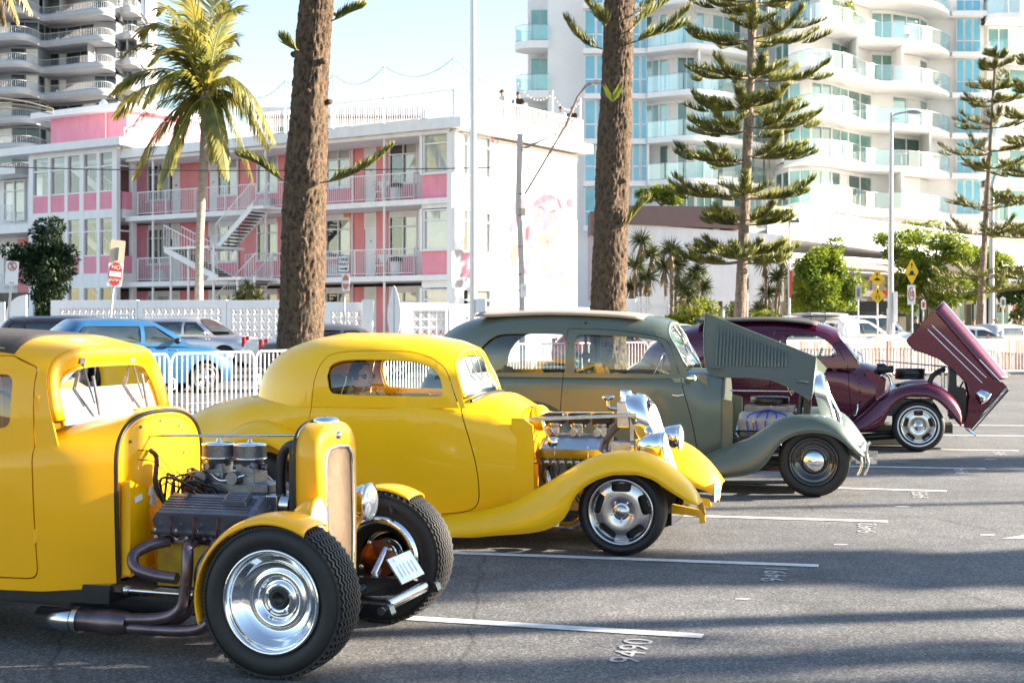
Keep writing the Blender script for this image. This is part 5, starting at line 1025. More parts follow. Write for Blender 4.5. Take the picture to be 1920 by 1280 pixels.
def window(e, x0, x1, z0, z1, y, mull=1, transom=.72, curtain=True, rot=None, frame=None, half=None, wx=None):
    """part window (> pane, curtain); in the wall plane y, facing -y; wx: in the plane x, facing +x"""
    fr = MB(); t = .055; w = x1 - x0
    def bx(a, b, c, d, yy=-.02, dp=.10): fr.box(((a + b) / 2, yy, (c + d) / 2), (b - a, dp, d - c))
    bx(x0, x0 + t, z0, z1); bx(x1 - t, x1, z0, z1); bx(x0 + t, x1 - t, z0, z0 + t); bx(x0 + t, x1 - t, z1 - t, z1)
    zt = z0 + (z1 - z0) * transom
    if transom: bx(x0 + t, x1 - t, zt, zt + t, -.018, .096)
    for i in range(1, mull + 1):
        xm = x0 + w * (i / (mull + 1)); bx(xm - t * .4, xm + t * .4, z0 + t, zt if transom else z1 - t, -.016, .09)
        if transom: bx(xm - t * .4, xm + t * .4, zt + t, z1 - t, -.016, .09)
    bx(x0 - .04, x1 + .04, z0 - .05, z0 - .001, -.05, .16)
    M = Matrix.Translation((0, y, 0)) if wx is None else Matrix.Translation((wx, 0, 0)) @ Matrix.Rotation(R(90), 4, 'Z')
    fr.v = [M @ p for p in fr.v]; wo_ = fr.o('window', frame or BWH, e)
    MB().add([M @ Vector(p) for p in ((x0, .01, z0), (x1, .01, z0), (x1, .01, z1), (x0, .01, z1))], [(0, 1, 2, 3)], False).o('pane', PANE, wo_)
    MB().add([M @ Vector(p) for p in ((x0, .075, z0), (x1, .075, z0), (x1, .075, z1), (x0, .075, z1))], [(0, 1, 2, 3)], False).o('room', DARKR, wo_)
    if curtain:
        rows = [[], []]; nn = 26; a, b = (x0, x1) if half is None else (lerp(x0, x1, half[0]), lerp(x0, x1, half[1]))
        for i in range(nn + 1):
            xx = lerp(a + .03, b - .03, i / nn); yy = .050 + (.012 if i % 2 else -.012); rows[0].append(M @ Vector((xx, yy, z0 + .04))); rows[1].append(M @ Vector((xx, yy, z1 - .04)))
        MB().grid(rows, smooth=True).o('curtain', CURT, wo_)
    return wo_
def rail_between(e, a, b, h, z, mt, step=.11, name='railing', posts=1.6, r=.011):
    """top and bottom rails and posts, with the thin uprights as one part"""
    a, b = Vector((a[0], a[1], z)), Vector((b[0], b[1], z)); L = (b - a).length; n = max(1, int(L / step)); up = Vector((0, 0, 1))
    m = MB(); m.tube([a + up * h, b + up * h], .024, 6); m.tube([a + up * .10, b + up * .10], .016, 6); k = max(1, round(L / posts))
    for i in range(k + 1): p = a.lerp(b, i / k); m.tube([p, p + up * h], .022, 6)
    o = m.o(name, mt, e); u = MB()
    for i in range(n): p = a.lerp(b, (i + .5) / n); u.tube([p + up * .10, p + up * h], r, 4, caps=False)
    u.o('upright', mt, o, kind='stuff'); return o
def build_motel():
    f = Frame('motel', (-1.96, 55, .3), R(-33), 'three storey pink and white motel with balconies and a rooftop terrace'); e = f.e; B = 8.8
    Z = lambda z: z - .3
    L0, L1, L2, RF = Z(.6), Z(3.68), Z(6.64), Z(9.64); xl = f.x(255, 0)
    yw = 1.35
    # core volume and slabs
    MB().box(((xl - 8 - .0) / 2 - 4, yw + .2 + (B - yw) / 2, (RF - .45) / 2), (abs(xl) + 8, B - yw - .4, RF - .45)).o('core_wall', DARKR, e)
    cols = [(255, 276, 'p'), (276, 317, 'w'), (320, 337, 'd'), (339, 389, 'p'), (390, 406, 'd'), (407, 445, 'w'), (445, 480, 'p'), (481, 521, 'w'), (521, 541, 'p'), (545, 600, 'p'), (610, 657, 'w'), (657, 681, 'p'), (681, 707, 'd'), (707, 726, 'p'), (729, 782, 'w')]
    dn = 0
    for li, z in enumerate((L0, L1, L2)):
        for a, b, k in cols:
            x0, x1 = f.x(a, yw), f.x(b, yw)
            if k == 'p': MB().box(((x0 + x1) / 2, yw + .12, z + 1.35), (x1 - x0 + .10, .24, 2.7)).o('wall_panel', CORAL if a > 330 else PINK, e)
            elif k == 'w':
                MB().box(((x0 + x1) / 2, yw + .12, z + .42), (x1 - x0, .236, .84)).o('wall_panel', PINK, e); MB().box(((x0 + x1) / 2, yw + .12, z + 2.60), (x1 - x0, .236, .2)).o('lintel', BWH, e); window(e, x0, x1, z + .86, z + 2.5, yw + .06, half=(.55, 1) if (a + li) % 3 else (0, 1))
            else:
                MB().box(((x0 + x1) / 2, yw + .12, z + 2.35), (x1 - x0, .236, .7)).o('door_head', BWH, e); d = MB().box(((x0 + x1) / 2, yw + .08, z + 1.0), (x1 - x0 - .06, .05, 2.0)).o('door', BWH, e, bevel=.01); dn += 1
                MB().box(((x0 + x1) / 2, yw + .0, z + 2.3), (x1 - x0 - .2, .02, .42)).o('fanlight', CURT, d); MB().text('%d' % (3 + dn), .16, Matrix.Translation(((x0 + x1) / 2, yw + .05, z + 1.5)) @ Matrix.Rotation(R(90), 4, 'X'), .004).o('door_number', BLK, d); MB().sphere((x1 - .14, yw + .03, z + 1.0), .03, 8, 6).o('handle', STEEL, d)
        MB().box((f.x(788, yw) + .1, yw + .12, z + 1.35), (.5, .24, 2.7)).o('wall_panel', BWH, e)
        if li < 2:
            MB().box((xl / 2 - .02, .35, (L1, L2)[li] - .14), (abs(xl) - .06, 2.1 - .1, .22)).o('balcony_slab', BWH, e, bevel=.01)
        if z > L0:
            xr_ = f.x(778, -.55)
            seg = [(f.x(258, -.6), f.x(480, -.6)), (f.x(500, -.6), xr_)] if z == L2 else [(f.x(258, -.6), f.x(385, -.6)), (f.x(460, -.6), xr_)]
            for a, b in seg: rail_between(e, (a, -.6), (b, -.6), 1.05, z - .03, BWH)
            rail_between(e, (xr_, -.6), (xr_, yw), 1.05, z - .03, BWH)
        for px in (286, 497, 720): x = f.x(px, -.55); MB().cyl((x, -.52, z - .05), (x, -.52, z + 2.85), .055, n=8).o('post', BWH, e)
        # corner bay
        x0, x1 = f.x(786, -.62), f.x(846, -.62)
        for za, zb, mt in ((z - .12, z + .92, PINK), (z + 2.55, z + 2.86, BWH)): MB().box(((x0 + .0) / 2, .45 - .62 / 2 + .6, (za + zb) / 2), (abs(x0), 2.4, zb - za)).o('bay_panel', mt, e)
        for xx in (x0 + .06, x1 + .10): MB().box((xx, -.50, z + 1.73), (.16 if xx > x0 + .5 else .12, .2, 1.62)).o('bay_post', BWH, e)
        window(e, x0 + .14, x1 + .0, z + .94, z + 2.5, -.48, mull=0)
        window(e, -1.75 + .2, .75 + .0, z + .94, z + 2.5, 0, mull=1, wx=-.02) if False else None
        MB().box((-.12 - .2, .8, z + 1.73), (.4, .4, 1.62)).o('bay_post', BWH, e)
    # roof slab, fascia, end wall
    MB().prism([(xl - .2, -.95), (f.x(720, -.95), -.95), (.25, -1.0), (.55, -.8), (.55, B + .5), (xl - .2, B)], RF - .42, RF - .02, 'z').o('roof_slab', BWH, e, bevel=.02)
    MB().box((xl / 2, .25, RF - .50), (abs(xl) - .2, 1.9, .14)).o('soffit', BWH, e)
    wz = [(L0, L1), (L1, L2), (L2, RF - .4)]
    yA, yB = f.TX(868, HOR, 0).y, f.TX(921, HOR, 0).y
    MB().box((-.12, -.62 + (yA + .62) / 2, RF / 2 - .25), (.24, yA + .62, RF - .5)).o('end_wall', BWH, e); MB().box((-.12, (yB + B) / 2, RF / 2 - .25), (.24, B - yB, RF - .5)).o('end_wall', BWH, e)
    for z in (L0, L1, L2):
        MB().box((-.12, (yA + yB) / 2, z + .3), (.236, yB - yA, 1.1)).o('spandrel', BWH, e); MB().box((-.12, (yA + yB) / 2, z + 2.72), (.236, yB - yA, .36)).o('spandrel', BWH, e); window(e, yA, yB, z + .87, z + 2.52, 0, mull=1, wx=-.06, half=(.5, 1)); MB().box((-.1, yB + .08, z + 1.4), (.25, .14, 2.6)).o('reveal', CORAL, e)
    MB().box((.03, (yB + B) / 2 + .2, RF - .62), (.1, B - yB - .5, .22)).o('frieze', mat('ribbed_frieze', (.80, .68, .58), .7, noise_=(20, .15)), e)
    # mural on the end wall: soft pink figure made of flat painted patches
    mu = [mat('mural_%d' % i, c, .8, noise_=(2.2, .3), col2=c2) for i, (c, c2) in enumerate((((.50, .07, .12), (.55, .12, .16)), ((.42, .03, .07), (.50, .08, .11)), ((.52, .11, .07), (.58, .16, .12)), ((.03, .01, .012), (.08, .03, .04))))]
    mo = MB().box((.012, f.TX(1030, 500, 0).y, 3.4), (.006, 4.6, 5.2)).o('mural', mat('mural_ground', (.84, .81, .80), .8, noise_=(.8, .06)), e)
    def blot(pts, k, n): P = [f.TX(a, b, .018 + .003 * n) for a, b in pts]; P = spline(P + [P[0]], 5 * len(P))[:-1]; MB().add(P, [tuple(range(len(P)))], False).o('painted_patch', mu[k], mo)
    for n, (pts, k) in enumerate(((((1000, 398), (1007, 380), (1022, 366), (1040, 368), (1052, 384), (1050, 408), (1038, 428), (1018, 432), (1004, 418)), 0), (((984, 430), (1000, 420), (1004, 450), (998, 480), (988, 500), (984, 470)), 0), (((1010, 440), (1030, 436), (1042, 446), (1030, 462), (1012, 458)), 2), (((958, 470), (968, 455), (972, 480), (962, 500)), 2), (((960, 385), (975, 372), (990, 370), (982, 392), (966, 402)), 0), (((1014, 515), (1040, 508), (1060, 512), (1040, 522), (1018, 524)), 0), (((998, 388), (1010, 370), (1030, 364), (1045, 374), (1030, 374), (1012, 384)), 1), (((1062, 378), (1068, 372), (1075, 378), (1073, 390), (1065, 386)), 1), (((1044, 372), (1050, 365), (1056, 384), (1050, 390)), 0), (((986, 425), (992, 420), (990, 448), (985, 446)), 1), (((958, 420), (968, 405), (967, 430), (957, 434)), 0), (((986, 480), (990, 500), (990, 520), (984, 512)), 0), (((1044, 484), (1056, 470), (1062, 474), (1050, 490), (1044, 500)), 0), (((1010, 502), (1026, 498), (1030, 506), (1012, 506)), 2), (((1046, 525), (1062, 526), (1072, 514), (1066, 530), (1050, 532)), 2), (((1022, 452), (1030, 448), (1028, 458)), 1), (((1006, 472), (1012, 468), (1012, 480)), 2), (((1040, 430), (1050, 426), (1048, 438), (1042, 438)), 2))): blot(pts, k, n % 4)
    for n, pts in enumerate((((1008, 390), (1014, 386), (1021, 394), (1014, 389)), ((1030, 400), (1038, 394), (1042, 396), (1036, 398)), ((1008, 402), (1013, 398), (1018, 403), (1012, 406)), ((1031, 407), (1036, 404), (1040, 408), (1035, 410)))): blot(pts, 3 if n < 2 else 2, 4 + n % 2)
    # rooftop rail, festoon poles and lights
    za = RF - .02; rail_between(e, (xl, -.7), (f.x(720, -.7), -.7), 1.02, za, BWH, .12); rail_between(e, (f.x(720, -.7), -.7), (.3, -.9), 1.02, za, BWH, .12); rail_between(e, (.3, -.9), (.3, B), 1.02, za, BWH, .12)
    poles = [(f.x(440, -.6), -.6, 2.2), (f.x(535, -.6), -.6, 2.3), (f.x(625, -.6), -.6, 2.3), (f.x(720, -.7), -.7, 2.35), (.25, -.85, 2.3), (.25, f.TX(965, HOR, .25).y, 2.2), (.25, f.TX(1036, HOR, .25).y, 2.0), (.25, B - .1, 2.0)]
    for x, y, h in poles: MB().cyl((x, y, za), (x, y, za + h), .035, n=8).o('festoon_pole', BWH, e)
    w = MB(); bl = MB(); WIRE = mat('dark_cable', (.05, .05, .06), .6, noise_=(5, .2))
    for (xa, ya, ha), (xb, yb, hb) in zip(poles, poles[1:]):
        P = [Vector((lerp(xa, xb, t), lerp(ya, yb, t), za + lerp(ha, hb, t) - .05 - .55 * 4 * t * (1 - t))) for t in [i / 12 for i in range(13)]]; w.tube(P, .012, 4)
        for p in P[1:-1]: bl.sphere(p - Vector((0, 0, .06)), .035, 6, 4)
    wo_ = w.o('festoon_cable', WIRE, e, kind='stuff'); bl.o('festoon_bulb', WHITE, wo_, kind='stuff')
    # penthouse and dish
    p0, p1 = f.x(95, 2.), f.x(238, 2.); MB().box(((p0 + p1) / 2, 4.5, RF + 1.15), (p1 - p0, 5, 2.4)).o('penthouse_wall', PINK, e); MB().box(((p0 + p1) / 2 - .2, 4.4, RF + 2.5), (p1 - p0 + 1.2, 6, .30)).o('penthouse_roof', BWH, e, bevel=.03)
    q = f.T(193, 200, 1.9); MB().lathe([(0, -.05), (.28, -.05), (.33, 0), (.30, .05), (0, .07)], q, 'y', 28).cyl((q.x + .2, q.y, q.z - .2), (q.x + .2, q.y, RF), .03).o('dish', BWH, e)
    # glazed stair tower
    yt = -1.15; ed = [(54, 62), (90, 95), (121, 127), (149, 157), (181, 187), (210, 219)]; cx = [(f.x(a, yt), f.x(b, yt)) for a, b in ed]; t0, t1 = cx[0][0], cx[-1][1]; TOP = Z(9.75)
    for a, b in cx: MB().box(((a + b) / 2, yt + .1, TOP / 2), (b - a, .22, TOP)).o('tower_post', BWH, e)
    yb_ = f.TX(252, HOR, t1).y
    MB().box((t1 - .1, yb_, TOP / 2), (.24, .24, TOP)).o('tower_post', BWH, e)
    bands = [(Z(3.4), Z(4.06), BWH), (Z(4.06), Z(4.84), PINK), (Z(6.55), Z(6.95), BWH), (Z(6.95), Z(7.74), PINK), (Z(9.5), Z(9.75), BWH)]
    for za_, zb_, mt in bands:
        for (a, b), (c, d) in zip(cx, cx[1:]): MB().box(((b + c) / 2, yt + .1, (za_ + zb_) / 2), (c - b, .16 if mt is PINK else .2, zb_ - za_)).o('spandrel', mt, e)
        MB().box((t1 - .1, (yt + .22 + yb_) / 2, (za_ + zb_) / 2), (.16 if mt is PINK else .2, yb_ - yt - .46, zb_ - za_)).o('spandrel', mt, e)
    for za_, zb_ in ((Z(1.4), Z(3.4)), (Z(4.84), Z(6.55)), (Z(7.74), Z(9.5))):
        zm = lerp(za_, zb_, .66)
        for (a, b), (c, d) in zip(cx, cx[1:]):
            wo_ = MB().box(((b + c) / 2, yt + .08, zm), (c - b, .1, .07)).box(((b + c) / 2, yt + .08, za_ + .03), (c - b, .13, .06)).o('window', BWH, e); MB().add([(b, yt + .1, za_), (c, yt + .1, za_), (c, yt + .1, zb_), (b, yt + .1, zb_)], [(0, 1, 2, 3)], False).o('pane', PANE, wo_)
        wo_ = MB().box((t1 - .08, (yt + yb_) / 2, zm), (.1, yb_ - yt - .5, .07)).o('window', BWH, e); MB().add([(t1 - .1, yt, za_), (t1 - .1, yb_, za_), (t1 - .1, yb_, zb_), (t1 - .1, yt, zb_)], [(0, 1, 2, 3)], False).o('pane', PANE, wo_)
    MB().box(((t0 + t1) / 2 - .5, 1.2, TOP + .15), (t1 - t0 + 2.4, 5.6, .36)).o('tower_roof', BWH, e, bevel=.02)
    MB().box(((t0 + t1) / 2, 2.4, TOP / 2), (t1 - t0 - .1, .3, TOP - .1)).o('tower_back_wall', CORAL, e)
    for k, (z0_, z1_) in enumerate(((Z(.6), Z(3.68)), (Z(3.68), Z(6.64)), (Z(6.64), Z(9.4)))):
        a, b = (t0 + 1.0, t1 - .8) if k != 5 else (t1 - .8, t0 + 1.); st_ = MB(); st_.prism([(a, z1_ - .2), (a, z1_ + .2), (b, z0_ + .35), (b, z0_)], .3, .42, 'y'); st_.o('stringer', BWH, e)
        for i in range(12): t = i / 12; MB().box((lerp(a, b, t), .85, lerp(z1_, z0_, t)), (.3, .9, .05)).o('tread', GREYR, e)
        rl = MB(); [rl.tube([(lerp(a, b, i / 22), .3, lerp(z1_, z0_, i / 22)), (lerp(a, b, i / 22), .3, lerp(z1_, z0_, i / 22) + .9)], .014, 4) for i in range(23)]; rl.tube([(a, .3, z1_ + .9), (b, .3, z0_ + .9)], .025, 6); rl.o('stair_rail', BWH, e, kind='stuff')
        MB().box(((t0 + t1) / 2, .9, z1_ - .1), (t1 - t0 - .3, 2.2, .16)).o('landing', BWH, e)
    # low wing at far left
    a, b = f.x(-60, .2), f.x(54, .2)
    MB().box(((a + b) / 2, 3.5, Z(9.) / 2), (b - a, 5, Z(9.))).o('wing_wall', BWH, e); MB().box(((a + b) / 2, 2.4, Z(9.2)), (b - a, 6, .35)).o('wing_roof', BWH, e); MB().box(((a + b) / 2 + 1.4, .4, Z(6.3)), (b - a + 4.5, 3.0, .4)).o('wing_slab', BWH, e, bevel=.02)
    for z in (Z(6.64), Z(3.4)): window(e, f.x(10, 1.), f.x(50, 1.), z + .3, z + 2.3, .93, half=(.3, 1))
    MB().box((f.x(44, .3), .6, Z(4.6)), (1.4, .2, 2.7)).o('wing_panel', CORAL, e); rail_between(e, (a, -.6), (b, -.6), 1.0, Z(6.5), BWH); rail_between(e, (a, -.6), (b, -.6), .9, Z(3.3), BWH)
    MB().box(((a + b) / 2 + 1, .3, Z(2.)), (b - a + 6, .3, 2.6)).o('stone_wall', mat('stone_cladding', (.16, .13, .11), .85, noise_=(3, .5), bump=(8, .6, .03)), e); MB().box((f.x(48, .1), .1, Z(2.0)), (.5, .06, 1.1)).o('side_window', BWH, e)
    # outside stair between the floors, in front of the balconies
    def flight(xa, za_, xb, zb_, y):
        P, Q = Vector((xa, y, za_)), Vector((xb, y, zb_)); n = 13
        for yy in (0, .95): MB().prism([(xa, za_ - .14), (xa, za_ + .12), (xb, zb_ + .12), (xb, zb_ - .14)], y + yy, y + yy + .06, 'y').o('stringer', BWH, e)
        for i in range(1, n): t = i / n; MB().box((lerp(xa, xb, t), y + .5, lerp(za_, zb_, t)), (.28, .9, .045)).o('tread', mat('brown_tread', (.10, .075, .06), .8, noise_=(6, .3)), e)
        for yy in (0, 1.0):
            m = MB(); m.tube([(xa, y + yy, za_ + 1.0), (xb, y + yy, zb_ + 1.0)], .025, 6)
            for i in range(0, 19): t = i / 18; m.tube([(lerp(xa, xb, t), y + yy, lerp(za_, zb_, t)), (lerp(xa, xb, t), y + yy, lerp(za_, zb_, t) + 1.0)], .012, 4)
            m.o('stair_rail', BWH, e, kind='stuff')
    y = -1.75; xT, xM, xB = f.x(480, y), f.x(400, y), f.x(330, y)
    flight(f.x(474, y), L2, f.x(404, y), lerp(L1, L2, .42), y); flight(f.x(366, y - .0), lerp(L1, L2, .30), f.x(440, y), L1, y - 1.1) if False else flight(f.x(340, y), lerp(L1, L2, .42), f.x(440, y), L1 - .05, y - 1.0)
    flight(f.x(480, y), L1, f.x(400, y), lerp(L0, L1, .4), y)
    MB().box((f.x(370, y - .5), y, lerp(L1, L2, .42)), (f.x(406, y) - f.x(330, y), 2.1, .10)).o('landing', BWH, e); MB().box((f.x(455, y), y + .1, L1 - .08), (1.9, 2.4, .12)).o('landing', BWH, e); MB().box((f.x(480, y), y + .6, L2 - .1), (.9, 1.3, .12)).o('landing', BWH, e)
    for px in (322, 355, 402, 447, 478): x = f.x(px, y - .9); MB().cyl((x, y - .95, 0), (x, y - .95, lerp(L1, L2, .45) if px < 410 else L1), .05, n=8).o('stair_post', BWH, e)
    for px in (445, 660): x = f.x(px, yw - .08); MB().cyl((x, yw - .06, 0), (x, yw - .06, RF - .5), .045, n=8).o('downpipe', BWH, e)
    for px, z in ((300, L1), (500, L2), (633, L1)): x = f.x(px, yw - .1); MB().box((x, yw - .12, z + .32), (.75, .3, .55)).o('air_conditioner', mat('appliance_grey', (.6, .6, .6), .5, noise_=(5, .1)), e, bevel=.02)
    # orange lamps, balcony furniture is built apart
    for px, z in ((448, L2), (652, L2), (652, L1), (295, L2)): q = f.x(px, yw - .05); MB().box((q, yw - .05, z + 2.62), (.34, .12, .12)).o('lamp', mat('orange_lamp', (.8, .28, .03), .4, noise_=(5, .1)), e)
    # balcony bins and chairs
    for k, (px, z) in enumerate(((743, L2), (743, L1))):
        p = f.e.matrix_basis @ Vector((f.x(px, .3), .3, z - .02)); n = ('upper', 'lower')[k]
        b = empty('laundry_bin', p, 0, 'white bin with black lid on the %s motel balcony' % n, 'bin'); MB().lathe([(.0, 0), (.20, 0), (.24, .62), (0, .62)], (0, 0, 0), 'z', 16).o('bin_body', WHITE, b); MB().lathe([(.26, .60), (.27, .76), (0, .8)], (0, 0, 0), 'z', 16).o('lid', BLK, b)
        p = f.e.matrix_basis @ Vector((f.x(715, .2), .2, z - .02)); b = empty('folding_chair', p, R(-20), 'white folding chair beside the bin on the %s motel balcony' % n, 'chair')
        MB().box((0, 0, .45), (.45, .45, .04)).o('seat', WHITE, b); MB().box((0, .2, .75), (.45, .04, .3), rx=.2).o('backrest', WHITE, b); [MB().tube([(sx * .2, -.2 * s2, 0), (sx * .2, .2 * s2, .75)], .015, 6).o('leg', DSTEEL, b) for sx in (-1, 1) for s2 in (-1, 1)]
    return f
def breeze_walls():
    def wall(name, pxa, pxb, d1, d2, ytop, rows, label, cols, u0, u1):
        A, C = at(pxa, ytop, d1), at(pxb, ytop, d2); d = Vector((C.x - A.x, C.y - A.y, 0)); L = d.length; h = A.z - .42; e = empty(name, (A.x, A.y, .42), math.atan2(d.y, d.x), label, 'wall')
        s = (u1 - u0) * L / cols; z0 = h - .28 - rows * s; X0 = u0 * L
        MB().box((L / 2, .06, h - .14), (L, .2, .28)).o('coping', BWH, e, bevel=.01)
        if z0 > .02: MB().box((L / 2, .06, z0 / 2), (L, .2, z0)).o('plinth', BWH, e)
        else: z0 = max(z0, 0)
        for a, b in ((0, X0), (X0 + cols * s, L)):
            if b - a > .02: MB().box(((a + b) / 2, .06, h / 2 - .14 + z0 / 2), (b - a, .198, h - .28 - z0)).o('pier', BWH, e)
        bm = MB(); q = s / 2; t = .055 * s / .4
        for a, b, c, dd in ((-q, q, -q, -q + t), (-q, q, q - t, q), (-q, -q + t, -q + t, q - t), (q - t, q, -q + t, q - t)): bm.box(((a + b) / 2, 0, (c + dd) / 2), (b - a, .14, dd - c))
        k = q - t
        for sx in (-1, 1):
            for sz in (-1, 1): bm.add([(sx * k, -.06, 0), (sx * k * .72, -.06, 0), (0, -.06, sz * k * .72), (0, -.06, sz * k), (sx * k, .06, 0), (sx * k * .72, .06, 0), (0, .06, sz * k * .72), (0, .06, sz * k)], [(0, 1, 2, 3), (7, 6, 5, 4), (1, 5, 6, 2), (0, 3, 7, 4)], False)
        for sx in (-1, 1): bm.box((sx * k * .86, 0, 0), (k * .3, .11, .04))
        me = bm.mesh('breeze_block', BWH); n = 0
        for r in range(rows):
            for c in range(cols): inst(me, 'breeze_block', (X0 + (c + .5) * s, .06, z0 + (r + .5) * s), parent=e)
        return e
    wall('breeze_block_wall', 96, 258, 51.0, 50.2, 563, 3, 'white breeze block wall left of the motel stair, behind the dark car', 13, .10, .98)
    wall('breeze_block_wall', 259, 425, 50.2, 49.4, 563, 4, 'white breeze block wall with diamond holes behind the silver wagon', 12, .06, .95)
    wall('breeze_block_wall', 426, 600, 49.4, 48.6, 563, 4, 'white breeze block wall beside the left pine trunk', 12, .04, .96)
    wall('breeze_block_wall', 604, 697, 48.6, 48.2, 567, 2, 'short white breeze block wall with a notice by the one way sign', 4, .18, .80)
    wall('breeze_block_wall', 752, 840, 48.2, 48.6, 567, 4, 'white breeze block wall right of the standing surfboard', 4, .24, .94)
    wall('breeze_block_wall', 842, 905, 48.6, 49.6, 570, 4, 'white breeze block wall behind the round grey pole', 3, .15, .95)
    a = at(690, 585, 48.05); tag(MB().box((0, 0, 0), (.36, .02, .62)).box((0, -.01, .36), (.42, .03, .11)).o('notice_board', BWH), 'white notice with dark header on the breeze block wall', 'notice').location = a
    b = empty('surfboard', at(739, 640, 48.0), 0, 'white surfboard standing upright between the breeze block walls', 'surfboard')
    P = [(.26 * math.sin(t * math.pi) ** .7 * (1 - .25 * t), 1.9 * t) for t in [i / 20 for i in range(21)]]; o = [(x, z) for x, z in P] + [(-x, z) for x, z in reversed(P[1:-1])]; MB().prism(o, -.03, .03, 'y').o('board', WHITE, b, bevel=.02); MB().box((0, -.035, .95), (.02, .01, 1.8)).o('stringer_line', GREYR, b)
    # low white garden walls right of the motel
    for pa, pb, d1, d2, yt, lab in ((900, 1110, 50, 52, 578, 'low white garden wall in front of the mural'), (1168, 1192, 52, 52, 563, 'white gate pillar right of the second pine trunk')):
        A, C = at(pa, yt, d1), at(pb, yt, d2); L = (C - A).length; tag(MB().box(((A.x + C.x) / 2, (A.y + C.y) / 2, (A.z + .4) / 2), (L, .22, A.z - .3), rz=math.atan2(C.y - A.y, C.x - A.x)).o('garden_wall', BWH, bevel=.02), lab, 'wall')
    e = empty('picket_fence', at(1192, 620, 52), 0, 'white picket fence beneath the spiky yuccas', 'fence'); A, C = at(1192, 580, 52), at(1256, 584, 52); n = 13
    for i in range(n): MB().box((lerp(0, C.x - A.x, (i + .5) / n), 0, .5), ((C.x - A.x) / n * .8, .04, 1.5)).o('picket', BWH, e)
    MB().box(((C.x - A.x) / 2, .05, .9), (C.x - A.x, .05, .1)).o('rail', BWH, e)
    c = empty('white_arch_gate', at(32, 620, 49.5), 0, 'white gate with a quarter round top at the left edge', 'gate'); P = [(0, 0)] + [(.72 - .72 * math.cos(t), .5 + .75 * math.sin(t)) for t in [i * math.pi / 20 for i in range(11)]] + [(.72, 0)]; MB().prism([(x - .4, z) for x, z in P], 0, .08, 'y').o('leaf', BWH, c); MB().box((-.8, .04, .5), (.7, .1, 1.0)).o('side_panel', BWH, c)
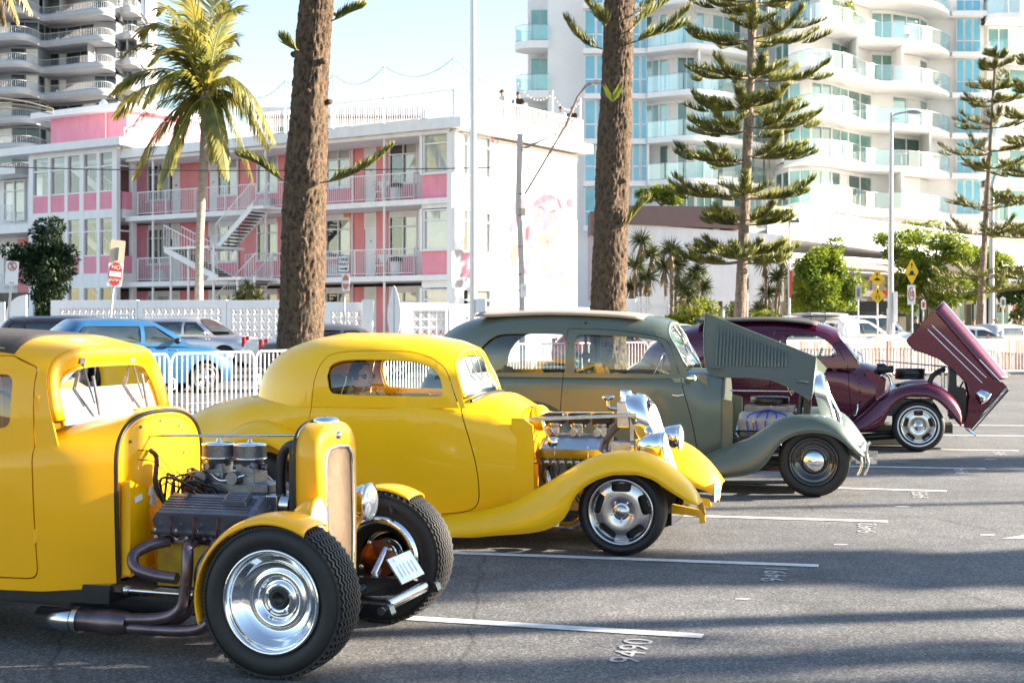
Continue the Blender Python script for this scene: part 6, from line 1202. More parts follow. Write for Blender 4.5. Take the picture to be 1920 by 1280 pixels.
def balcony_tower(f, P, floors, h, back, mt, glassm, rail='glass', wallm=None, pan=1.25, thick=.34, win=1.6, skip=0., up=.1, curt=True, setz=None, gap=.28):
    """curved balconies: P plan edge (x, y) from left to right; a set-back window wall behind"""
    e = f.e; wallm = wallm or mt; S_ = spline(P, max(8, int(sum((Vector(b) - Vector(a)).length for a, b in zip(P, P[1:])) / .7))); Bk = [Vector((p.x, p.y + back)) for p in S_]
    nb = max(2, int((Bk[-1] - Bk[0]).length / win)); rn = random.Random(len(P) + int(P[0][0] * 7))
    for z in floors:
        poly = [(p.x, p.y) for p in S_] + [(p.x, p.y) for p in reversed(Bk)]; n = len(S_); m = MB(); V = [(x, y, z - thick) for x, y in poly] + [(x, y, z) for x, y in poly]; k = len(poly)
        m.grid([[(p.x, p.y, z - thick) for p in S_], [(p.x, p.y, z) for p in S_]]); m.grid([[(p.x, p.y, z) for p in S_], [(p.x, p.y, z) for p in Bk]], smooth=False); m.grid([[(p.x, p.y, z - thick) for p in Bk], [(p.x, p.y, z - thick) for p in S_]], smooth=False); m.o('balcony_slab', mt, e)
        # balustrade
        Lc = [0.]
        for a, b in zip(S_, S_[1:]): Lc.append(Lc[-1] + (b - a).length)
        def pt(s):
            for i in range(len(Lc) - 1):
                if s <= Lc[i + 1]: return S_[i].lerp(S_[i + 1], (s - Lc[i]) / max(1e-6, Lc[i + 1] - Lc[i]))
            return S_[-1]
        if rail == 'glass':
            npn = max(2, int(Lc[-1] / pan)); rl = MB(); rl.tube([(p.x, p.y + .05, z + 1.05) for p in S_], .02, 4); ro = rl.o('handrail', STEEL, e)
            for i in range(npn):
                a, b = pt(Lc[-1] * (i + .03) / npn), pt(Lc[-1] * (i + .97) / npn); MB().add([(a.x, a.y + .05, z + .04), (b.x, b.y + .05, z + .04), (b.x, b.y + .05, z + 1.03), (a.x, a.y + .05, z + 1.03)], [(0, 1, 2, 3)], False).o('glass_panel', BALG, e)
        elif rail == 'bars':
            rl = MB(); rl.tube([(p.x, p.y + .05, z + 1.0) for p in S_], .04, 4); nn = int(Lc[-1] / .22); ro = rl.o('handrail', mt, e); u = MB()
            for i in range(nn): p = pt(Lc[-1] * (i + .5) / nn); u.tube([(p.x, p.y + .05, z), (p.x, p.y + .05, z + 1.0)], .02, 3, caps=False)
            u.o('upright', mt, ro, kind='stuff'); 
            sp = MB(); sp.grid([[(p.x, p.y - .01, z - .3) for p in S_], [(p.x, p.y - .01, z + .30) for p in S_]]); sp.o('parapet', mt, e, solid=.12)
        # window wall
        hh = h - thick
        for i in range(nb):
            a, b = Bk[0].lerp(Bk[-1], i / nb), Bk[0].lerp(Bk[-1], (i + 1) / nb); a = Vector((a.x, min(a.y, b.y))) if False else a
            ta = i / nb; a = Bk[int(ta * (len(Bk) - 1))]; b = Bk[int((i + 1) / nb * (len(Bk) - 1))]
            if rn.random() < gap:
                MB().add([(a.x, a.y - .02, z), (b.x, b.y - .02, z), (b.x, b.y - .02, z + hh), (a.x, a.y - .02, z + hh)], [(0, 1, 2, 3)], False).o('wall_panel', wallm, e, solid=.1)
                if rn.random() < .5: MB().add([(a.x, a.y - .05, z), (a.x, a.y - back * .8, z), (a.x, a.y - back * .8, z + hh), (a.x, a.y - .05, z + hh)], [(0, 1, 2, 3)], False).o('fin_wall', wallm, e, solid=.15)
                continue
            d = (b - a); w = d.length; an = math.atan2(d.y, d.x); M = Matrix.Translation((a.x, a.y - .03, z)) @ Matrix.Rotation(an, 4, 'Z'); fr = MB(); t = .06
            for xx in (0, w / 2, w - t): fr.box((xx + t / 2, 0, hh / 2 - .1), (t, .1, hh - .2), M=M)
            fr.box((w / 2, 0, hh - .12), (w, .1, .24), M=M); fr.box((w / 2, 0, .04), (w, .1, .08), M=M); wo_ = fr.o('window', BWH if rail == 'glass' else GREYR, e)
            MB().add([M @ Vector(p) for p in ((0, .02, 0), (w, .02, 0), (w, .02, hh), (0, .02, hh))], [(0, 1, 2, 3)], False).o('pane', glassm if rn.random() < .7 else mat('deep_green_glass', (.05, .13, .12), .06, spec=1., coat=1., noise_=(.6, .35)) if rail == 'glass' else glassm, wo_)
            if curt and rn.random() < .45: MB().add([M @ Vector(p) for p in ((w * .55, -.0, .1), (w - t, -.0, .1), (w - t, -.0, hh - .25), (w * .55, -.0, hh - .25))], [(0, 1, 2, 3)], False).o('blind', CURT, wo_)
def build_towers():
    WT = mat('tower_white', (.83, .81, .80), .6, noise_=(1.2, .04))
    # right apartment block, wavy balconies
    f = Frame('apartment_tower', (30, 95, .3), 0, 'tall white apartment tower with wavy glass balconies on the right', 'building'); L = lambda px, d: (((px - 960) / FPX * d) - 30, d - 95)
    P = [L(*q) for q in ((1470, 93.5), (1488, 91.6), (1504, 90.8), (1525, 90), (1548, 90.5), (1574, 91.3), (1595, 92.1), (1607, 93.1), (1620, 94.4), (1646, 95.7), (1672, 95.8), (1698, 96.2), (1723, 96.9), (1749, 97.8), (1770, 99.3), (1782, 101))]
    fl = [9.3, 12.2, 15.05, 17.9, 20.8, 23.7]; balcony_tower(f, P, fl, 2.87, 3.0, WT, GRNG, wallm=WT, win=1.7)
    # recessed left wing with windows, corner balconies
    P2 = [L(*q) for q in ((1214, 92.6), (1250, 91.8), (1294, 91), (1335, 91.6), (1371, 92.6), (1402, 93.7), (1438, 95.6), (1452, 97.5), (1470, 99))]
    fl2 = [7.9, 10.85, 13.6, 16.55, 19.5, 22.45]; balcony_tower(f, P2, fl2, 2.95, 2.0, WT, mat('pale_aqua_glass', (.30, .52, .52), .06, spec=1., coat=1., noise_=(.5, .3)), wallm=WT, win=1.3, gap=.12)
    # flat blue glazed facade left of it
    for z in fl2:
        for a, b in ((1096, 1117), (1118, 1131), (1186, 1200), (1201, 1213)):
            p, q = L(a, 93.4), L(b, 93.2); wo_ = MB().box(((p[0] + q[0]) / 2, p[1] + .02, z + 1.3), (q[0] - p[0], .1, 2.6)).o('window', BWH, f.e); MB().box(((p[0] + q[0]) / 2, p[1] - .04, z + 1.3), (q[0] - p[0] - .12, .04, 2.45)).o('pane', TEAL, wo_); MB().box(((p[0] + q[0]) / 2, p[1] - .07, z + 1.0), (q[0] - p[0] - .1, .04, .07)).o('sash_bar', BWH, wo_)
        p, q = L(1093, 93.4), L(1214, 92.8); MB().box(((p[0] + q[0]) / 2, p[1] - .25, z - .17), (q[0] - p[0], .7, .34)).o('ledge', WT, f.e)
    p, q = L(1028, 94), L(1214, 93.6); MB().box(((p[0] + q[0]) / 2, p[1] + 5, 14), (q[0] - p[0], 9, 28)).o('core_wall', WT, f.e)
    # small curved balconies on the far left corner
    for z in (13.65, 17.0, 20.3):
        c = L(1003, 95.4); V = [(c[0] + 1.25 * math.cos(t) - .1, c[1] + 1.2 * math.sin(t)) for t in [math.pi * (.5 + i / 14) for i in range(15)]] + [(c[0] + .9, c[1] - 1.2), (c[0] + .9, c[1] + 1.2)]
        MB().prism(V, z - .5, z, 'z').o('balcony_slab', WT, f.e); MB().tube([(x, y, z + 1.05) for x, y in V[:16]], .025, 4).o('handrail', STEEL, f.e)
        for (xa, ya), (xb, yb) in list(zip(V[0:15:3], V[3:16:3])) + [(V[14], V[15])]: MB().add([(xa, ya, z + .05), (xb, yb, z + .05), (xb, yb, z + 1.02), (xa, ya, z + 1.02)], [(0, 1, 2, 3)], False).o('glass_panel', BALG, f.e)
        wo_ = MB().box((c[0] + .35, c[1] + 1.2, z + 1.3), (1.3, .1, 2.5)).o('window', BWH, f.e); [MB().box((c[0] + xx, c[1] + 1.13, z + 1.3), (.56, .04, 2.4)).o('pane', GRNG, wo_) for xx in (.05, .66)]
    p = L(996, 96); MB().box((p[0] + .9, p[1] + 4, 14), (2.2, 6, 28)).o('core_wall', WT, f.e)
    p, q = L(1470, 99), L(1782, 101); MB().box(((p[0] + q[0]) / 2, 13, 13), (q[0] - p[0] + 1.5, 12, 27)).o('core_wall', WT, f.e); p, q = L(1214, 96), L(1470, 99); MB().box(((p[0] + q[0]) / 2, 8.5, 13), (q[0] - p[0], 8, 26)).o('core_wall', WT, f.e)
    # blue strip and right block
    for z in fl:
        for k in range(3):
            a, b = 1793 + k * 15.5, 1793 + (k + 1) * 15.5 - 1; p, q = L(a, 101.5), L(b, 101.5); wo_ = MB().box(((p[0] + q[0]) / 2, p[1] + .03, z + 1.25), (q[0] - p[0], .1, 2.5)).o('window', BWH, f.e); MB().box(((p[0] + q[0]) / 2, p[1] - .03, z + 1.7), (q[0] - p[0] - .1, .04, 1.5)).o('pane', TEAL, wo_); MB().box(((p[0] + q[0]) / 2, p[1] - .03, z + .45), (q[0] - p[0] - .1, .04, .85)).o('pane', TEAL, wo_)
        p, q = L(1780, 101.4), L(1845, 101.4); MB().box(((p[0] + q[0]) / 2, p[1] - .3, z - .17), (q[0] - p[0], .8, .34)).o('ledge', WT, f.e)
    p, q = L(1780, 102), L(1845, 102); MB().box(((p[0] + q[0]) / 2, p[1] + 3.1, 13), (q[0] - p[0], 6, 27)).o('core_wall', WT, f.e)
    P3 = [L(*q) for q in ((1843, 103), (1850, 100.6), (1862, 99.8), (1880, 99.6), (1910, 99.6), (1950, 100), (2010, 101))]; balcony_tower(f, P3, [9.3 + 2.9 * i - .5 for i in range(6)], 2.87, 2.6, WT, GRNG, wallm=WT, win=1.5); p, q = L(1845, 104), L(2010, 104); MB().box(((p[0] + q[0]) / 2, p[1] + 3, 13), (q[0] - p[0], 6, 27)).o('core_wall', WT, f.e)
    # podium: canopy, glass balustrade, shops
    g = Frame('podium_building', (30, 84, .3), 0, 'low white podium with shopfronts and a glass railed terrace beneath the tower', 'building'); L = lambda px, d: (((px - 960) / FPX * d) - 30, d - 84); z = lambda y, d: EYE + (HOR - y) / FPX * d - .3
    E = [(1440, 428, 74), (1500, 432, 76), (1560, 440, 78), (1640, 452, 80), (1720, 462, 82), (1800, 475, 84), (1870, 487, 86), (1960, 500, 88)]; pts = [L(a, d) for a, b, d in E]; zz = [z(b, d) for a, b, d in E]; zt = sum(zz) / len(zz)
    MB().grid([[(x, y, q - .5) for (x, y), q in zip(pts, zz)], [(x, y, q) for (x, y), q in zip(pts, zz)], [(x, y + 16, q) for (x, y), q in zip(pts, zz)]], smooth=False).grid([[(x, y + 16, q - .5) for (x, y), q in zip(pts, zz)], [(x, y, q - .5) for (x, y), q in zip(pts, zz)]], smooth=False).o('terrace_slab', WT, g.e)
    for (xa, ya), (xb, yb), qa, qb in zip(pts, pts[1:], zz, zz[1:]):
        for k in range(2):
            a, b = (k + .03) / 2, (k + .97) / 2; zt = lerp(qa, qb, a); MB().add([(lerp(xa, xb, t), lerp(ya, yb, t) + .1, lerp(qa, qb, t) + q) for t, q in ((a, .03), (b, .03), (b, 1.15), (a, 1.15))], [(0, 1, 2, 3)], False).o('glass_panel', BALG, g.e); MB().cyl((lerp(xa, xb, a), lerp(ya, yb, a) + .1, zt), (lerp(xa, xb, a), lerp(ya, yb, a) + .1, zt + 1.15), .03, n=6).o('rail_post', WHITE, g.e)
    MB().tube([(x, y + .1, q + 1.15) for (x, y), q in zip(pts, zz)], .03, 6).o('handrail', STEEL, g.e); zt = min(zz) + .35
    # projecting canopy of slats
    for i in range(9):
        a, b = L(1462 + i * 8, 70 + i * .7), L(1640 + i * 14, 78 + i * .9); MB().box(((a[0] + b[0]) / 2, (a[1] + b[1]) / 2, zt - .75 - .02 * i), (math.hypot(b[0] - a[0], b[1] - a[1]), .10, .28), rz=math.atan2(b[1] - a[1], b[0] - a[0])).o('canopy_slat', WT, g.e)
    a, b = L(1440, 69.5), L(1700, 80); MB().box(((a[0] + b[0]) / 2, (a[1] + b[1]) / 2, zt - .5), (math.hypot(b[0] - a[0], b[1] - a[1]), .5, .22), rz=math.atan2(b[1] - a[1], b[0] - a[0])).o('canopy_beam', WT, g.e)
    a, b, c_, d_ = L(1455, 70), L(1660, 79), L(1790, 89), L(1500, 88); MB().prism([a, b, c_, d_], zt - 1.15, zt - 1.08, 'z').o('canopy_soffit', mat('shade_grey_soffit', (.22, .21, .20), .8, noise_=(2, .15)), g.e)  # added sheet; the shade under the canopy is painted into its dark grey
    SHOP = mat('shop_cream', (.55, .46, .33), .75, noise_=(1.5, .12)); MB().box((14, 12, zt / 2 - .3), (60, 6, zt - .6)).o('shop_wall', SHOP, g.e)
    rn = random.Random(9)
    for i in range(26):
        a, b = L(1600 + i * 14, 92.8), L(1600 + i * 14 + 12, 92.8); wo_ = MB().box(((a[0] + b[0]) / 2, a[1] + .05, 1.6), (b[0] - a[0], .2, 3.2)).o('shop_window', rn.choice((SHOP, BWH, mat('dark_shop_frame', (.05, .05, .05), .5, noise_=(3, .2)))), g.e); MB().box(((a[0] + b[0]) / 2, a[1] - .07, 1.5), ((b[0] - a[0]) * .8, .03, 2.6)).o('pane', rn.choice((GRNG, DKG, DKG)), wo_)
    for px in (1545, 1595, 1640, 1690, 1760, 1790, 1840, 1900, 1950): p = L(px, 86); MB().box((p[0], p[1], zt / 2 - .4), (.45, .45, zt - .8)).o('column', SHOP if px % 20 else BWH, g.e)
    p = L(1625, 84); MB().box((p[0], p[1], 3.3), (3.2, .3, .35)).o('sign_band', BWH, g.e); MB().box((p[0] + 1.0, p[1] - .02, 3.3), (1.2, .3, .34)).o('sign_band', mat('red_sign', (.6, .04, .03), .5, noise_=(4, .1)), g.e); MB().box((p[0] + .6, p[1] + 1, 2.4), (4.2, 1.5, .9)).o('awning', BLK, g.e)
    # restaurant sign panels with a yellow arch mark
    ye = mat('sign_yellow', (.85, .55, .03), .5, noise_=(4, .1)); p = at(1878, 578, 80); s_ = empty('restaurant_sign', p, 0, 'small black sign with a yellow double arch under the trees at right', 'sign'); MB().box((0, 0, 0), (.44, .06, .42)).o('panel', BLK, s_)
    for sx in (-1, 1): MB().tube([(sx * .085 + .085 * math.cos(t), -.045, -.15 + .30 * math.sin(t)) for t in [i * math.pi / 10 for i in range(11)]], .022, 6).o('arch', ye, s_)
    p = at(1904, 588, 80); s_ = empty('restaurant_banner', p, 0, 'orange banner with a yellow double arch at the right edge', 'sign'); MB().box((0, 0, 0), (.30, .05, .95)).o('panel', mat('banner_orange', (.75, .18, .05), .6, noise_=(4, .1)), s_)
    for sx in (-1, 1): MB().tube([(sx * .05 + .05 * math.cos(t), -.04, -.15 + .22 * math.sin(t)) for t in [i * math.pi / 10 for i in range(11)]], .014, 6).o('arch', ye, s_)
    # low building with brown parapet between motel and tower
    h = Frame('terrace_house', (9, 70, .3), 0, 'low white building with a brown roof parapet behind the spiky yuccas', 'building'); L = lambda px, d: (((px - 960) / FPX * d) - 9, d - 70)
    BR = mat('brown_cladding', (.22, .14, .125), .7, noise_=(2, .12)); X = lambda px: L(px, 70)[0]; zz_ = lambda y: z(y, 70)
    MB().prism([(X(1160), 0), (X(1312), 0), (X(1312), 2.6), (X(1470), 2.6), (X(1470), zz_(440)), (X(1160), zz_(418))], 0, 5, 'y').o('wall', BWH, h.e)
    MB().prism([(X(1150), zz_(420)), (X(1398), zz_(430)), (X(1398), zz_(388)), (X(1150), zz_(386))], -.15, 3, 'y').o('parapet', BR, h.e)
    MB().prism([(X(1108), zz_(560)), (X(1158), zz_(560)), (X(1158), zz_(440)), (X(1108), zz_(440))], .5, 3, 'y').o('side_wall', mat('mauve_render', (.62, .50, .52), .7, noise_=(2, .06)), h.e); MB().prism([(X(1108), zz_(440)), (X(1158), zz_(440)), (X(1158), zz_(395)), (X(1108), zz_(395))], .3, 3, 'y').o('parapet', BR, h.e)
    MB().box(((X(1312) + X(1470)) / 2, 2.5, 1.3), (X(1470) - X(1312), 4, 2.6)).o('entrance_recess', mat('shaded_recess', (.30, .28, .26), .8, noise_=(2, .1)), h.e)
    for px in (1340, 1362, 1412): MB().box((X(px), .2, 1.3), (.34, .34, 2.6)).o('column', BWH, h.e)
    for px in (1322, 1388): MB().box((X(px), .42, 1.2), (.8, .06, 2.3)).o('glass_door', DKG, h.e)
    v = MB(); [v.box((L(1350, 69)[0], .2, z(398 + 7 * i, 69)), (.34, .04, .10)) for i in range(5)]; v.o('wall_vent', BWH, h.e, kind='stuff')
    # grey tower at far left
    k = Frame('grey_apartment_tower', (-45, 150, .3), 0, 'dark grey apartment tower with curved balconies behind the palm', 'building'); L = lambda px, d: (((px - 960) / FPX * d) + 45, d - 150)
    PALEG = mat('pale_grey_render', (.46, .47, .50), .75, noise_=(1.5, .08)); PG = [L(*q) for q in ((-80, 152), (-30, 149.5), (20, 148), (50, 148.6), (68, 150.5), (80, 152), (100, 151.6), (130, 150.6), (165, 149.2), (195, 149), (210, 150.2), (216, 152.2))]
    balcony_tower(k, PG, [20.4 + 2.8 * i for i in range(2, 8)], 2.8, 3.2, PALEG, DKG, 'bars', GREYR, win=2.2, thick=.4, gap=.3); balcony_tower(k, [(x, y + 1.5) for x, y in PG], [12.0 + 2.8 * i for i in range(0, 5)], 2.8, 2.2, PALEG, DKG, 'bars', DKG, win=2.2, thick=.4, gap=.1)
    P4 = [L(*q) for q in ((216, 152.2), (228, 152.8), (240, 152), (252, 152.4), (262, 154.5), (265, 157))]; balcony_tower(k, P4, [27 + 2.8 * i for i in range(0, 6)], 2.8, 3, PALEG, DKG, 'bars', GREYR, win=1.6, thick=.4)
    a, b = L(-80, 156), L(222, 156); MB().box(((a[0] + b[0]) / 2, 13, 22), (b[0] - a[0], 14, 46)).o('core_wall', GREYR, k.e); MB().box((L(238, 157)[0], 12, 30), (2.2, 8, 40)).o('core_wall', mat('pale_tower_wall', (.6, .58, .56), .7, noise_=(1.5, .06)), k.e)
    # pale building peeping over the motel roof
    m = Frame('far_pale_building', (-15, 95, .3), 0, 'distant pale building with a dark window band above the motel roof', 'building'); L = lambda px, d: (((px - 960) / FPX * d) + 15, d - 95); a, b = L(495, 95), L(790, 95)
    MB().box(((a[0] + b[0]) / 2, 4, 7.6), (b[0] - a[0], 8, 15.3)).o('wall', BWH, m.e); MB().box(((a[0] + b[0]) / 2 - .2, 3.6, 15.6), (b[0] - a[0] + .8, 9, .5)).o('roof', BWH, m.e)
    for i in range(14): x = lerp(a[0], b[0], (i + .5) / 14); wo_ = MB().box((x, -.03, 14.3), ((b[0] - a[0]) / 14 * .8, .1, .9)).o('window', BWH, m.e); MB().box((x, -.1, 14.3), ((b[0] - a[0]) / 14 * .66, .04, .7)).o('pane', DKG if i % 3 else CURT, wo_)
# ------------------------------------------------------------------ trees and plants
PINEM = leafmat('pine_needles', (.075, .105, .014), (.30, .30, .035), .38, 2.5); PINEM2 = leafmat('pine_needles_light', (.10, .13, .02), (.33, .31, .05), .4, 2.5)
PALMM = leafmat('palm_leaf', (.11, .13, .02), (.36, .31, .06), .4, 1.2); PALMD = leafmat('dry_palm_leaf', (.30, .22, .10), (.42, .34, .18), .3, 2.)
LEAFM = leafmat('broad_leaf', (.06, .12, .012), (.26, .31, .022), .4, 1.3); LEAFY = leafmat('hedge_leaf', (.12, .17, .02), (.30, .32, .03), .4, 2.); IVYM = leafmat('ivy_leaf', (.014, .035, .014), (.035, .06, .022), .2, 2.); YUCM = leafmat('yucca_leaf', (.05, .085, .025), (.19, .20, .06), .3, 3.)
def bark(name, c1, c2, sc=9., st=(1, 1, .55), dist=.05):
    m = bpy.data.materials.new(name); m.use_nodes = True; t = m.node_tree; b = t.nodes['Principled BSDF']; N = t.nodes.new; L = t.links.new
    tc = N('ShaderNodeTexCoord'); mp = N('ShaderNodeMapping'); mp.inputs['Scale'].default_value = st; L(tc.outputs['Object'], mp.inputs['Vector'])
    v = N('ShaderNodeTexVoronoi'); v.inputs['Scale'].default_value = sc; n = N('ShaderNodeTexNoise'); n.inputs['Scale'].default_value = sc * 2.2; n.inputs['Detail'].default_value = 8; n.inputs['Roughness'].default_value = .75
    L(mp.outputs[0], v.inputs['Vector']); L(mp.outputs[0], n.inputs['Vector']); a = N('ShaderNodeMath'); a.operation = 'MULTIPLY_ADD'; a.inputs[1].default_value = .3; L(v.outputs['Distance'], a.inputs[0]); L(n.outputs['Fac'], a.inputs[2])
    r = N('ShaderNodeValToRGB'); e = r.color_ramp.elements; e[0].position = .44; e[0].color = (*c1, 1); e[1].position = .76; e[1].color = (*c2, 1); L(a.outputs[0], r.inputs['Fac']); L(r.outputs[0], b.inputs['Base Color']); b.inputs['Roughness'].default_value = .9
    bp = N('ShaderNodeBump'); bp.inputs['Strength'].default_value = 1.; bp.inputs['Distance'].default_value = dist; L(a.outputs[0], bp.inputs['Height']); L(bp.outputs[0], b.inputs['Normal']); return m
BARK = bark('pine_bark', (.008, .006, .004), (.19, .125, .075), 9., (1, 1, .7), .12); BARKS = bark('thin_bark', (.05, .035, .025), (.26, .19, .14), 14, dist=.02); PALMB = bark('palm_trunk_bark', (.16, .13, .10), (.42, .36, .30), 7, (.5, .5, 5.), .03)
def rough_trunk(pts, n=56, ring=.045, amp=.05, seed=0, fl=8.):
    """pts: (centre, radius) up the trunk; knobbly surface"""
    C = spline([p for p, r in pts], 200); m = len(C); rows = []
    L = [0.]
    for a, b in zip(C, C[1:]): L.append(L[-1] + (b - a).length)
    for i in range(m):
        u = i / (m - 1) * (len(pts) - 1); k = min(int(u), len(pts) - 2); r = lerp(pts[k][1], pts[k + 1][1], u - k); row = []
        for j in range(n):
            a = 2 * math.pi * j / n; d = Vector((math.cos(a), math.sin(a), 0)); q = Vector((d.x * 2.2, d.y * 2.2, L[i] * 1.1 + seed)); h = noise.noise(q * fl * .5) * .6 + noise.noise(q * fl) * .5 + noise.noise(Vector((d.x * 1.3, d.y * 1.3, L[i] * .35 + seed))) * 1.1; row.append(C[i] + d * (r + amp * h))
        rows.append(row)
    return MB().grid(rows, cv=True), C
def blade(mb, p, d, l, w, bend, up=Vector((0, 0, 1))):
    """thin three-sided leaf with one bend"""
    d = d.normalized(); s = d.cross(up); s = s.normalized() if s.length > 1e-4 else Vector((1, 0, 0)); q = d.cross(s); m = p + d * l * .55; t = p + d * l + up * bend * l
    mb.v += [p + s * w, p - s * w * .5 + q * w, p - s * w * .5 - q * w, m + s * w * .9, m - s * w * .45 + q * w * .9, m - s * w * .45 - q * w * .9, t]; k = len(mb.v) - 7
    mb.f += [[k, k + 1, k + 4, k + 3], [k + 1, k + 2, k + 5, k + 4], [k + 2, k, k + 3, k + 5], [k + 3, k + 4, k + 6], [k + 4, k + 5, k + 6], [k + 5, k + 3, k + 6]]; mb.sm += [True] * 6
def leafq(mb, p, d, l, w, n_):
    """flat pointed leaf"""
    d = d.normalized(); s = d.cross(n_); s = s.normalized() if s.length > 1e-4 else d.orthogonal().normalized(); k = len(mb.v)
    mb.v += [p, p + d * l * .4 + s * w, p + d * l, p + d * l * .4 - s * w]; mb.f.append([k, k + 1, k + 2, k + 3]); mb.sm.append(False)
def pine_branch(wood, fol, path, rn, dens_=110, ln=.26, w=.013, r0=.03, start=.22, spread=.75):
    P = spline(path, 18); wood.tube(P, [lerp(r0, r0 * .3, i / 18) for i in range(19)], 5, caps=False)
    for i in range(dens_):
        t = lerp(start, 1, rn.random() ** .85); k = min(int(t * 18), 17); p = P[k].lerp(P[k + 1], t * 18 - k); tn = (P[k + 1] - P[k]).normalized(); sd = tn.cross(Vector((0, 0, 1))).normalized()
        a = rn.uniform(-1, 1); d = tn * rn.uniform(.35, .9) + sd * a * spread + Vector((0, 0, 1)) * (rn.uniform(.25, 1.0) * (1.15 - abs(a) * .5)); e = math.sin(math.pi * min(1, .18 + .80 * t)) ** .6
        blade(fol, p + sd * a * .03, d, ln * (.55 + .55 * e) * rn.uniform(.7, 1.15), w, .22)
def norfolk(name, label, base, top, d, r0, r1, tiers, rn, mt, ln=.26, w=.013, dn=110, group='Norfolk pines'):
    """tiers: (y row, half length m, branches, droop)"""
    A, B = at(*base, d), at(*top, d); A.z = zg(A.x, A.y); e = empty(name, A, 0, label, 'tree', group); off = -A
    C = [A.lerp(B, t) for t in (0, .25, .5, .75, 1)]; tr, _ = rough_trunk([(c + off, lerp(r0, r1, i / 4)) for i, c in enumerate(C)], 28, amp=r0 * .10, seed=rn.random() * 9); tr.o('trunk', BARKS, e)
    wood, fol = MB(), MB()
    for y, L, nb, lift in tiers:
        t = (A.z - (EYE + (HOR - y) / FPX * d)) / (A.z - B.z); c = A.lerp(B, t) + off; ph = rn.uniform(0, 6.28)
        for i in range(nb):
            a = ph + 2 * math.pi * i / nb + rn.uniform(-.25, .25); l = L * rn.uniform(.78, 1.12); dv = Vector((math.cos(a), math.sin(a), 0)); z0 = c + Vector((0, 0, rn.uniform(-.12, .12)))
            pth = [z0, z0 + dv * l * .35 + Vector((0, 0, l * (-.02 + lift * .3))), z0 + dv * l * .7 + Vector((0, 0, l * (.02 + lift * .7))), z0 + dv * l + Vector((0, 0, l * (.20 + lift)))]
            pine_branch(wood, fol, pth, rn, int(dn * (.5 + .5 * l / 2.2)), ln, w)
            for s in (.5, .75):
                sdv = Vector((-dv.y, dv.x, 0)) * rn.choice((-1, 1)); q = z0 + dv * l * s + Vector((0, 0, l * (.0 + lift * s))); pine_branch(wood, fol, [q, q + (dv * .5 + sdv * .6) * l * .22, q + (dv * .8 + sdv) * l * .34 + Vector((0, 0, l * .08))], rn, int(dn * .32), ln * .9, w, .015, .05)
    co = fol.o('crown', mt, e, kind='stuff'); wood.o('branches', BARKS, e, kind='stuff'); return e
def palm(name, label, base, crown, d, fronds, rn, mt=None, group='palms', r=.15):
    A, B = at(*base, d), at(*crown, d); A.z = zg(A.x, A.y); e = empty(name, A, 0, label, 'palm tree', group); C = [Vector(), (B - A) * .33 + Vector((-.12, 0, 0)), (B - A) * .66 + Vector((-.08, 0, 0)), B - A]
    tr, _ = rough_trunk([(C[0], r * 1.35), (C[1], r * 1.0), (C[2], r * .95), (C[3], r * 1.05)], 24, amp=.015, seed=2); tr.o('trunk', PALMB, e)
    MB().sphere(B - A + Vector((0, 0, .05)), .28, 12, 8, (1, 1, 1.3)).o('crown_shaft', BARKS, e)
    c = B - A + Vector((0, 0, .2))
    for k, (ex, ey, dy, up, sag) in enumerate(fronds):
        T_ = at(ex, ey, d + dy) - A; m1 = c.lerp(T_, .33) + Vector((0, 0, up)); m2 = c.lerp(T_, .70) + Vector((0, 0, up * .9)); P = spline([c, m1, m2, T_], 30); rach = MB(); rach.tube(P, [lerp(.035, .006, i / 30) for i in range(31)], 5, caps=False); lf = MB(); Ln = sum((b - a).length for a, b in zip(P, P[1:]))
        for i in range(2, 72):
            t = i / 72; q = t * 30; j = min(int(q), 29); p = P[j].lerp(P[j + 1], q - j); tn = (P[j + 1] - P[j]).normalized(); s = tn.cross(Vector((0, 0, 1))); s = s.normalized() if s.length > .05 else Vector((0, 1, 0)); l = .30 * Ln * math.sin(math.pi * min(.97, .14 + .84 * t)) ** .7 + .1
            for sd in (-1, 1):
                dv = tn * (.75 + .4 * t) + s * sd * rn.uniform(.5, .85) + Vector((-.10, 0, -sag * rn.uniform(.5, 1.1))); dv.normalize(); n_ = tn.cross(s); w = .034; mid = p + dv * l * .5; tip = p + (dv + Vector((-.08, 0, -sag * .55 - .1)) * .8).normalized() * l; sw = dv.cross(n_).normalized() * w; kk = len(lf.v)
                lf.v += [p + sw * .5, p - sw * .5, mid + sw, mid - sw, tip]; lf.f += [[kk, kk + 1, kk + 3, kk + 2], [kk + 2, kk + 3, kk + 4]]; lf.sm += [True, True]
        fo = rach.o('frond', PALMB if False else mat('palm_rachis', (.30, .28, .08), .5, noise_=(4, .2)), e); lf.o('leaflets', mt or PALMM, fo, kind='stuff')
    return e
def cloud(mb, c, rad, n, l, rn, droop=.2, shell=.55):
    c = Vector(c)
    for i in range(n):
        u = Vector((rn.gauss(0, 1), rn.gauss(0, 1), rn.gauss(0, 1))).normalized(); r = lerp(shell, 1.08, rn.random() ** .7); p = c + Vector((u.x * rad[0], u.y * rad[1], u.z * rad[2])) * r; d = u + Vector((rn.uniform(-.8, .8), rn.uniform(-.8, .8), rn.uniform(-.7, .5) - droop)); leafq(mb, p, d, l * rn.uniform(.7, 1.3), l * .3, Vector((rn.uniform(-1, 1), rn.uniform(-1, 1), 1)))
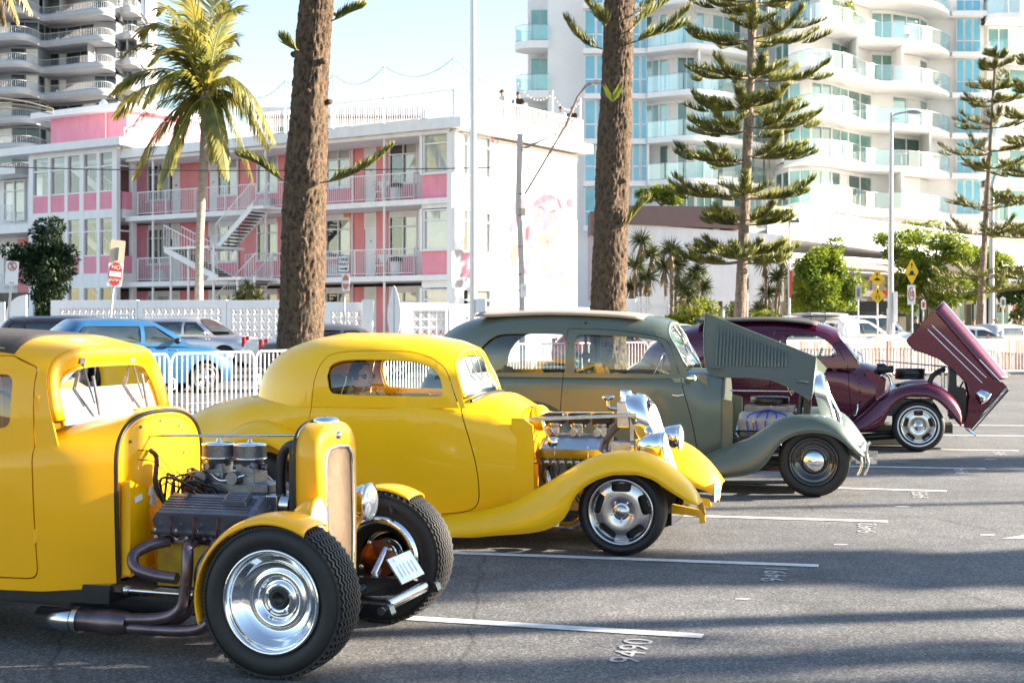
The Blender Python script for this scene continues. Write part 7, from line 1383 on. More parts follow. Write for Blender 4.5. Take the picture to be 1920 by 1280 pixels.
def leafy(name, label, cat, base, d, clumps, leaf, mt, rn, trunk=None, group=None, n=420):
    """clumps: (px, py, depth shift, rx m, rz m)"""
    A = at(*base, d); A.z = zg(A.x, A.y) + (.12 if d > 47 else 0); e = empty(name, A, 0, label, cat, group); mb = MB(); wd = MB(); tp = at(sum(q[0] for q in clumps) / len(clumps), max(q[1] for q in clumps) + 8, d) - A
    if trunk: h, r = trunk; wd.tube(spline([(0, 0, 0), (.05, 0, h * .5), (0, 0, h)], 8), [lerp(r, r * .6, i / 8) for i in range(9)], 8); tp = Vector((0, 0, h))
    for px, py, dd, rx, rz in clumps:
        c = at(px, py, d + dd) - A; wd.tube(spline([tp, tp.lerp(c, .5) + Vector((0, 0, .1)), c], 6), [.05, .045, .04, .03, .025, .02, .015], 5, caps=False)
        for q in range(7): u = Vector((rn.uniform(-1, 1), rn.uniform(-1, 1), rn.uniform(-1, 1))) * .62; cloud(mb, c + Vector((u.x * rx, u.y * rx, u.z * rz)), (rx * .45, rx * .45, rz * .42), int(n * rx * rz), leaf, rn)
    mb.o('crown' if trunk else 'foliage', mt, e, kind='stuff'); wd.o('trunk' if trunk else 'stems', BARKS, e, kind='stuff' if not trunk else None); return e
def yucca(label, base, d, heads, rn):
    A = at(*base, d); A.z = .42; e = empty('yucca', A, 0, label, 'plant', 'spiky yuccas'); st, lf, dr = MB(), MB(), MB()
    for px, py, dd, s in heads:
        c = at(px, py, d + dd) - A; st.tube(spline([(c.x * .4, c.y * .4, 0), (c.x * .7, c.y * .7, c.z * .6), c], 8), .07, 7)
        for i in range(120):
            u = Vector((rn.gauss(0, 1), rn.gauss(0, 1), rn.gauss(.45, .8))).normalized(); blade(lf, c + u * .04, u, s * rn.uniform(.7, 1.1), .018, -.22 * (1 - u.z))
        for i in range(60): a = rn.uniform(0, 6.28); u = Vector((math.cos(a) * .35, math.sin(a) * .35, -1)); blade(dr, c + Vector((0, 0, -.05 - rn.random() * .3)), u, s * rn.uniform(.6, 1.0), .016, .0)
    st.o('trunk', BARKS, e, kind='stuff'); lf.o('leaves', YUCM, e, kind='stuff'); dr.o('dry_leaves', PALMD, e, kind='stuff'); return e
def build_veg():
    rn = random.Random(11)
    # two great pine trunks
    def big(label, d, prof, seed):
        P = [(at(x, y, d), w / 2 / FPX * d) for x, y, w in prof]; A = P[0][0].copy(); A.z = zg(A.x, A.y); e = empty('pine_tree', A, 0, label, 'tree', 'tall pine trunks'); tr, C = rough_trunk([(A - A, P[0][1] * 1.12)] + [(p - A, r) for p, r in P], 110, amp=.06, seed=seed, fl=11.); 
        for k in range(26):
            i = rn.randrange(10, 190); a = rn.uniform(0, 6.28); r = P[0][1] * .9; tr.sphere(C[i] + Vector((math.cos(a) * r, math.sin(a) * r, 0)), rn.uniform(.05, .10), 7, 5, (1, 1, .8))
        tr.o('trunk', BARK, e); return e, A
    e1, A1 = big('thick rough pine trunk rising behind the yellow coupe roof', 30, [(562, 640, 84), (567, 500, 80), (572, 380, 76), (578, 250, 72), (585, 120, 66), (593, 0, 60), (598, -120, 54), (602, -300, 40)], 1.)
    e2, A2 = big('tall rough pine trunk behind the olive sedan roof', 38, [(1142, 600, 66), (1144, 480, 66), (1148, 360, 62), (1152, 240, 60), (1157, 120, 57), (1160, 0, 54), (1163, -150, 46), (1166, -330, 36)], 5.)
    def sprig(e, A, d, paths, mt, ln=.22, dn=90, sp=.5):
        w, f = MB(), MB()
        for p in paths: pine_branch(w, f, [at(x, y, d + dd) - A for x, y, dd in p], rn, dn, ln, .012, .02, .12, sp)
        f.o('branchlets', mt, e, kind='stuff'); w.o('twigs', BARKS, e, kind='stuff')
    sprig(e1, A1, 29.6, [[(600, 343, 0), (640, 335, 0), (690, 312, -.1), (735, 276, -.2)], [(540, 345, 0), (510, 325, -.2), (480, 305, -.3), (445, 292, -.4)], [(620, 40, 0), (640, 32, 0), (660, 22, 0), (680, 15, 0)], [(560, 95, -.3), (548, 90, -.4), (538, 84, -.5), (530, 78, -.5)]], PINEM2, .26, 190)
    sprig(e2, A2, 37.6, [[(1180, 82, 0), (1215, 70, 0), (1255, 50, -.2), (1292, 18, -.4)], [(1185, 80, 0), (1230, 66, .6), (1262, 58, .9), (1285, 48, 1.)], [(1180, 60, 0), (1200, 40, .5), (1225, 22, .8), (1250, 5, 1.)], [(1190, 30, 0), (1210, 15, .5), (1228, 0, .6), (1240, -20, .6)], [(1130, 92, 0), (1105, 85, -.2), (1080, 65, -.3), (1062, 38, -.4)], [(1133, 50, 0), (1120, 30, -.2), (1105, 10, -.3), (1092, -12, -.4)], [(1135, 48, -.4), (1134, 42, -.5), (1128, 34, -.5), (1122, 28, -.5)], [(1170, 430, 0), (1180, 415, 0), (1195, 395, -.1), (1215, 375, -.2)]], PINEM2, .36, 150, .6)
    fn = MB(); [leafq(fn, at(1148, 192, 37.1) - A2, at(x, y, 37.0) - at(1148, 192, 37.1), .55, .06, Vector((0, -1, 0))) for x, y in ((1133, 165), (1165, 168), (1155, 172), (1140, 172))]; fn.o('fern', LEAFY, e2, kind='stuff')
    for px, py in ((600, 60), (602, 100), (560, 330), (585, 350), (605, 335)): pass
    # Norfolk pines
    norfolk('norfolk_pine', 'slender Norfolk pine with layered branches in the centre right', (1382, 600), (1422, -200), 45, .19, .10, [(y, l, 6, u) for y, l, u in ((488, 2.2, -.02), (470, 1.6, .02), (415, 1.6, .04), (366, 2.6, -.01), (298, 2.4, .0), (246, 2.2, .0), (205, 1.9, .0), (145, 2.4, -.01), (72, 2.2, .0), (10, 2.0, .0), (-60, 1.8, .03), (-120, 1.6, .03))], rn, PINEM, .36, .014, 190)
    norfolk('norfolk_pine', 'young Norfolk pine with bare trunk near the right edge', (1832, 632), (1868, 85), 58, .17, .03, [(y, l, 5, u) for y, l, u in ((545, 2.6, .02), (520, 2.3, .03), (440, 2.0, .04), (390, 1.5, .05), (318, 1.3, .08), (285, 1.9, .03), (235, 1.4, .05), (195, 1.2, .06), (165, 1.0, .08), (130, .75, .14), (108, .5, .3))], rn, PINEM2, .30, .014, 95)
    norfolk('norfolk_pine', 'Norfolk pine cut off by the right edge of the picture', (1935, 632), (1955, 40), 56, .17, .03, [(y, l, 6, u) for y, l, u in ((520, 1.6, .02), (440, 1.9, .03), (380, 1.7, .03), (330, 1.6, .05), (270, 1.5, .05), (220, 1.4, .06), (170, 1.2, .08), (120, 1.0, .1))], rn, PINEM2, .32, .015, 120)
    # palms
    palm('coconut_palm', 'coconut palm with wind blown fronds in front of the pink motel', (376, 640), (386, 190), 52.5, [(208, 175, .5, .9, .45), (225, 105, -1, 1.0, .35), (262, 62, 1.2, 1.2, .35), (235, 245, -.8, .5, .6), (252, 330, .3, .7, .5), (300, 345, -1.2, .6, .5), (300, 15, .6, 1.0, .3), (345, -25, -.8, .9, .3), (405, -35, 1, .8, .3), (440, 20, -.6, .9, .3), (437, 75, 1.2, .8, .35), (445, 110, -.3, .5, .3), (475, 215, .8, .9, .6), (515, 262, -.6, 1.2, .7), (505, 275, 1.4, .8, .7), (475, 340, .2, .9, .6), (425, 330, -1.3, .7, .6), (215, 215, 1.5, .8, .5), (280, 120, -1.6, 1.0, .35), (330, 60, -1.8, .9, .3), (360, 20, 1.8, .6, .3), (400, 300, 1.6, .8, .5), (268, 200, -2.0, 1.0, .5), (320, 320, 1.0, .9, .5)], rn)
    palm('coconut_palm', 'dry hanging palm fronds in the top left corner', (-110, 640), (-30, -70), 40, [(35, 38, 0, .3, .9), (58, 20, -.5, .4, .9), (10, 42, .5, .2, .9), (-60, 30, 0, .3, .8), (-120, -20, .3, .6, .5), (-100, -150, .3, .5, .4), (40, -150, -.3, .5, .4), (-20, 30, -.6, .2, .9)], rn, PALMD)
    # broadleaf street trees
    leafy('street_tree', 'dense round leafy tree between the Norfolk pine and the yellow signs', 'tree', (1545, 625), 62, [(1545, 480, 0, 1.0, .8), (1515, 510, -.4, .9, .8), (1575, 505, .3, .9, .8), (1500, 550, 0, .7, .8), (1545, 545, -.8, 1.1, .9), (1588, 545, .2, .7, .8), (1530, 575, -.4, .9, .5), (1572, 575, -.3, .8, .5)], .17, LEAFM, rn, (1.8, .14), 'leafy street trees', 340)
    leafy('street_tree', 'broad leafy tree behind the speed limit sign', 'tree', (1750, 625), 66, [(1780, 470, 0, 1.3, .7), (1730, 490, -.4, 1.1, .8), (1835, 490, .3, 1.2, .8), (1700, 530, 0, .9, .9), (1760, 530, -.9, 1.3, .9), (1820, 530, .2, 1.2, .8), (1870, 510, .3, .9, .8), (1700, 560, -.3, .7, .6), (1760, 570, -.6, .9, .5), (1690, 470, .4, .8, .5), (1720, 445, .8, .9, .35), (1665, 450, 1.0, .6, .3)], .18, LEAFM, rn, (2.0, .15), 'leafy street trees', 330)
    leafy('street_tree', 'small leafy tree hanging in from the right edge', 'tree', (1940, 625), 60, [(1905, 560, 0, .8, .5), (1930, 540, 0, .9, .7), (1915, 590, .3, .5, .3)], .16, leafmat('dark_leaf', (.02, .05, .01), (.07, .11, .015), .3, 1.5), rn, (1.8, .12), 'leafy street trees', 330)
    leafy('climbing_vine', 'dark climbing vine over the motel entrance at far left', 'vine', (85, 610), 52.5, [(88, 435, 0, .6, .6), (60, 478, 0, .9, .55), (95, 490, -.2, 1.0, .9), (35, 475, .1, .8, .45), (100, 530, 0, .75, .8), (85, 560, 0, .5, .7), (110, 480, .2, .7, .8), (90, 590, 0, .45, .6), (70, 510, -.2, .8, .5)], .15, IVYM, rn, None, None, 420)
    leafy('hedge', 'bright yellow green hedge beside the olive bonnet', 'hedge', (1295, 625), 50, [(1275, 598, 0, .55, .45), (1305, 590, 0, .5, .55), (1330, 585, .4, .5, .5), (1290, 610, -.2, .7, .3)], .12, LEAFY, rn, None, None, 520)
    leafy('hedge', 'low yellow green hedge behind the Norfolk pine trunk', 'hedge', (1420, 620), 56, [(1375, 590, 0, .6, .35), (1420, 594, 0, .7, .3), (1450, 594, 0, .6, .3)], .13, LEAFY, rn, None, None, 420)
    leafy('roof_shrub', 'green shrubs on the brown parapet roof', 'shrub', (1230, 385), 72, [(1215, 372, 0, .7, .5), (1245, 368, 0, .8, .6), (1262, 378, 0, .6, .4)], .15, LEAFM, rn, None, None, 420)
    s = leafy('terrace_shrub', 'flowering shrubs on the terrace above the canopy', 'shrub', (1715, 445), 84, [(1700, 432, 0, .9, .4), (1730, 430, 0, 1.0, .45)], .2, LEAFY, rn, None, None, 260)
    for o_, nm in ((e, 0) for e in ()): pass
    yucca('tall spiky yucca right of the second pine trunk', (1200, 600), 56, [(1202, 452, 0, .62), (1222, 478, .3, .6), (1190, 500, -.3, .62), (1215, 520, -.2, .65), (1183, 540, .2, .6)], rn)
    yucca('spiky yucca with drooping dry leaves above the picket fence', (1260, 600), 54, [(1258, 470, 0, .6), (1245, 500, .3, .6), (1280, 540, -.3, .68), (1270, 500, .4, .6), (1290, 560, -.2, .7)], rn)
    yucca('spiky yucca beside the white columns', (1310, 600), 55, [(1308, 510, 0, .55), (1318, 540, .3, .55), (1300, 525, -.2, .55)], rn)
    yucca('dark green yucca right of the Norfolk pine trunk', (1440, 600), 57, [(1435, 490, 0, .6), (1460, 520, -.2, .65), (1440, 550, .2, .65), (1470, 480, .4, .55), (1425, 580, 0, .5)], rn)
    yucca('small yucca showing through the motel stair', (470, 620), 53.5, [(465, 545, 0, .5), (480, 560, -.2, .5), (455, 560, .2, .5)], rn)
# ------------------------------------------------------------------ parked everyday cars
CARW = mat('dark_car_window', (.02, .03, .035), .05, spec=.8, coat=1., noise_=(2, .5)); TAIL = mat('tail_lamp_red', (.45, .01, .01), .2, coat=1., noise_=(9, .2))
def modern(name, label, px, py, rz, paint, wb=2.55, fo=.82, ro=.72, W_=.86, H_=1.5, belt=.95, nose=.86, kind='hatch', z=.3, group='parked everyday cars', r=.31, yw=-1, see=False):
    g = gnd(px, py, z); g.z = zg(g.x, g.y) if z else 0; M = Matrix.Rotation(rz, 4, 'Z'); o = g - M @ Vector((0, -W_ * .98, 0)); e = empty(name, o, rz, label, 'car', group); L0, L1 = -wb - ro, fo
    rh = {'hatch': (.06, .60), 'suv': (.04, .42), 'sedan': (.75, 1.35), 'ute': (1.75, 1.85)}[kind]; deck = belt + .03 if kind != 'ute' else belt
    st = [(L0, .40, .58, deck * .80, W_ * .78, W_ * .72, 3), (L0 + .1, .30, .62, deck * .97, W_ * .93, W_ * .84, 4), (L0 + .5, .24, .66, deck, W_ * .99, W_ * .9, 5), (-wb * .5, .22, .68, belt + .02, W_, W_ * .92, 5), (-.45, .22, .66, belt + .01, W_, W_ * .92, 5), (.1, .22, .62, nose + .02, W_ * .98, W_ * .9, 4), (L1 - .25, .25, .5, nose - .09, W_ * .90, W_ * .84, 3.4), (L1 - .06, .30, .46, nose - .22, W_ * .76, W_ * .7, 3), (L1, .36, .46, nose - .34, W_ * .6, W_ * .55, 3)]
    rows = tub_rows(st, 46, 10, 6); sh = Shell(rows); full = Shell(rows)
    for x in (0, -wb): sh.cut(hull([(x + (r + .055) * math.cos(a), r + (r + .055) * math.sin(a)) for a in [i * math.pi / 14 for i in range(28)]]), cond=lambda p: abs(p.y) > W_ * .5)
    zt = lambda x: interp([(L0, H_ - .10), (L0 + rh[1] + .1, H_ - .02), (-1.6, H_), (-1.1, H_ - .04), (-.8, H_ - .10)], x)
    gh = house_rows(lambda t: interp([(0, L0 + rh[0]), (.6, L0 + lerp(rh[0], rh[1], .5)), (1, L0 + rh[1])], t), lambda t: interp([(0, -.28), (.6, -.66), (1, -1.02)], t), lambda x: belt - .03, zt, lambda x: W_ * .955, n=3.4, ns=40, m=12, back=.16, kb=2.6)
    gs = Shell(gh); bv = (full + gs).bvh(); sh.o('body', paint, e, .01); 
    xa, xb = L0 + rh[0], -.28; wz0, wz1 = belt + .05, H_ - .17
    def sl_(x0, x1, s0, s1): return hull(rounded([(x0, wz0), (x1, wz0), (x1 + s1, wz1), (x0 + s0, wz1)], .12, 3))
    mid = -wb * .52; ws = [sl_(mid + .05, -.52, .0, -.50)]
    if kind != 'ute': ws.append(sl_(-wb + .05 if kind != 'sedan' else -wb + .05, mid - .03, .05 if kind != 'sedan' else .3, 0))
    if kind in ('hatch', 'suv'): ws.append(hull(rounded([(L0 + rh[0] + .30, wz0 + .02), (-wb - .02, wz0), (-wb + .04, wz1), (L0 + rh[1] + .25, wz1 - .02)], .15, 3)))
    for w in ws: gs.cut(w)
    gs.o('cabin', paint, e, .01)
    for sd in (-1, 1):
        for w in ws: pane(bv, w, sd, .004, 'side_window', CARW, e, 5)
        for x in ((mid, -.5) if kind != 'ute' else (-.5,)): h = side_hit(bv, x - .18, belt - .10, .012, sd); MB().box(h, (.17, .03, .03)).o('door_handle', paint, e, bevel=.008)
        h = side_hit(bv, -.62, belt + .08, .08, sd) or Vector((-.62, sd * W_, belt + .08)); MB().sphere((h.x, sd * (W_ + .09), h.z), .085, 10, 7, (.7, 1., .75)).o('door_mirror', paint if kind != 'hatch' else BLK, e)
        MB().sphere((L1 - .16, sd * W_ * .70, nose - .20), .16, 12, 8, (.9, .7, .5)).o('headlamp', LENS, e); MB().box((L0 + .06, sd * W_ * .78, belt - .04), (.10, .16, .30)).o('tail_lamp', TAIL, e, bevel=.02)
        for x in (0, -wb): wheel(e, x, sd * (W_ - .11), r, .2, r * .68, 'alloy', sd)
        for xx in (mid, ): strip(bv, [(xx, lerp(.35, belt, i / 8)) for i in range(9)], sd, .006, .0, 'door_seam', BLK, e)
    fr = [Vector(q) for q in gh[-1] if q[2] > belt]; MB().add([(q.x + .02, q.y * .94, lerp(q.z, belt + .2, .04)) for q in fr], [tuple(range(len(fr)))], False).o('windscreen', CARW, e)
    rr = []
    for zz in [lerp(wz0 + .02, wz1, i / 6) for i in range(7)]:
        row = []
        for yy in [lerp(-W_ * .62, W_ * .62, j / 8) for j in range(9)]: h = bv.ray_cast(Vector((-9, yy, zz)), Vector((1, 0, 0))); row.append((h[0].x - .016, yy, zz) if h[0] else (L0, yy, zz))
        rr.append(row)
    MB().grid(rr).o('rear_window', CARW, e)
    MB().prism([(L1 - .02, .38), (L1 + .02, .40), (L1 + .0, nose - .30), (L1 - .06, nose - .24)], -W_ * .5, W_ * .5, 'y').o('grille', BLK if kind != 'suv' else STEEL, e); MB().box((L0 - .005, 0, .62), (.02, .4, .12)).o('number_plate', WHITE, e)
    MB().box((-wb / 2, 0, .3), (wb + .9, W_ * 1.5, .2)).o('underbody', BLK, e)
    return e
def paint(name, c, metal=.3, r=.3): return mat(name, c, r, metal=metal, coat=.8, noise_=(3, .05))
def build_traffic():
    e = modern('hatchback', 'metallic blue hatchback parked behind the barriers', 385, 737, R(34), paint('blue_metallic', (.035, .15, .32), .5), wb=2.5, fo=.75, ro=.62, W_=.84, H_=1.52, belt=.98, nose=.95)
    e = modern('wagon', 'silver sport wagon facing right beside the breeze block wall', 420, 692, R(-12), paint('silver_metallic', (.55, .54, .60), .6), wb=2.75, fo=.92, ro=.9, W_=.90, H_=1.66, belt=1.05, nose=1.05, kind='suv', r=.36)
    e = modern('people_mover', 'dark brown wagon mostly hidden behind the blue hatchback', 250, 713, R(2), paint('brown_metallic', (.06, .035, .035), .4), wb=2.8, fo=.8, ro=.9, W_=.9, H_=1.62, belt=1.0, kind='suv', r=.33)
    e = modern('sedan_car', 'white sedan at the left edge in front of the vine', 80, 700, R(0), paint('white_car', (.78, .77, .80), 0), wb=2.7, fo=.9, ro=1.0, W_=.9, H_=1.43, kind='sedan')
    e = modern('old_utility', 'dark grey older car with red tail lamp beside the left pine trunk', 745, 712, R(4), paint('dark_grey_car', (.10, .10, .10), .3), wb=2.7, fo=.9, ro=.8, W_=.85, H_=1.42, belt=.92, kind='sedan')
    e = modern('sedan_car', 'old white car whose roof shows above the yellow coupe', 690, 700, R(6), paint('cream_white_car', (.80, .76, .70), 0), wb=2.7, fo=.85, ro=.9, W_=.86, H_=1.45, belt=.95, kind='sedan')
    e = modern('hatchback', 'red hatchback seen through the olive sedan windows', 1225, 694, R(-5), paint('red_car', (.55, .03, .03), .1), wb=2.5, fo=.8, ro=.65, W_=.84, H_=1.42)
    e = modern('hatchback', 'white car behind the olive sedan windscreen', 1275, 693, R(-60), paint('white_car', (.78, .77, .80), 0), wb=2.5, W_=.85, H_=1.55)
    e = modern('wagon', 'white wagon carrying strapped surfboards on its roof', 1560, 685, R(4), paint('white_car', (.78, .77, .80), 0), wb=2.7, fo=.85, ro=.9, W_=.88, H_=1.62, kind='suv')
    b = empty('surfboard_bag', at(1530, 597, 48), R(4), 'silver surfboard bags strapped on the white wagon roof', 'surfboard')
    for k, zz in enumerate((.0, .13)): MB().sphere((.1 * k, 0, zz), .09, 14, 8, (11.5, 3.2, .8)).o('bag', mat('silver_bag', (.50, .47, .47), .4, metal=.3, noise_=(3, .35)), b)
    for x in (-.25, .25): MB().tube([(x, .28 * math.cos(t), .06 + .19 * math.sin(t)) for t in [i * math.pi / 8 for i in range(16)]], .02, 5, closed=True).o('strap', BLK, b)
    e = modern('utility', 'white utility with a pipe rack over the plum sedan', 1680, 683, R(18), paint('white_car', (.78, .77, .80), 0), wb=2.9, fo=.85, ro=1.1, W_=.90, H_=1.66, belt=1.05, nose=1.05, kind='ute', r=.34)
    rk = MB(); [rk.tube([(-2.1, s * .8, 1.0), (-2.0, s * .8, 1.72), (-3.6, s * .8, 1.74), (-3.7, s * .8, 1.0)], .03, 6) for s in (-1, 1)]; [rk.tube([(x, -.8, 1.74), (x, .8, 1.74)], .025, 6) for x in (-2.1, -2.8, -3.5)]; rk.o('pipe_rack', WHITE, e, kind='stuff')
    e = modern('four_wheel_drive', 'white four wheel drive with a black roof rack behind the street lamp', 1712, 678, R(12), paint('white_car', (.78, .77, .80), 0), wb=2.8, fo=.85, ro=.95, W_=.93, H_=1.85, belt=1.15, nose=1.12, kind='suv', r=.37)
    rk = MB(); rk.box((-1.8, 0, 1.90), (1.7, 1.4, .06)); [rk.tube([(x, s * .7, 1.84), (x, s * .7, 1.92)], .02, 5) for x in (-1.2, -2.4) for s in (-1, 1)]; rk.o('roof_rack', BLK, e, kind='stuff')
    e = modern('sedan_car', 'silver sedan right of the lifted plum nose', 1900, 680, R(-6), paint('pale_silver', (.6, .6, .62), .4), wb=2.6, W_=.86, H_=1.4, kind='sedan')
    e = modern('hatchback', 'pale car cut off by the right edge', 1965, 678, R(30), paint('pale_silver', (.6, .6, .62), .4), wb=2.5, W_=.86, H_=1.45)
# ------------------------------------------------------------------ poles and signs
GALV = mat('galvanised_steel', (.46, .46, .48), .45, metal=.55, noise_=(8, .18)); TIMB = mat('weathered_timber', (.50, .46, .44), .85, noise_=(4, .3), bump=(14, .6, .02), stretch=(3, 3, .3)); SYEL = mat('sign_yellow_sheet', (.88, .52, .01), .45, noise_=(4, .06)); SRED = mat('sign_red', (.62, .05, .04), .45, noise_=(4, .08)); SWHT = mat('sign_white', (.80, .80, .80), .45, noise_=(4, .05)); SBLK = mat('sign_black', (.02, .02, .022), .5, noise_=(6, .2)); SBEI = mat('sign_back', (.62, .50, .36), .5, noise_=(3, .1))
def FX(x=0, y=0, z=0): return Matrix.Translation((x, y, z)) @ Matrix.Rotation(R(90), 4, 'X')
def plate(e, x, z, w, h, y, mt, name='plate', rnd=.12): P = rounded([(x - w / 2, z - h / 2), (x + w / 2, z - h / 2), (x + w / 2, z + h / 2), (x - w / 2, z + h / 2)], rnd, 4); return MB().prism(P, y, y + .012, 'y').o(name, mt, e)
def disc_(m, x, z, r, y, sx=1., n=28, t=.004): m.prism([(x + r * sx * math.cos(a), z + r * math.sin(a)) for a in [2 * math.pi * i / n for i in range(n)]], y, y + t, 'y'); return m
def sign_pole(name, label, px, ybase, d, h, r=.03, mt=None, rz=0., lean=0.):
    A = at(px, ybase, d); A.z = zg(A.x, A.y); e = empty(name, A, rz, label, 'sign'); e.rotation_euler = (0, lean, rz); MB().cyl((0, 0, 0), (0, 0, h), r, n=10).o('post', mt or GALV, e); return e, (lambda py: EYE + (HOR - py) / FPX * d - A.z), d / FPX
def build_signs():
    e, Z, k = sign_pole('parking_sign', 'white no stopping sign on a post at the left edge', 8, 612, 36, 2.85, lean=R(4)); z = Z(511); p = plate(e, .02, z, 24 * k, 44 * k, -.05, SWHT); m = MB(); m.tube([(.02 + .105 * math.cos(a), -.058, z + .17 + .105 * math.sin(a)) for a in [i * math.pi / 12 for i in range(24)]], .012, 5, closed=True); m.tube([(.02 - .07, -.058, z + .24), (.02 + .07, -.058, z + .10)], .011, 5); m.box((.04, -.055, z - .25), (.12, .006, .02)); m.o('red_mark', SRED, p, kind='stuff'); MB().text('S', .19, FX(.02, -.062, z + .17), .004).o('lettering', SBLK, p)
    e, Z, k = sign_pole('no_entry_sign', 'red and white no entry sign with a beige sign back above it', 196, 612, 34, 2.9, rz=R(16), lean=R(5)); z = Z(513); p = plate(e, .02, z, 27 * k, 46 * k, -.05, SWHT); m = MB(); disc_(m, .02, z, .285, -.056, .56); m.o('red_disc', SRED, p); MB().box((.02, -.06, z), (.27, .006, .12)).o('bar', SWHT, p); MB().text('NO', .13, FX(.02, -.060, z + .16), .004).o('lettering', SWHT, p); MB().text('ENTRY', .088, FX(.02, -.060, z - .15), .004).o('lettering', SWHT, p)
    z = Z(470); p = plate(e, .02, z, 27 * k, 42 * k, -.06, SBEI, 'rear_plate'); MB().box((.02, -.085, z - .06), (.07, .05, .30)).o('bracket', DSTEEL, p)
    e, Z, k = sign_pole('one_way_sign', 'white one way sign with an arrow right of the left pine trunk', 646, 612, 41, 2.2); z = Z(495); plate(e, -.02, z, 22 * k, 31 * k, -.045, SBLK, 'border'); p = plate(e, -.02, z, 20 * k, 29 * k, -.05, SWHT); MB().text('ONE', .135, FX(-.02, -.058, z + .125), .004).o('lettering', SBLK, p); MB().text('WAY', .125, FX(-.02, -.058, z - .01), .004).o('lettering', SBLK, p); m = MB(); m.box((-.05, -.055, z - .14), (.17, .006, .03)); m.prism([(.03, z - .185), (.11, z - .14), (.03, z - .095)], -.058, -.052, 'y'); m.o('arrow', SBLK, p, kind='stuff')
    z = Z(529); p = plate(e, .04, z, 15 * k, 33 * k, -.05, SWHT, 'lower_plate'); m = MB(); disc_(m, .04, z, .21, -.056, .45); m.o('red_disc', mat('faded_sign_red', (.70, .22, .12), .5, noise_=(4, .2)), p); MB().box((.04, -.06, z), (.2, .006, .09)).o('bar', SWHT, p)
    for s in (p,): pass
    def diamond(e, x, z, hw, hh, y, kind):
        P = rounded([(x, z - hh), (x + hw, z), (x, z + hh), (x - hw, z)], .10, 3); p = MB().prism(P, y, y + .012, 'y').o('diamond_plate', SYEL, e); s = hh / .28; q = hw / .28; m = MB(); m.box((x, y - .004, z + .11 * s), (.022 * q, .006, .10 * s)); m.prism([(x - .045 * q, z + .13 * s), (x + .045 * q, z + .13 * s), (x, z + .20 * s)], y - .006, y, 'y')
        if kind == 'hump': m.prism([(x + .095 * q * math.cos(a), z - .06 * s + .085 * s * math.sin(a)) for a in [i * math.pi / 10 for i in range(11)]], y - .006, y, 'y'); m.box((x, y - .003, z - .065 * s), (.32 * q, .006, .018 * s))
        else:
            m.tube([(x + .10 * math.cos(a), y - .002, z - .05 + .10 * math.sin(a)) for a in [i * math.pi / 10 for i in range(20)]], .005, 4, closed=True); [m.prism([(x + s2 * .015, z + .0), (x + s2 * .045, z + .0), (x + s2 * .075, z - .11), (x + s2 * .045, z - .11)][::s2], y - .006, y, 'y') for s2 in (-1, 1)]
        m.o('symbol', SBLK, p, kind='stuff')
    e, Z, k = sign_pole('warning_sign', 'two yellow diamond warning signs for a hump and a crossing', 1645, 625, 50, 2.9); diamond(e, -.02, Z(522), 15.5 * k, 15.5 * k, -.05, 'hump'); diamond(e, .0, Z(554), 15.5 * k, 15.5 * k, -.05, 'walk')
    e, Z, k = sign_pole('speed_sign', 'tall yellow hump diamond above a round ten speed limit sign', 1710, 640, 47, 2.95); diamond(e, -.02, Z(509.5), 13 * k, 25 * k, -.05, 'hump'); z = Z(552.5); p = plate(e, -.03, z, 15 * k, 37 * k, -.05, SWHT); m = MB(); m.tube([(-.03 + .095 * math.cos(a), -.054, z + .02 + .21 * math.sin(a)) for a in [i * math.pi / 14 for i in range(28)]], .018, 5, closed=True); m.o('red_ring', SRED, p); MB().text('10', .21, FX(-.03, -.058, z + .02) @ Matrix.Diagonal((.62, 1.25, 1, 1)), .004).o('lettering', SBLK, p)
    for px, y0, y1, w, d, lab in ((1609, 535, 562, 11, 52, 'narrow grey sign left of the yellow diamonds'), (1731, 563, 580, 9, 60, 'small white sign right of the speed limit post'), (1880, 558, 576, 10, 58, 'small white sign in front of the arch panel'), (1401, 515, 550, 9, 47, 'white sign on a post beside the Norfolk pine trunk')):
        e, Z, k = sign_pole('post_sign', lab, px, 625, d, 1.0); [c.data for c in e.children]; h = Z(y0 - 2); e.children[0].scale = (1, 1, h); p = plate(e, 0, Z((y0 + y1) / 2), w * k, (y1 - y0) * k, -.05, SWHT if px != 1609 else GALV); MB().box((0, -.056, Z((y0 + y1) / 2)), (w * k * .5, .006, (y1 - y0) * k * .6)).o('print', SRED if px == 1731 else DSTEEL, p)
    # poles and lamps
    def pole(name, label, px, d, r, h, mt): A = at(px, 620, d); A.z = zg(A.x, A.y); return empty(name, A, 0, label, 'street lamp' if 'lamp' in name else 'pole'), A
    e, A = pole('light_pole', 'tall plain grey steel pole in front of the motel corner', 887, 40, .1, 16, GALV); MB().tube([(0, 0, 0), (0, 0, 16)], [.105, .075], 18).o('shaft', mat('pale_steel', (.62, .60, .60), .4, metal=.4, noise_=(5, .08)), e); MB().box((.22, -.05, EYE + (HOR - 573) / FPX * 40 - A.z), (.30, .12, .40)).o('cabinet', WHITE, e, bevel=.01); MB().cyl((0, 0, 0), (0, 0, 1.1), .125, n=16).o('base_sleeve', GALV, e)
    e, A = pole('utility_pole', 'weathered timber utility pole with a slanted lamp arm before the mural', 977, 44, .1, 6, TIMB); Z = lambda py: EYE + (HOR - py) / FPX * 44 - A.z; X = lambda px: (px - 960) / FPX * 44 - A.x
    MB().tube(spline([(X(979), 0, 0), (X(978), 0, Z(520)), (X(975), 0, Z(430)), (X(972), 0, Z(390)), (X(974), 0, Z(300)), (X(975), 0, Z(254))], 20), .095, 12).o('post', TIMB, e); MB().box((X(975), 0, Z(253)), (.2, .2, .05)).o('cap', GALV, e)
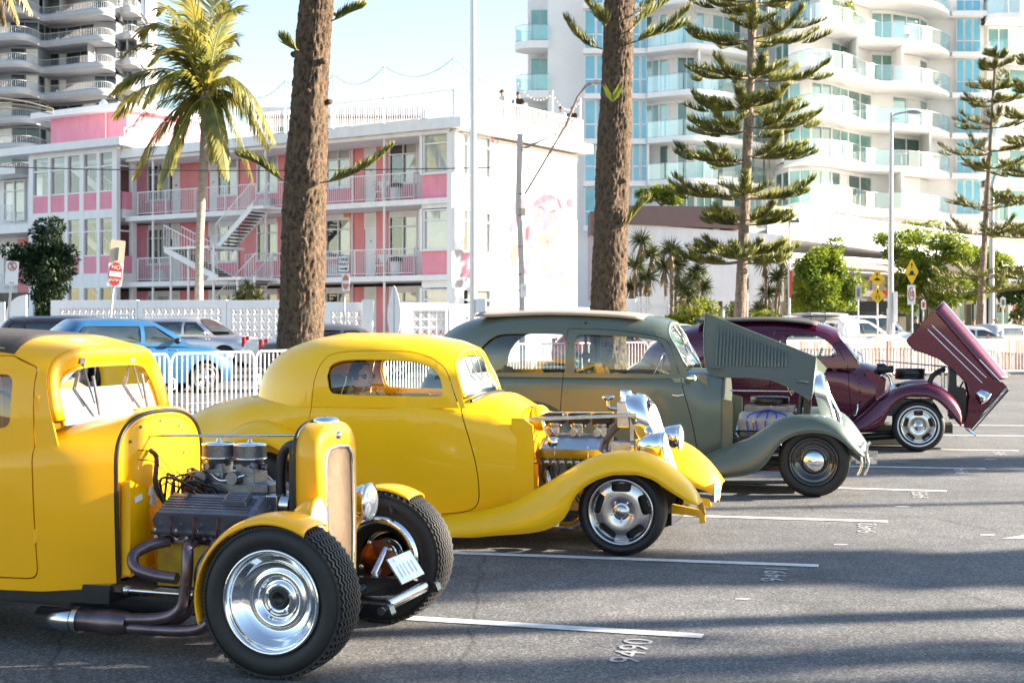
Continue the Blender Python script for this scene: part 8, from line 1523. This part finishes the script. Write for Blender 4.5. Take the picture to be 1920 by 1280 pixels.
    MB().tube([(X(984), -.15, Z(365)), (X(1020), -.2, Z(305)), (X(1060), -.25, Z(238)), (X(1082), -.25, Z(185)), (X(1098), -.25, Z(163)), (X(1112), -.25, Z(158))], .035, 8).o('lamp_arm', mat('rusty_arm', (.30, .22, .19), .6, noise_=(6, .25)), e)
    for a in ((972, 285), (976, 280)): MB().cyl((X(a[0]), -.05, Z(a[1])), (X(1043), -.23, Z(253)), .018, n=6).o('stay', mat('rusty_arm'), e)
    MB().sphere((X(1117), -.25, Z(157)), .13, 12, 8, (1.9, 1, .6)).o('lamp_head', GALV, e); [MB().cyl((X(975), 0, Z(y)), (X(975), 0, Z(y) + .03), .115, n=14).o('band', DSTEEL, e) for y in (365, 405, 463, 515, 545)]
    p = plate(e, X(982), Z(545), .20, .42, -.13, SWHT, 'no_stopping_plate'); MB().text('S', .13, FX(X(982), -.137, Z(541)), .003).o('lettering', SRED, p); MB().box((X(981), -.12, Z(398)), (.14, .1, .24)).o('junction_box', SBEI, e)
    e, A = pole('street_lamp', 'tall street lamp with one grey head in front of the white tower', 1670, 52, .1, 8, GALV); Z = lambda py: EYE + (HOR - py) / FPX * 52 - A.z; X = lambda px: (px - 960) / FPX * 52 - A.x
    MB().tube([(0, 0, 0), (0, 0, Z(430)), (X(1671.5), 0, Z(212))], [.125, .09, .06], 14).o('shaft', GALV, e); MB().tube(spline([(X(1671), 0, Z(222)), (X(1676), 0, Z(216)), (X(1690), 0, Z(212)), (X(1702), 0, Z(210))], 10), .035, 8).o('arm', GALV, e); MB().sphere((X(1715), 0, Z(210)), .15, 12, 8, (2.0, 1, .55)).o('lamp_head', mat('lamp_blue_grey', (.25, .28, .36), .4, noise_=(5, .1)), e); MB().box((X(1677), -.05, Z(575)), (.14, .2, 1.1)).o('cabinet', WHITE, e, bevel=.01); MB().cyl((0, 0, 0), (0, 0, Z(578)), .15, n=14).o('base_sleeve', GALV, e)
    e, A = pole('street_lamp', 'curved street lamp at the right edge', 1859, 64, .1, 8, GALV); Z = lambda py: EYE + (HOR - py) / FPX * 64 - A.z; X = lambda px: (px - 960) / FPX * 64 - A.x; MB().tube(spline([(0, 0, 0), (0, 0, Z(500)), (X(1860), 0, Z(370)), (X(1864), 0, Z(335)), (X(1880), 0, Z(312)), (X(1905), 0, Z(300)), (X(1935), 0, Z(297))], 30), [lerp(.13, .05, i / 30) for i in range(31)], 12).o('shaft', GALV, e); MB().sphere((X(1945), 0, Z(297)), .15, 10, 7, (2, 1, .5)).o('lamp_head', GALV, e)
    e, A = pole('camera_pole', 'slim pole topped by a security camera right of the Norfolk pine', 1480, 50, .1, 4, GALV); Z = lambda py: EYE + (HOR - py) / FPX * 50 - A.z; MB().tube([(0, 0, 0), (0, 0, Z(412))], .045, 10).o('shaft', GALV, e); MB().box((.16, 0, Z(415)), (.3, .1, .1)).sphere((.30, 0, Z(413)), .08, 8, 6).o('camera', DSTEEL, e); MB().prism([(0, Z(560)), (.09, Z(555)), (.1, Z(510)), (0, Z(505))], -.05, -.03, 'y').o('side_sign', SRED, e)
    e, A = pole('bollard_post', 'short steel post beside the white columns', 1355, 50, .1, 2, GALV); MB().cyl((0, 0, 0), (0, 0, 1.9), .06, n=10).o('shaft', GALV, e); MB().cyl((0, 0, 1.0), (0, 0, 1.1), .065, n=10).o('band', BLUEW, e)
    w = MB(); WIRE = mat('dark_cable', (.05, .05, .06), .6, noise_=(5, .2)); w.tube(spline([at(-40, 312, 44), at(200, 318, 44), at(500, 320, 44), at(780, 317, 44), at(972, 313, 44)], 30), .016, 5); tag(w.o('overhead_cable', WIRE), 'dark cable crossing the motel front to the timber pole', 'cable')
    for k, (y0, y1) in enumerate(((180, 205), (190, 209), (200, 214))): tag(MB().tube(spline([at(-40, y0, 60), at(45, (y0 + y1) / 2 - 2, 60), at(100, y1, 60)], 12), .03, 5).o('overhead_cable', mat('pale_cable', (.45, .38, .28), .6, noise_=(5, .2))), ('top', 'middle', 'lowest')[k] + ' of three pale cables before the grey tower at left', 'cable')
# ------------------------------------------------------------------ people
def person(name, loc, rz, label, h=1.72, shirt=(.03, .03, .035), legs=(.03, .03, .035), cap=None, hair=(.03, .02, .015), skin=(.42, .22, .14), arms=((.28, .05, 1.02), (.30, .14, .82)), long=False):
    s = h / 1.75; e = empty(name, loc, rz, label, 'person'); e.scale = (s, s, s)
    def skinned(nm, V, E, rad, mt, root=0, sub=2):
        me = bpy.data.meshes.new(nm); me.from_pydata(V, E, []); me.materials.append(mt); o = bpy.data.objects.new(nm, me); link(o, e); m1 = o.modifiers.new('skin', 'SKIN'); m1.use_smooth_shade = True
        for i, r_ in enumerate(rad): me.skin_vertices[0].data[i].radius = r_ if hasattr(r_, '__len__') else (r_, r_)
        me.skin_vertices[0].data[root].use_root = True; m2 = o.modifiers.new('sub', 'SUBSURF'); m2.levels = m2.render_levels = sub; return o
    (ex, ey, ez), (hx, hy, hz) = arms; hx, hy = hx - .02, hy
    V = [(0, 0, .95), (0, 0, 1.15), (0, 0, 1.38), (0, 0, 1.50), (0, .015, 1.60), (0, .02, 1.70), (.19, 0, 1.42), (ex, ey, ez + .08), (hx, hy + .12, hz + .12), (-.19, 0, 1.42), (-ex, ey, ez + .08), (-hx, hy + .12, hz + .12), (.10, 0, .88), (.11, .02, .48), (.11, -.01, .08), (.11, .15, .03), (-.10, 0, .88), (-.12, .05, .48), (-.12, .0, .08), (-.12, .15, .03)]
    E = [(0, 1), (1, 2), (2, 3), (3, 4), (4, 5), (2, 6), (6, 7), (7, 8), (2, 9), (9, 10), (10, 11), (0, 12), (12, 13), (13, 14), (14, 15), (0, 16), (16, 17), (17, 18), (18, 19)]
    rad = [(.14, .10), (.125, .095), (.15, .10), .055, (.075, .09), (.06, .075), .055, .042, .032, .055, .042, .032, .08, .055, .04, .035, .08, .055, .04, .035]
    sk = mat('skin_%.2f' % skin[0], skin, .5, noise_=(20, .1)); skinned('body', V, E, rad, sk)
    skinned('shirt', V[:3] + [(0, 0, 1.45), V[6], (lerp(.19, ex, .7), ey * .7, lerp(1.42, ez + .08, .7)), V[9], (-lerp(.19, ex, .7), ey * .7, lerp(1.42, ez + .08, .7))], [(0, 1), (1, 2), (2, 3), (2, 4), (4, 5), (2, 6), (6, 7)], [(.165, .125), (.15, .12), (.175, .125), .085, .075, .065, .075, .065], mat('shirt_%.2f_%.2f' % (shirt[0], shirt[2]), shirt, .8, noise_=(9, .2)))
    kz = .48 if not long else .10
    skinned('trousers', [(0, 0, .97), (.10, 0, .86), (.11, .02, .48), (.11, 0, kz), (-.10, 0, .86), (-.12, .05, .48), (-.12, 0, kz)] if long else [(0, 0, .97), (.10, 0, .86), (.11, .02, .50), (-.10, 0, .86), (-.12, .05, .50)], [(0, 1), (1, 2), (2, 3), (0, 4), (4, 5), (5, 6)] if long else [(0, 1), (1, 2), (0, 3), (3, 4)], [(.165, .13), .10, .075, .06, .10, .075, .06] if long else [(.165, .13), .10, .085, .10, .085], mat('trousers_%.2f' % legs[0], legs, .8, noise_=(9, .2)))
    hm = MB(); hm.grid([[(.088 * math.sin(a) * math.cos(t), .012 + .105 * math.sin(a) * math.sin(t), 1.655 + .115 * math.cos(a)) for t in [j * math.pi / 8 for j in range(16)]] for a in [i * .27 for i in range(7)]], cv=True)
    if cap: hm.add([(.07 * c_, .10 + .09 * s_ , 1.675) for c_, s_ in ((-1, 0), (-.8, .8), (0, 1.1), (.8, .8), (1, 0))], [(0, 1, 2, 3, 4)], False)
    hm.o('cap' if cap else 'hair', mat('cap_%.2f' % (cap or hair)[0], cap or hair, .7, noise_=(20, .3)), e)
    f = MB(); f.sphere((0, .118, 1.625), .018, 6, 5, (.7, 1, 1.3)); f.box((0, .10, 1.655), (.13, .02, .025)); f.o('face', mat('face_shade', (.10, .05, .035), .5, noise_=(9, .2)), e, kind='stuff'); return e
def build_people(f):
    za = 9.64 - .02; W2 = lambda px, x: f.e.matrix_basis @ Vector((x, f.TX(px, HOR, x).y, za - .30 + .0))
    yaw = R(-33)
    person('person', W2(942, -.5), yaw + R(150), 'person in a pale top and dark cap at the rooftop rail', 1.72, (.45, .43, .42), (.10, .11, .16), (.012, .012, .015))
    person('person', W2(972, -.35), yaw + R(190), 'person in a black shirt and cap leaning on the rooftop rail', 1.75, (.015, .015, .018), (.30, .18, .10), (.012, .012, .015), arms=((.30, .10, 1.08), (.16, .26, 1.0)))
    person('person', W2(1051, -.45), yaw + R(200), 'person in white with sunglasses at the rooftop rail', 1.62, (.70, .68, .70), (.20, .18, .2), None, (.06, .04, .05))
    person('person', W2(1073, -.35), yaw + R(190), 'person in a black shirt bending over the far rooftop rail', 1.70, (.02, .02, .022), (.28, .16, .09), None, (.012, .01, .01), arms=((.30, .12, 1.08), (.16, .28, 1.0)))
    def street(px, d, **k): p = at(px, 620, d); p.z = zg(p.x, p.y); return person('person', p, **k)
    street(1718, 62, rz=R(120), label='person in dark green walking behind the speed limit post', shirt=(.03, .045, .035), legs=(.03, .03, .04), h=1.78, long=True)
    street(1868, 60, rz=R(100), label='person with pale hair and dark top beside the silver sedan', shirt=(.02, .025, .04), legs=(.05, .05, .06), hair=(.55, .5, .45), h=1.72, long=True)
    street(1805, 74, rz=R(180), label='person with blond hair in front of the shop doorway', shirt=(.35, .25, .15), legs=(.10, .1, .12), hair=(.45, .28, .1), h=1.65, long=True)
    street(1826, 74, rz=R(160), label='person in a grey top beside the young pine trunk', shirt=(.25, .25, .25), legs=(.05, .05, .06), hair=(.12, .07, .03), h=1.7, long=True)
    street(1915, 62, rz=R(200), label='person in black at the right edge of the street', shirt=(.015, .015, .018), legs=(.02, .02, .025), h=1.75, long=True)
# ------------------------------------------------------------------ trees standing right of the picture, whose shadows fall across the bays
def build_offside():
    rn = random.Random(21)
    for k, (q, X, hw, z0, z1, r) in enumerate(((9.15, 25, .95, .5, 12.0, .22), (16.3, 27, 1.45, .5, 12.0, .22), (5.3, 22, 1.1, .8, 11, .2), (7.76, 19, 0, 0, 14, .15), (12.6, 30, 0, 0, 15, .10), (6.75, 23, .55, 1.5, 12, .12))):
        p = Vector((X, q + .1517 * X, 0)); e = empty('shade_tree', p, 0, ('leafy tree right of the picture shading the middle bays', 'leafy tree right of the picture shading the bay before the plum sedan', 'leafy tree right of the picture shading the bottom edge', 'bare trunk right of the picture casting the narrow shadow stripe', 'slim bare trunk right of the picture beyond the coupe', 'thin leafed tree right of the picture dappling the front bay')[k], 'tree'); MB().tube([(0, 0, 0), (0, 0, z1)], [r * 1.2, r * .8], 10).o('trunk', BARKS, e)
        if hw:
            m = MB()
            for i in range(32): cloud(m, (rn.uniform(-.8, .8), rn.uniform(-1, 1) * hw * .72, lerp(z0 + .4, z1, (i + .5) / 32)), (.8, hw * .36, .5), 200 if k < 4 else 26, .32, rn, shell=.1)
            m.o('crown', LEAFM, e, kind='stuff')

def build_balcony_things():
    t = 0; PL = mat('grey_outdoor_plastic', (.30, .31, .32), .5, noise_=(6, .15))
    for px, d, z, kind, lab in ((1556, 92.2, 18.2, 'chair', 'grey balcony chair on the bulging tower balcony above the pine tip'), (1545, 92, 15.35, 'chair', 'grey chair on the tower balcony level with the street lamp head'), (1705, 98.4, 21.1, 'chair', 'grey chair on the upper right tower balcony'), (1712, 98.6, 18.2, 'chair', 'dark chair behind glass right of the lamp top'), (1570, 93.2, 12.5, 'chair', 'chair on the lower bulging tower balcony'), (1535, 91.8, 18.2, 'table', 'small table on the bulging tower balcony'), (1690, 98, 12.5, 'table', 'small table on the lower right tower balcony'), (1725, 99, 15.35, 'table', 'small round table on the right tower balcony'), (1590, 94, 21.1, 'plant', 'leafy pot plant on the top tower balcony'), (1880, 101.4, 18, 'plant', 'tall pot plant on the far right tower balcony')):
        p = Vector(((px - 960) / FPX * d, d, z + .32)); e = empty('balcony_' + kind, p, R(20 * t), lab, kind if kind != 'plant' else 'pot plant'); t += 1
        if kind == 'chair': MB().box((0, 0, .42), (.5, .5, .05)).o('seat', PL, e); MB().box((0, .23, .72), (.5, .05, .6)).o('backrest', PL, e); [MB().cyl((x, y, 0), (x, y, .42), .025, n=6).o('leg', PL, e) for x in (-.2, .2) for y in (-.2, .2)]
        elif kind == 'table': MB().lathe([(0, .68), (.42, .68), (.42, .72), (0, .72)], (0, 0, 0), 'z', 18).o('top', PL, e); MB().cyl((0, 0, 0), (0, 0, .68), .04, n=8).o('pedestal', PL, e)
        else:
            MB().lathe([(0, 0), (.18, 0), (.24, .42), (0, .42)], (0, 0, 0), 'z', 14).o('pot', WHITE, e); m = MB(); cloud(m, (0, 0, 1.0), (.45, .45, .6), 260, .2, random.Random(t)); m.o('foliage', LEAFM, e, kind='stuff')
build_ground(); build_fence()
MOTEL = build_motel(); breeze_walls(); build_towers()
build_y1(); build_y2(); build_green(); build_purple()
build_veg(); build_traffic(); build_signs(); build_people(MOTEL); build_offside(); build_balcony_things()
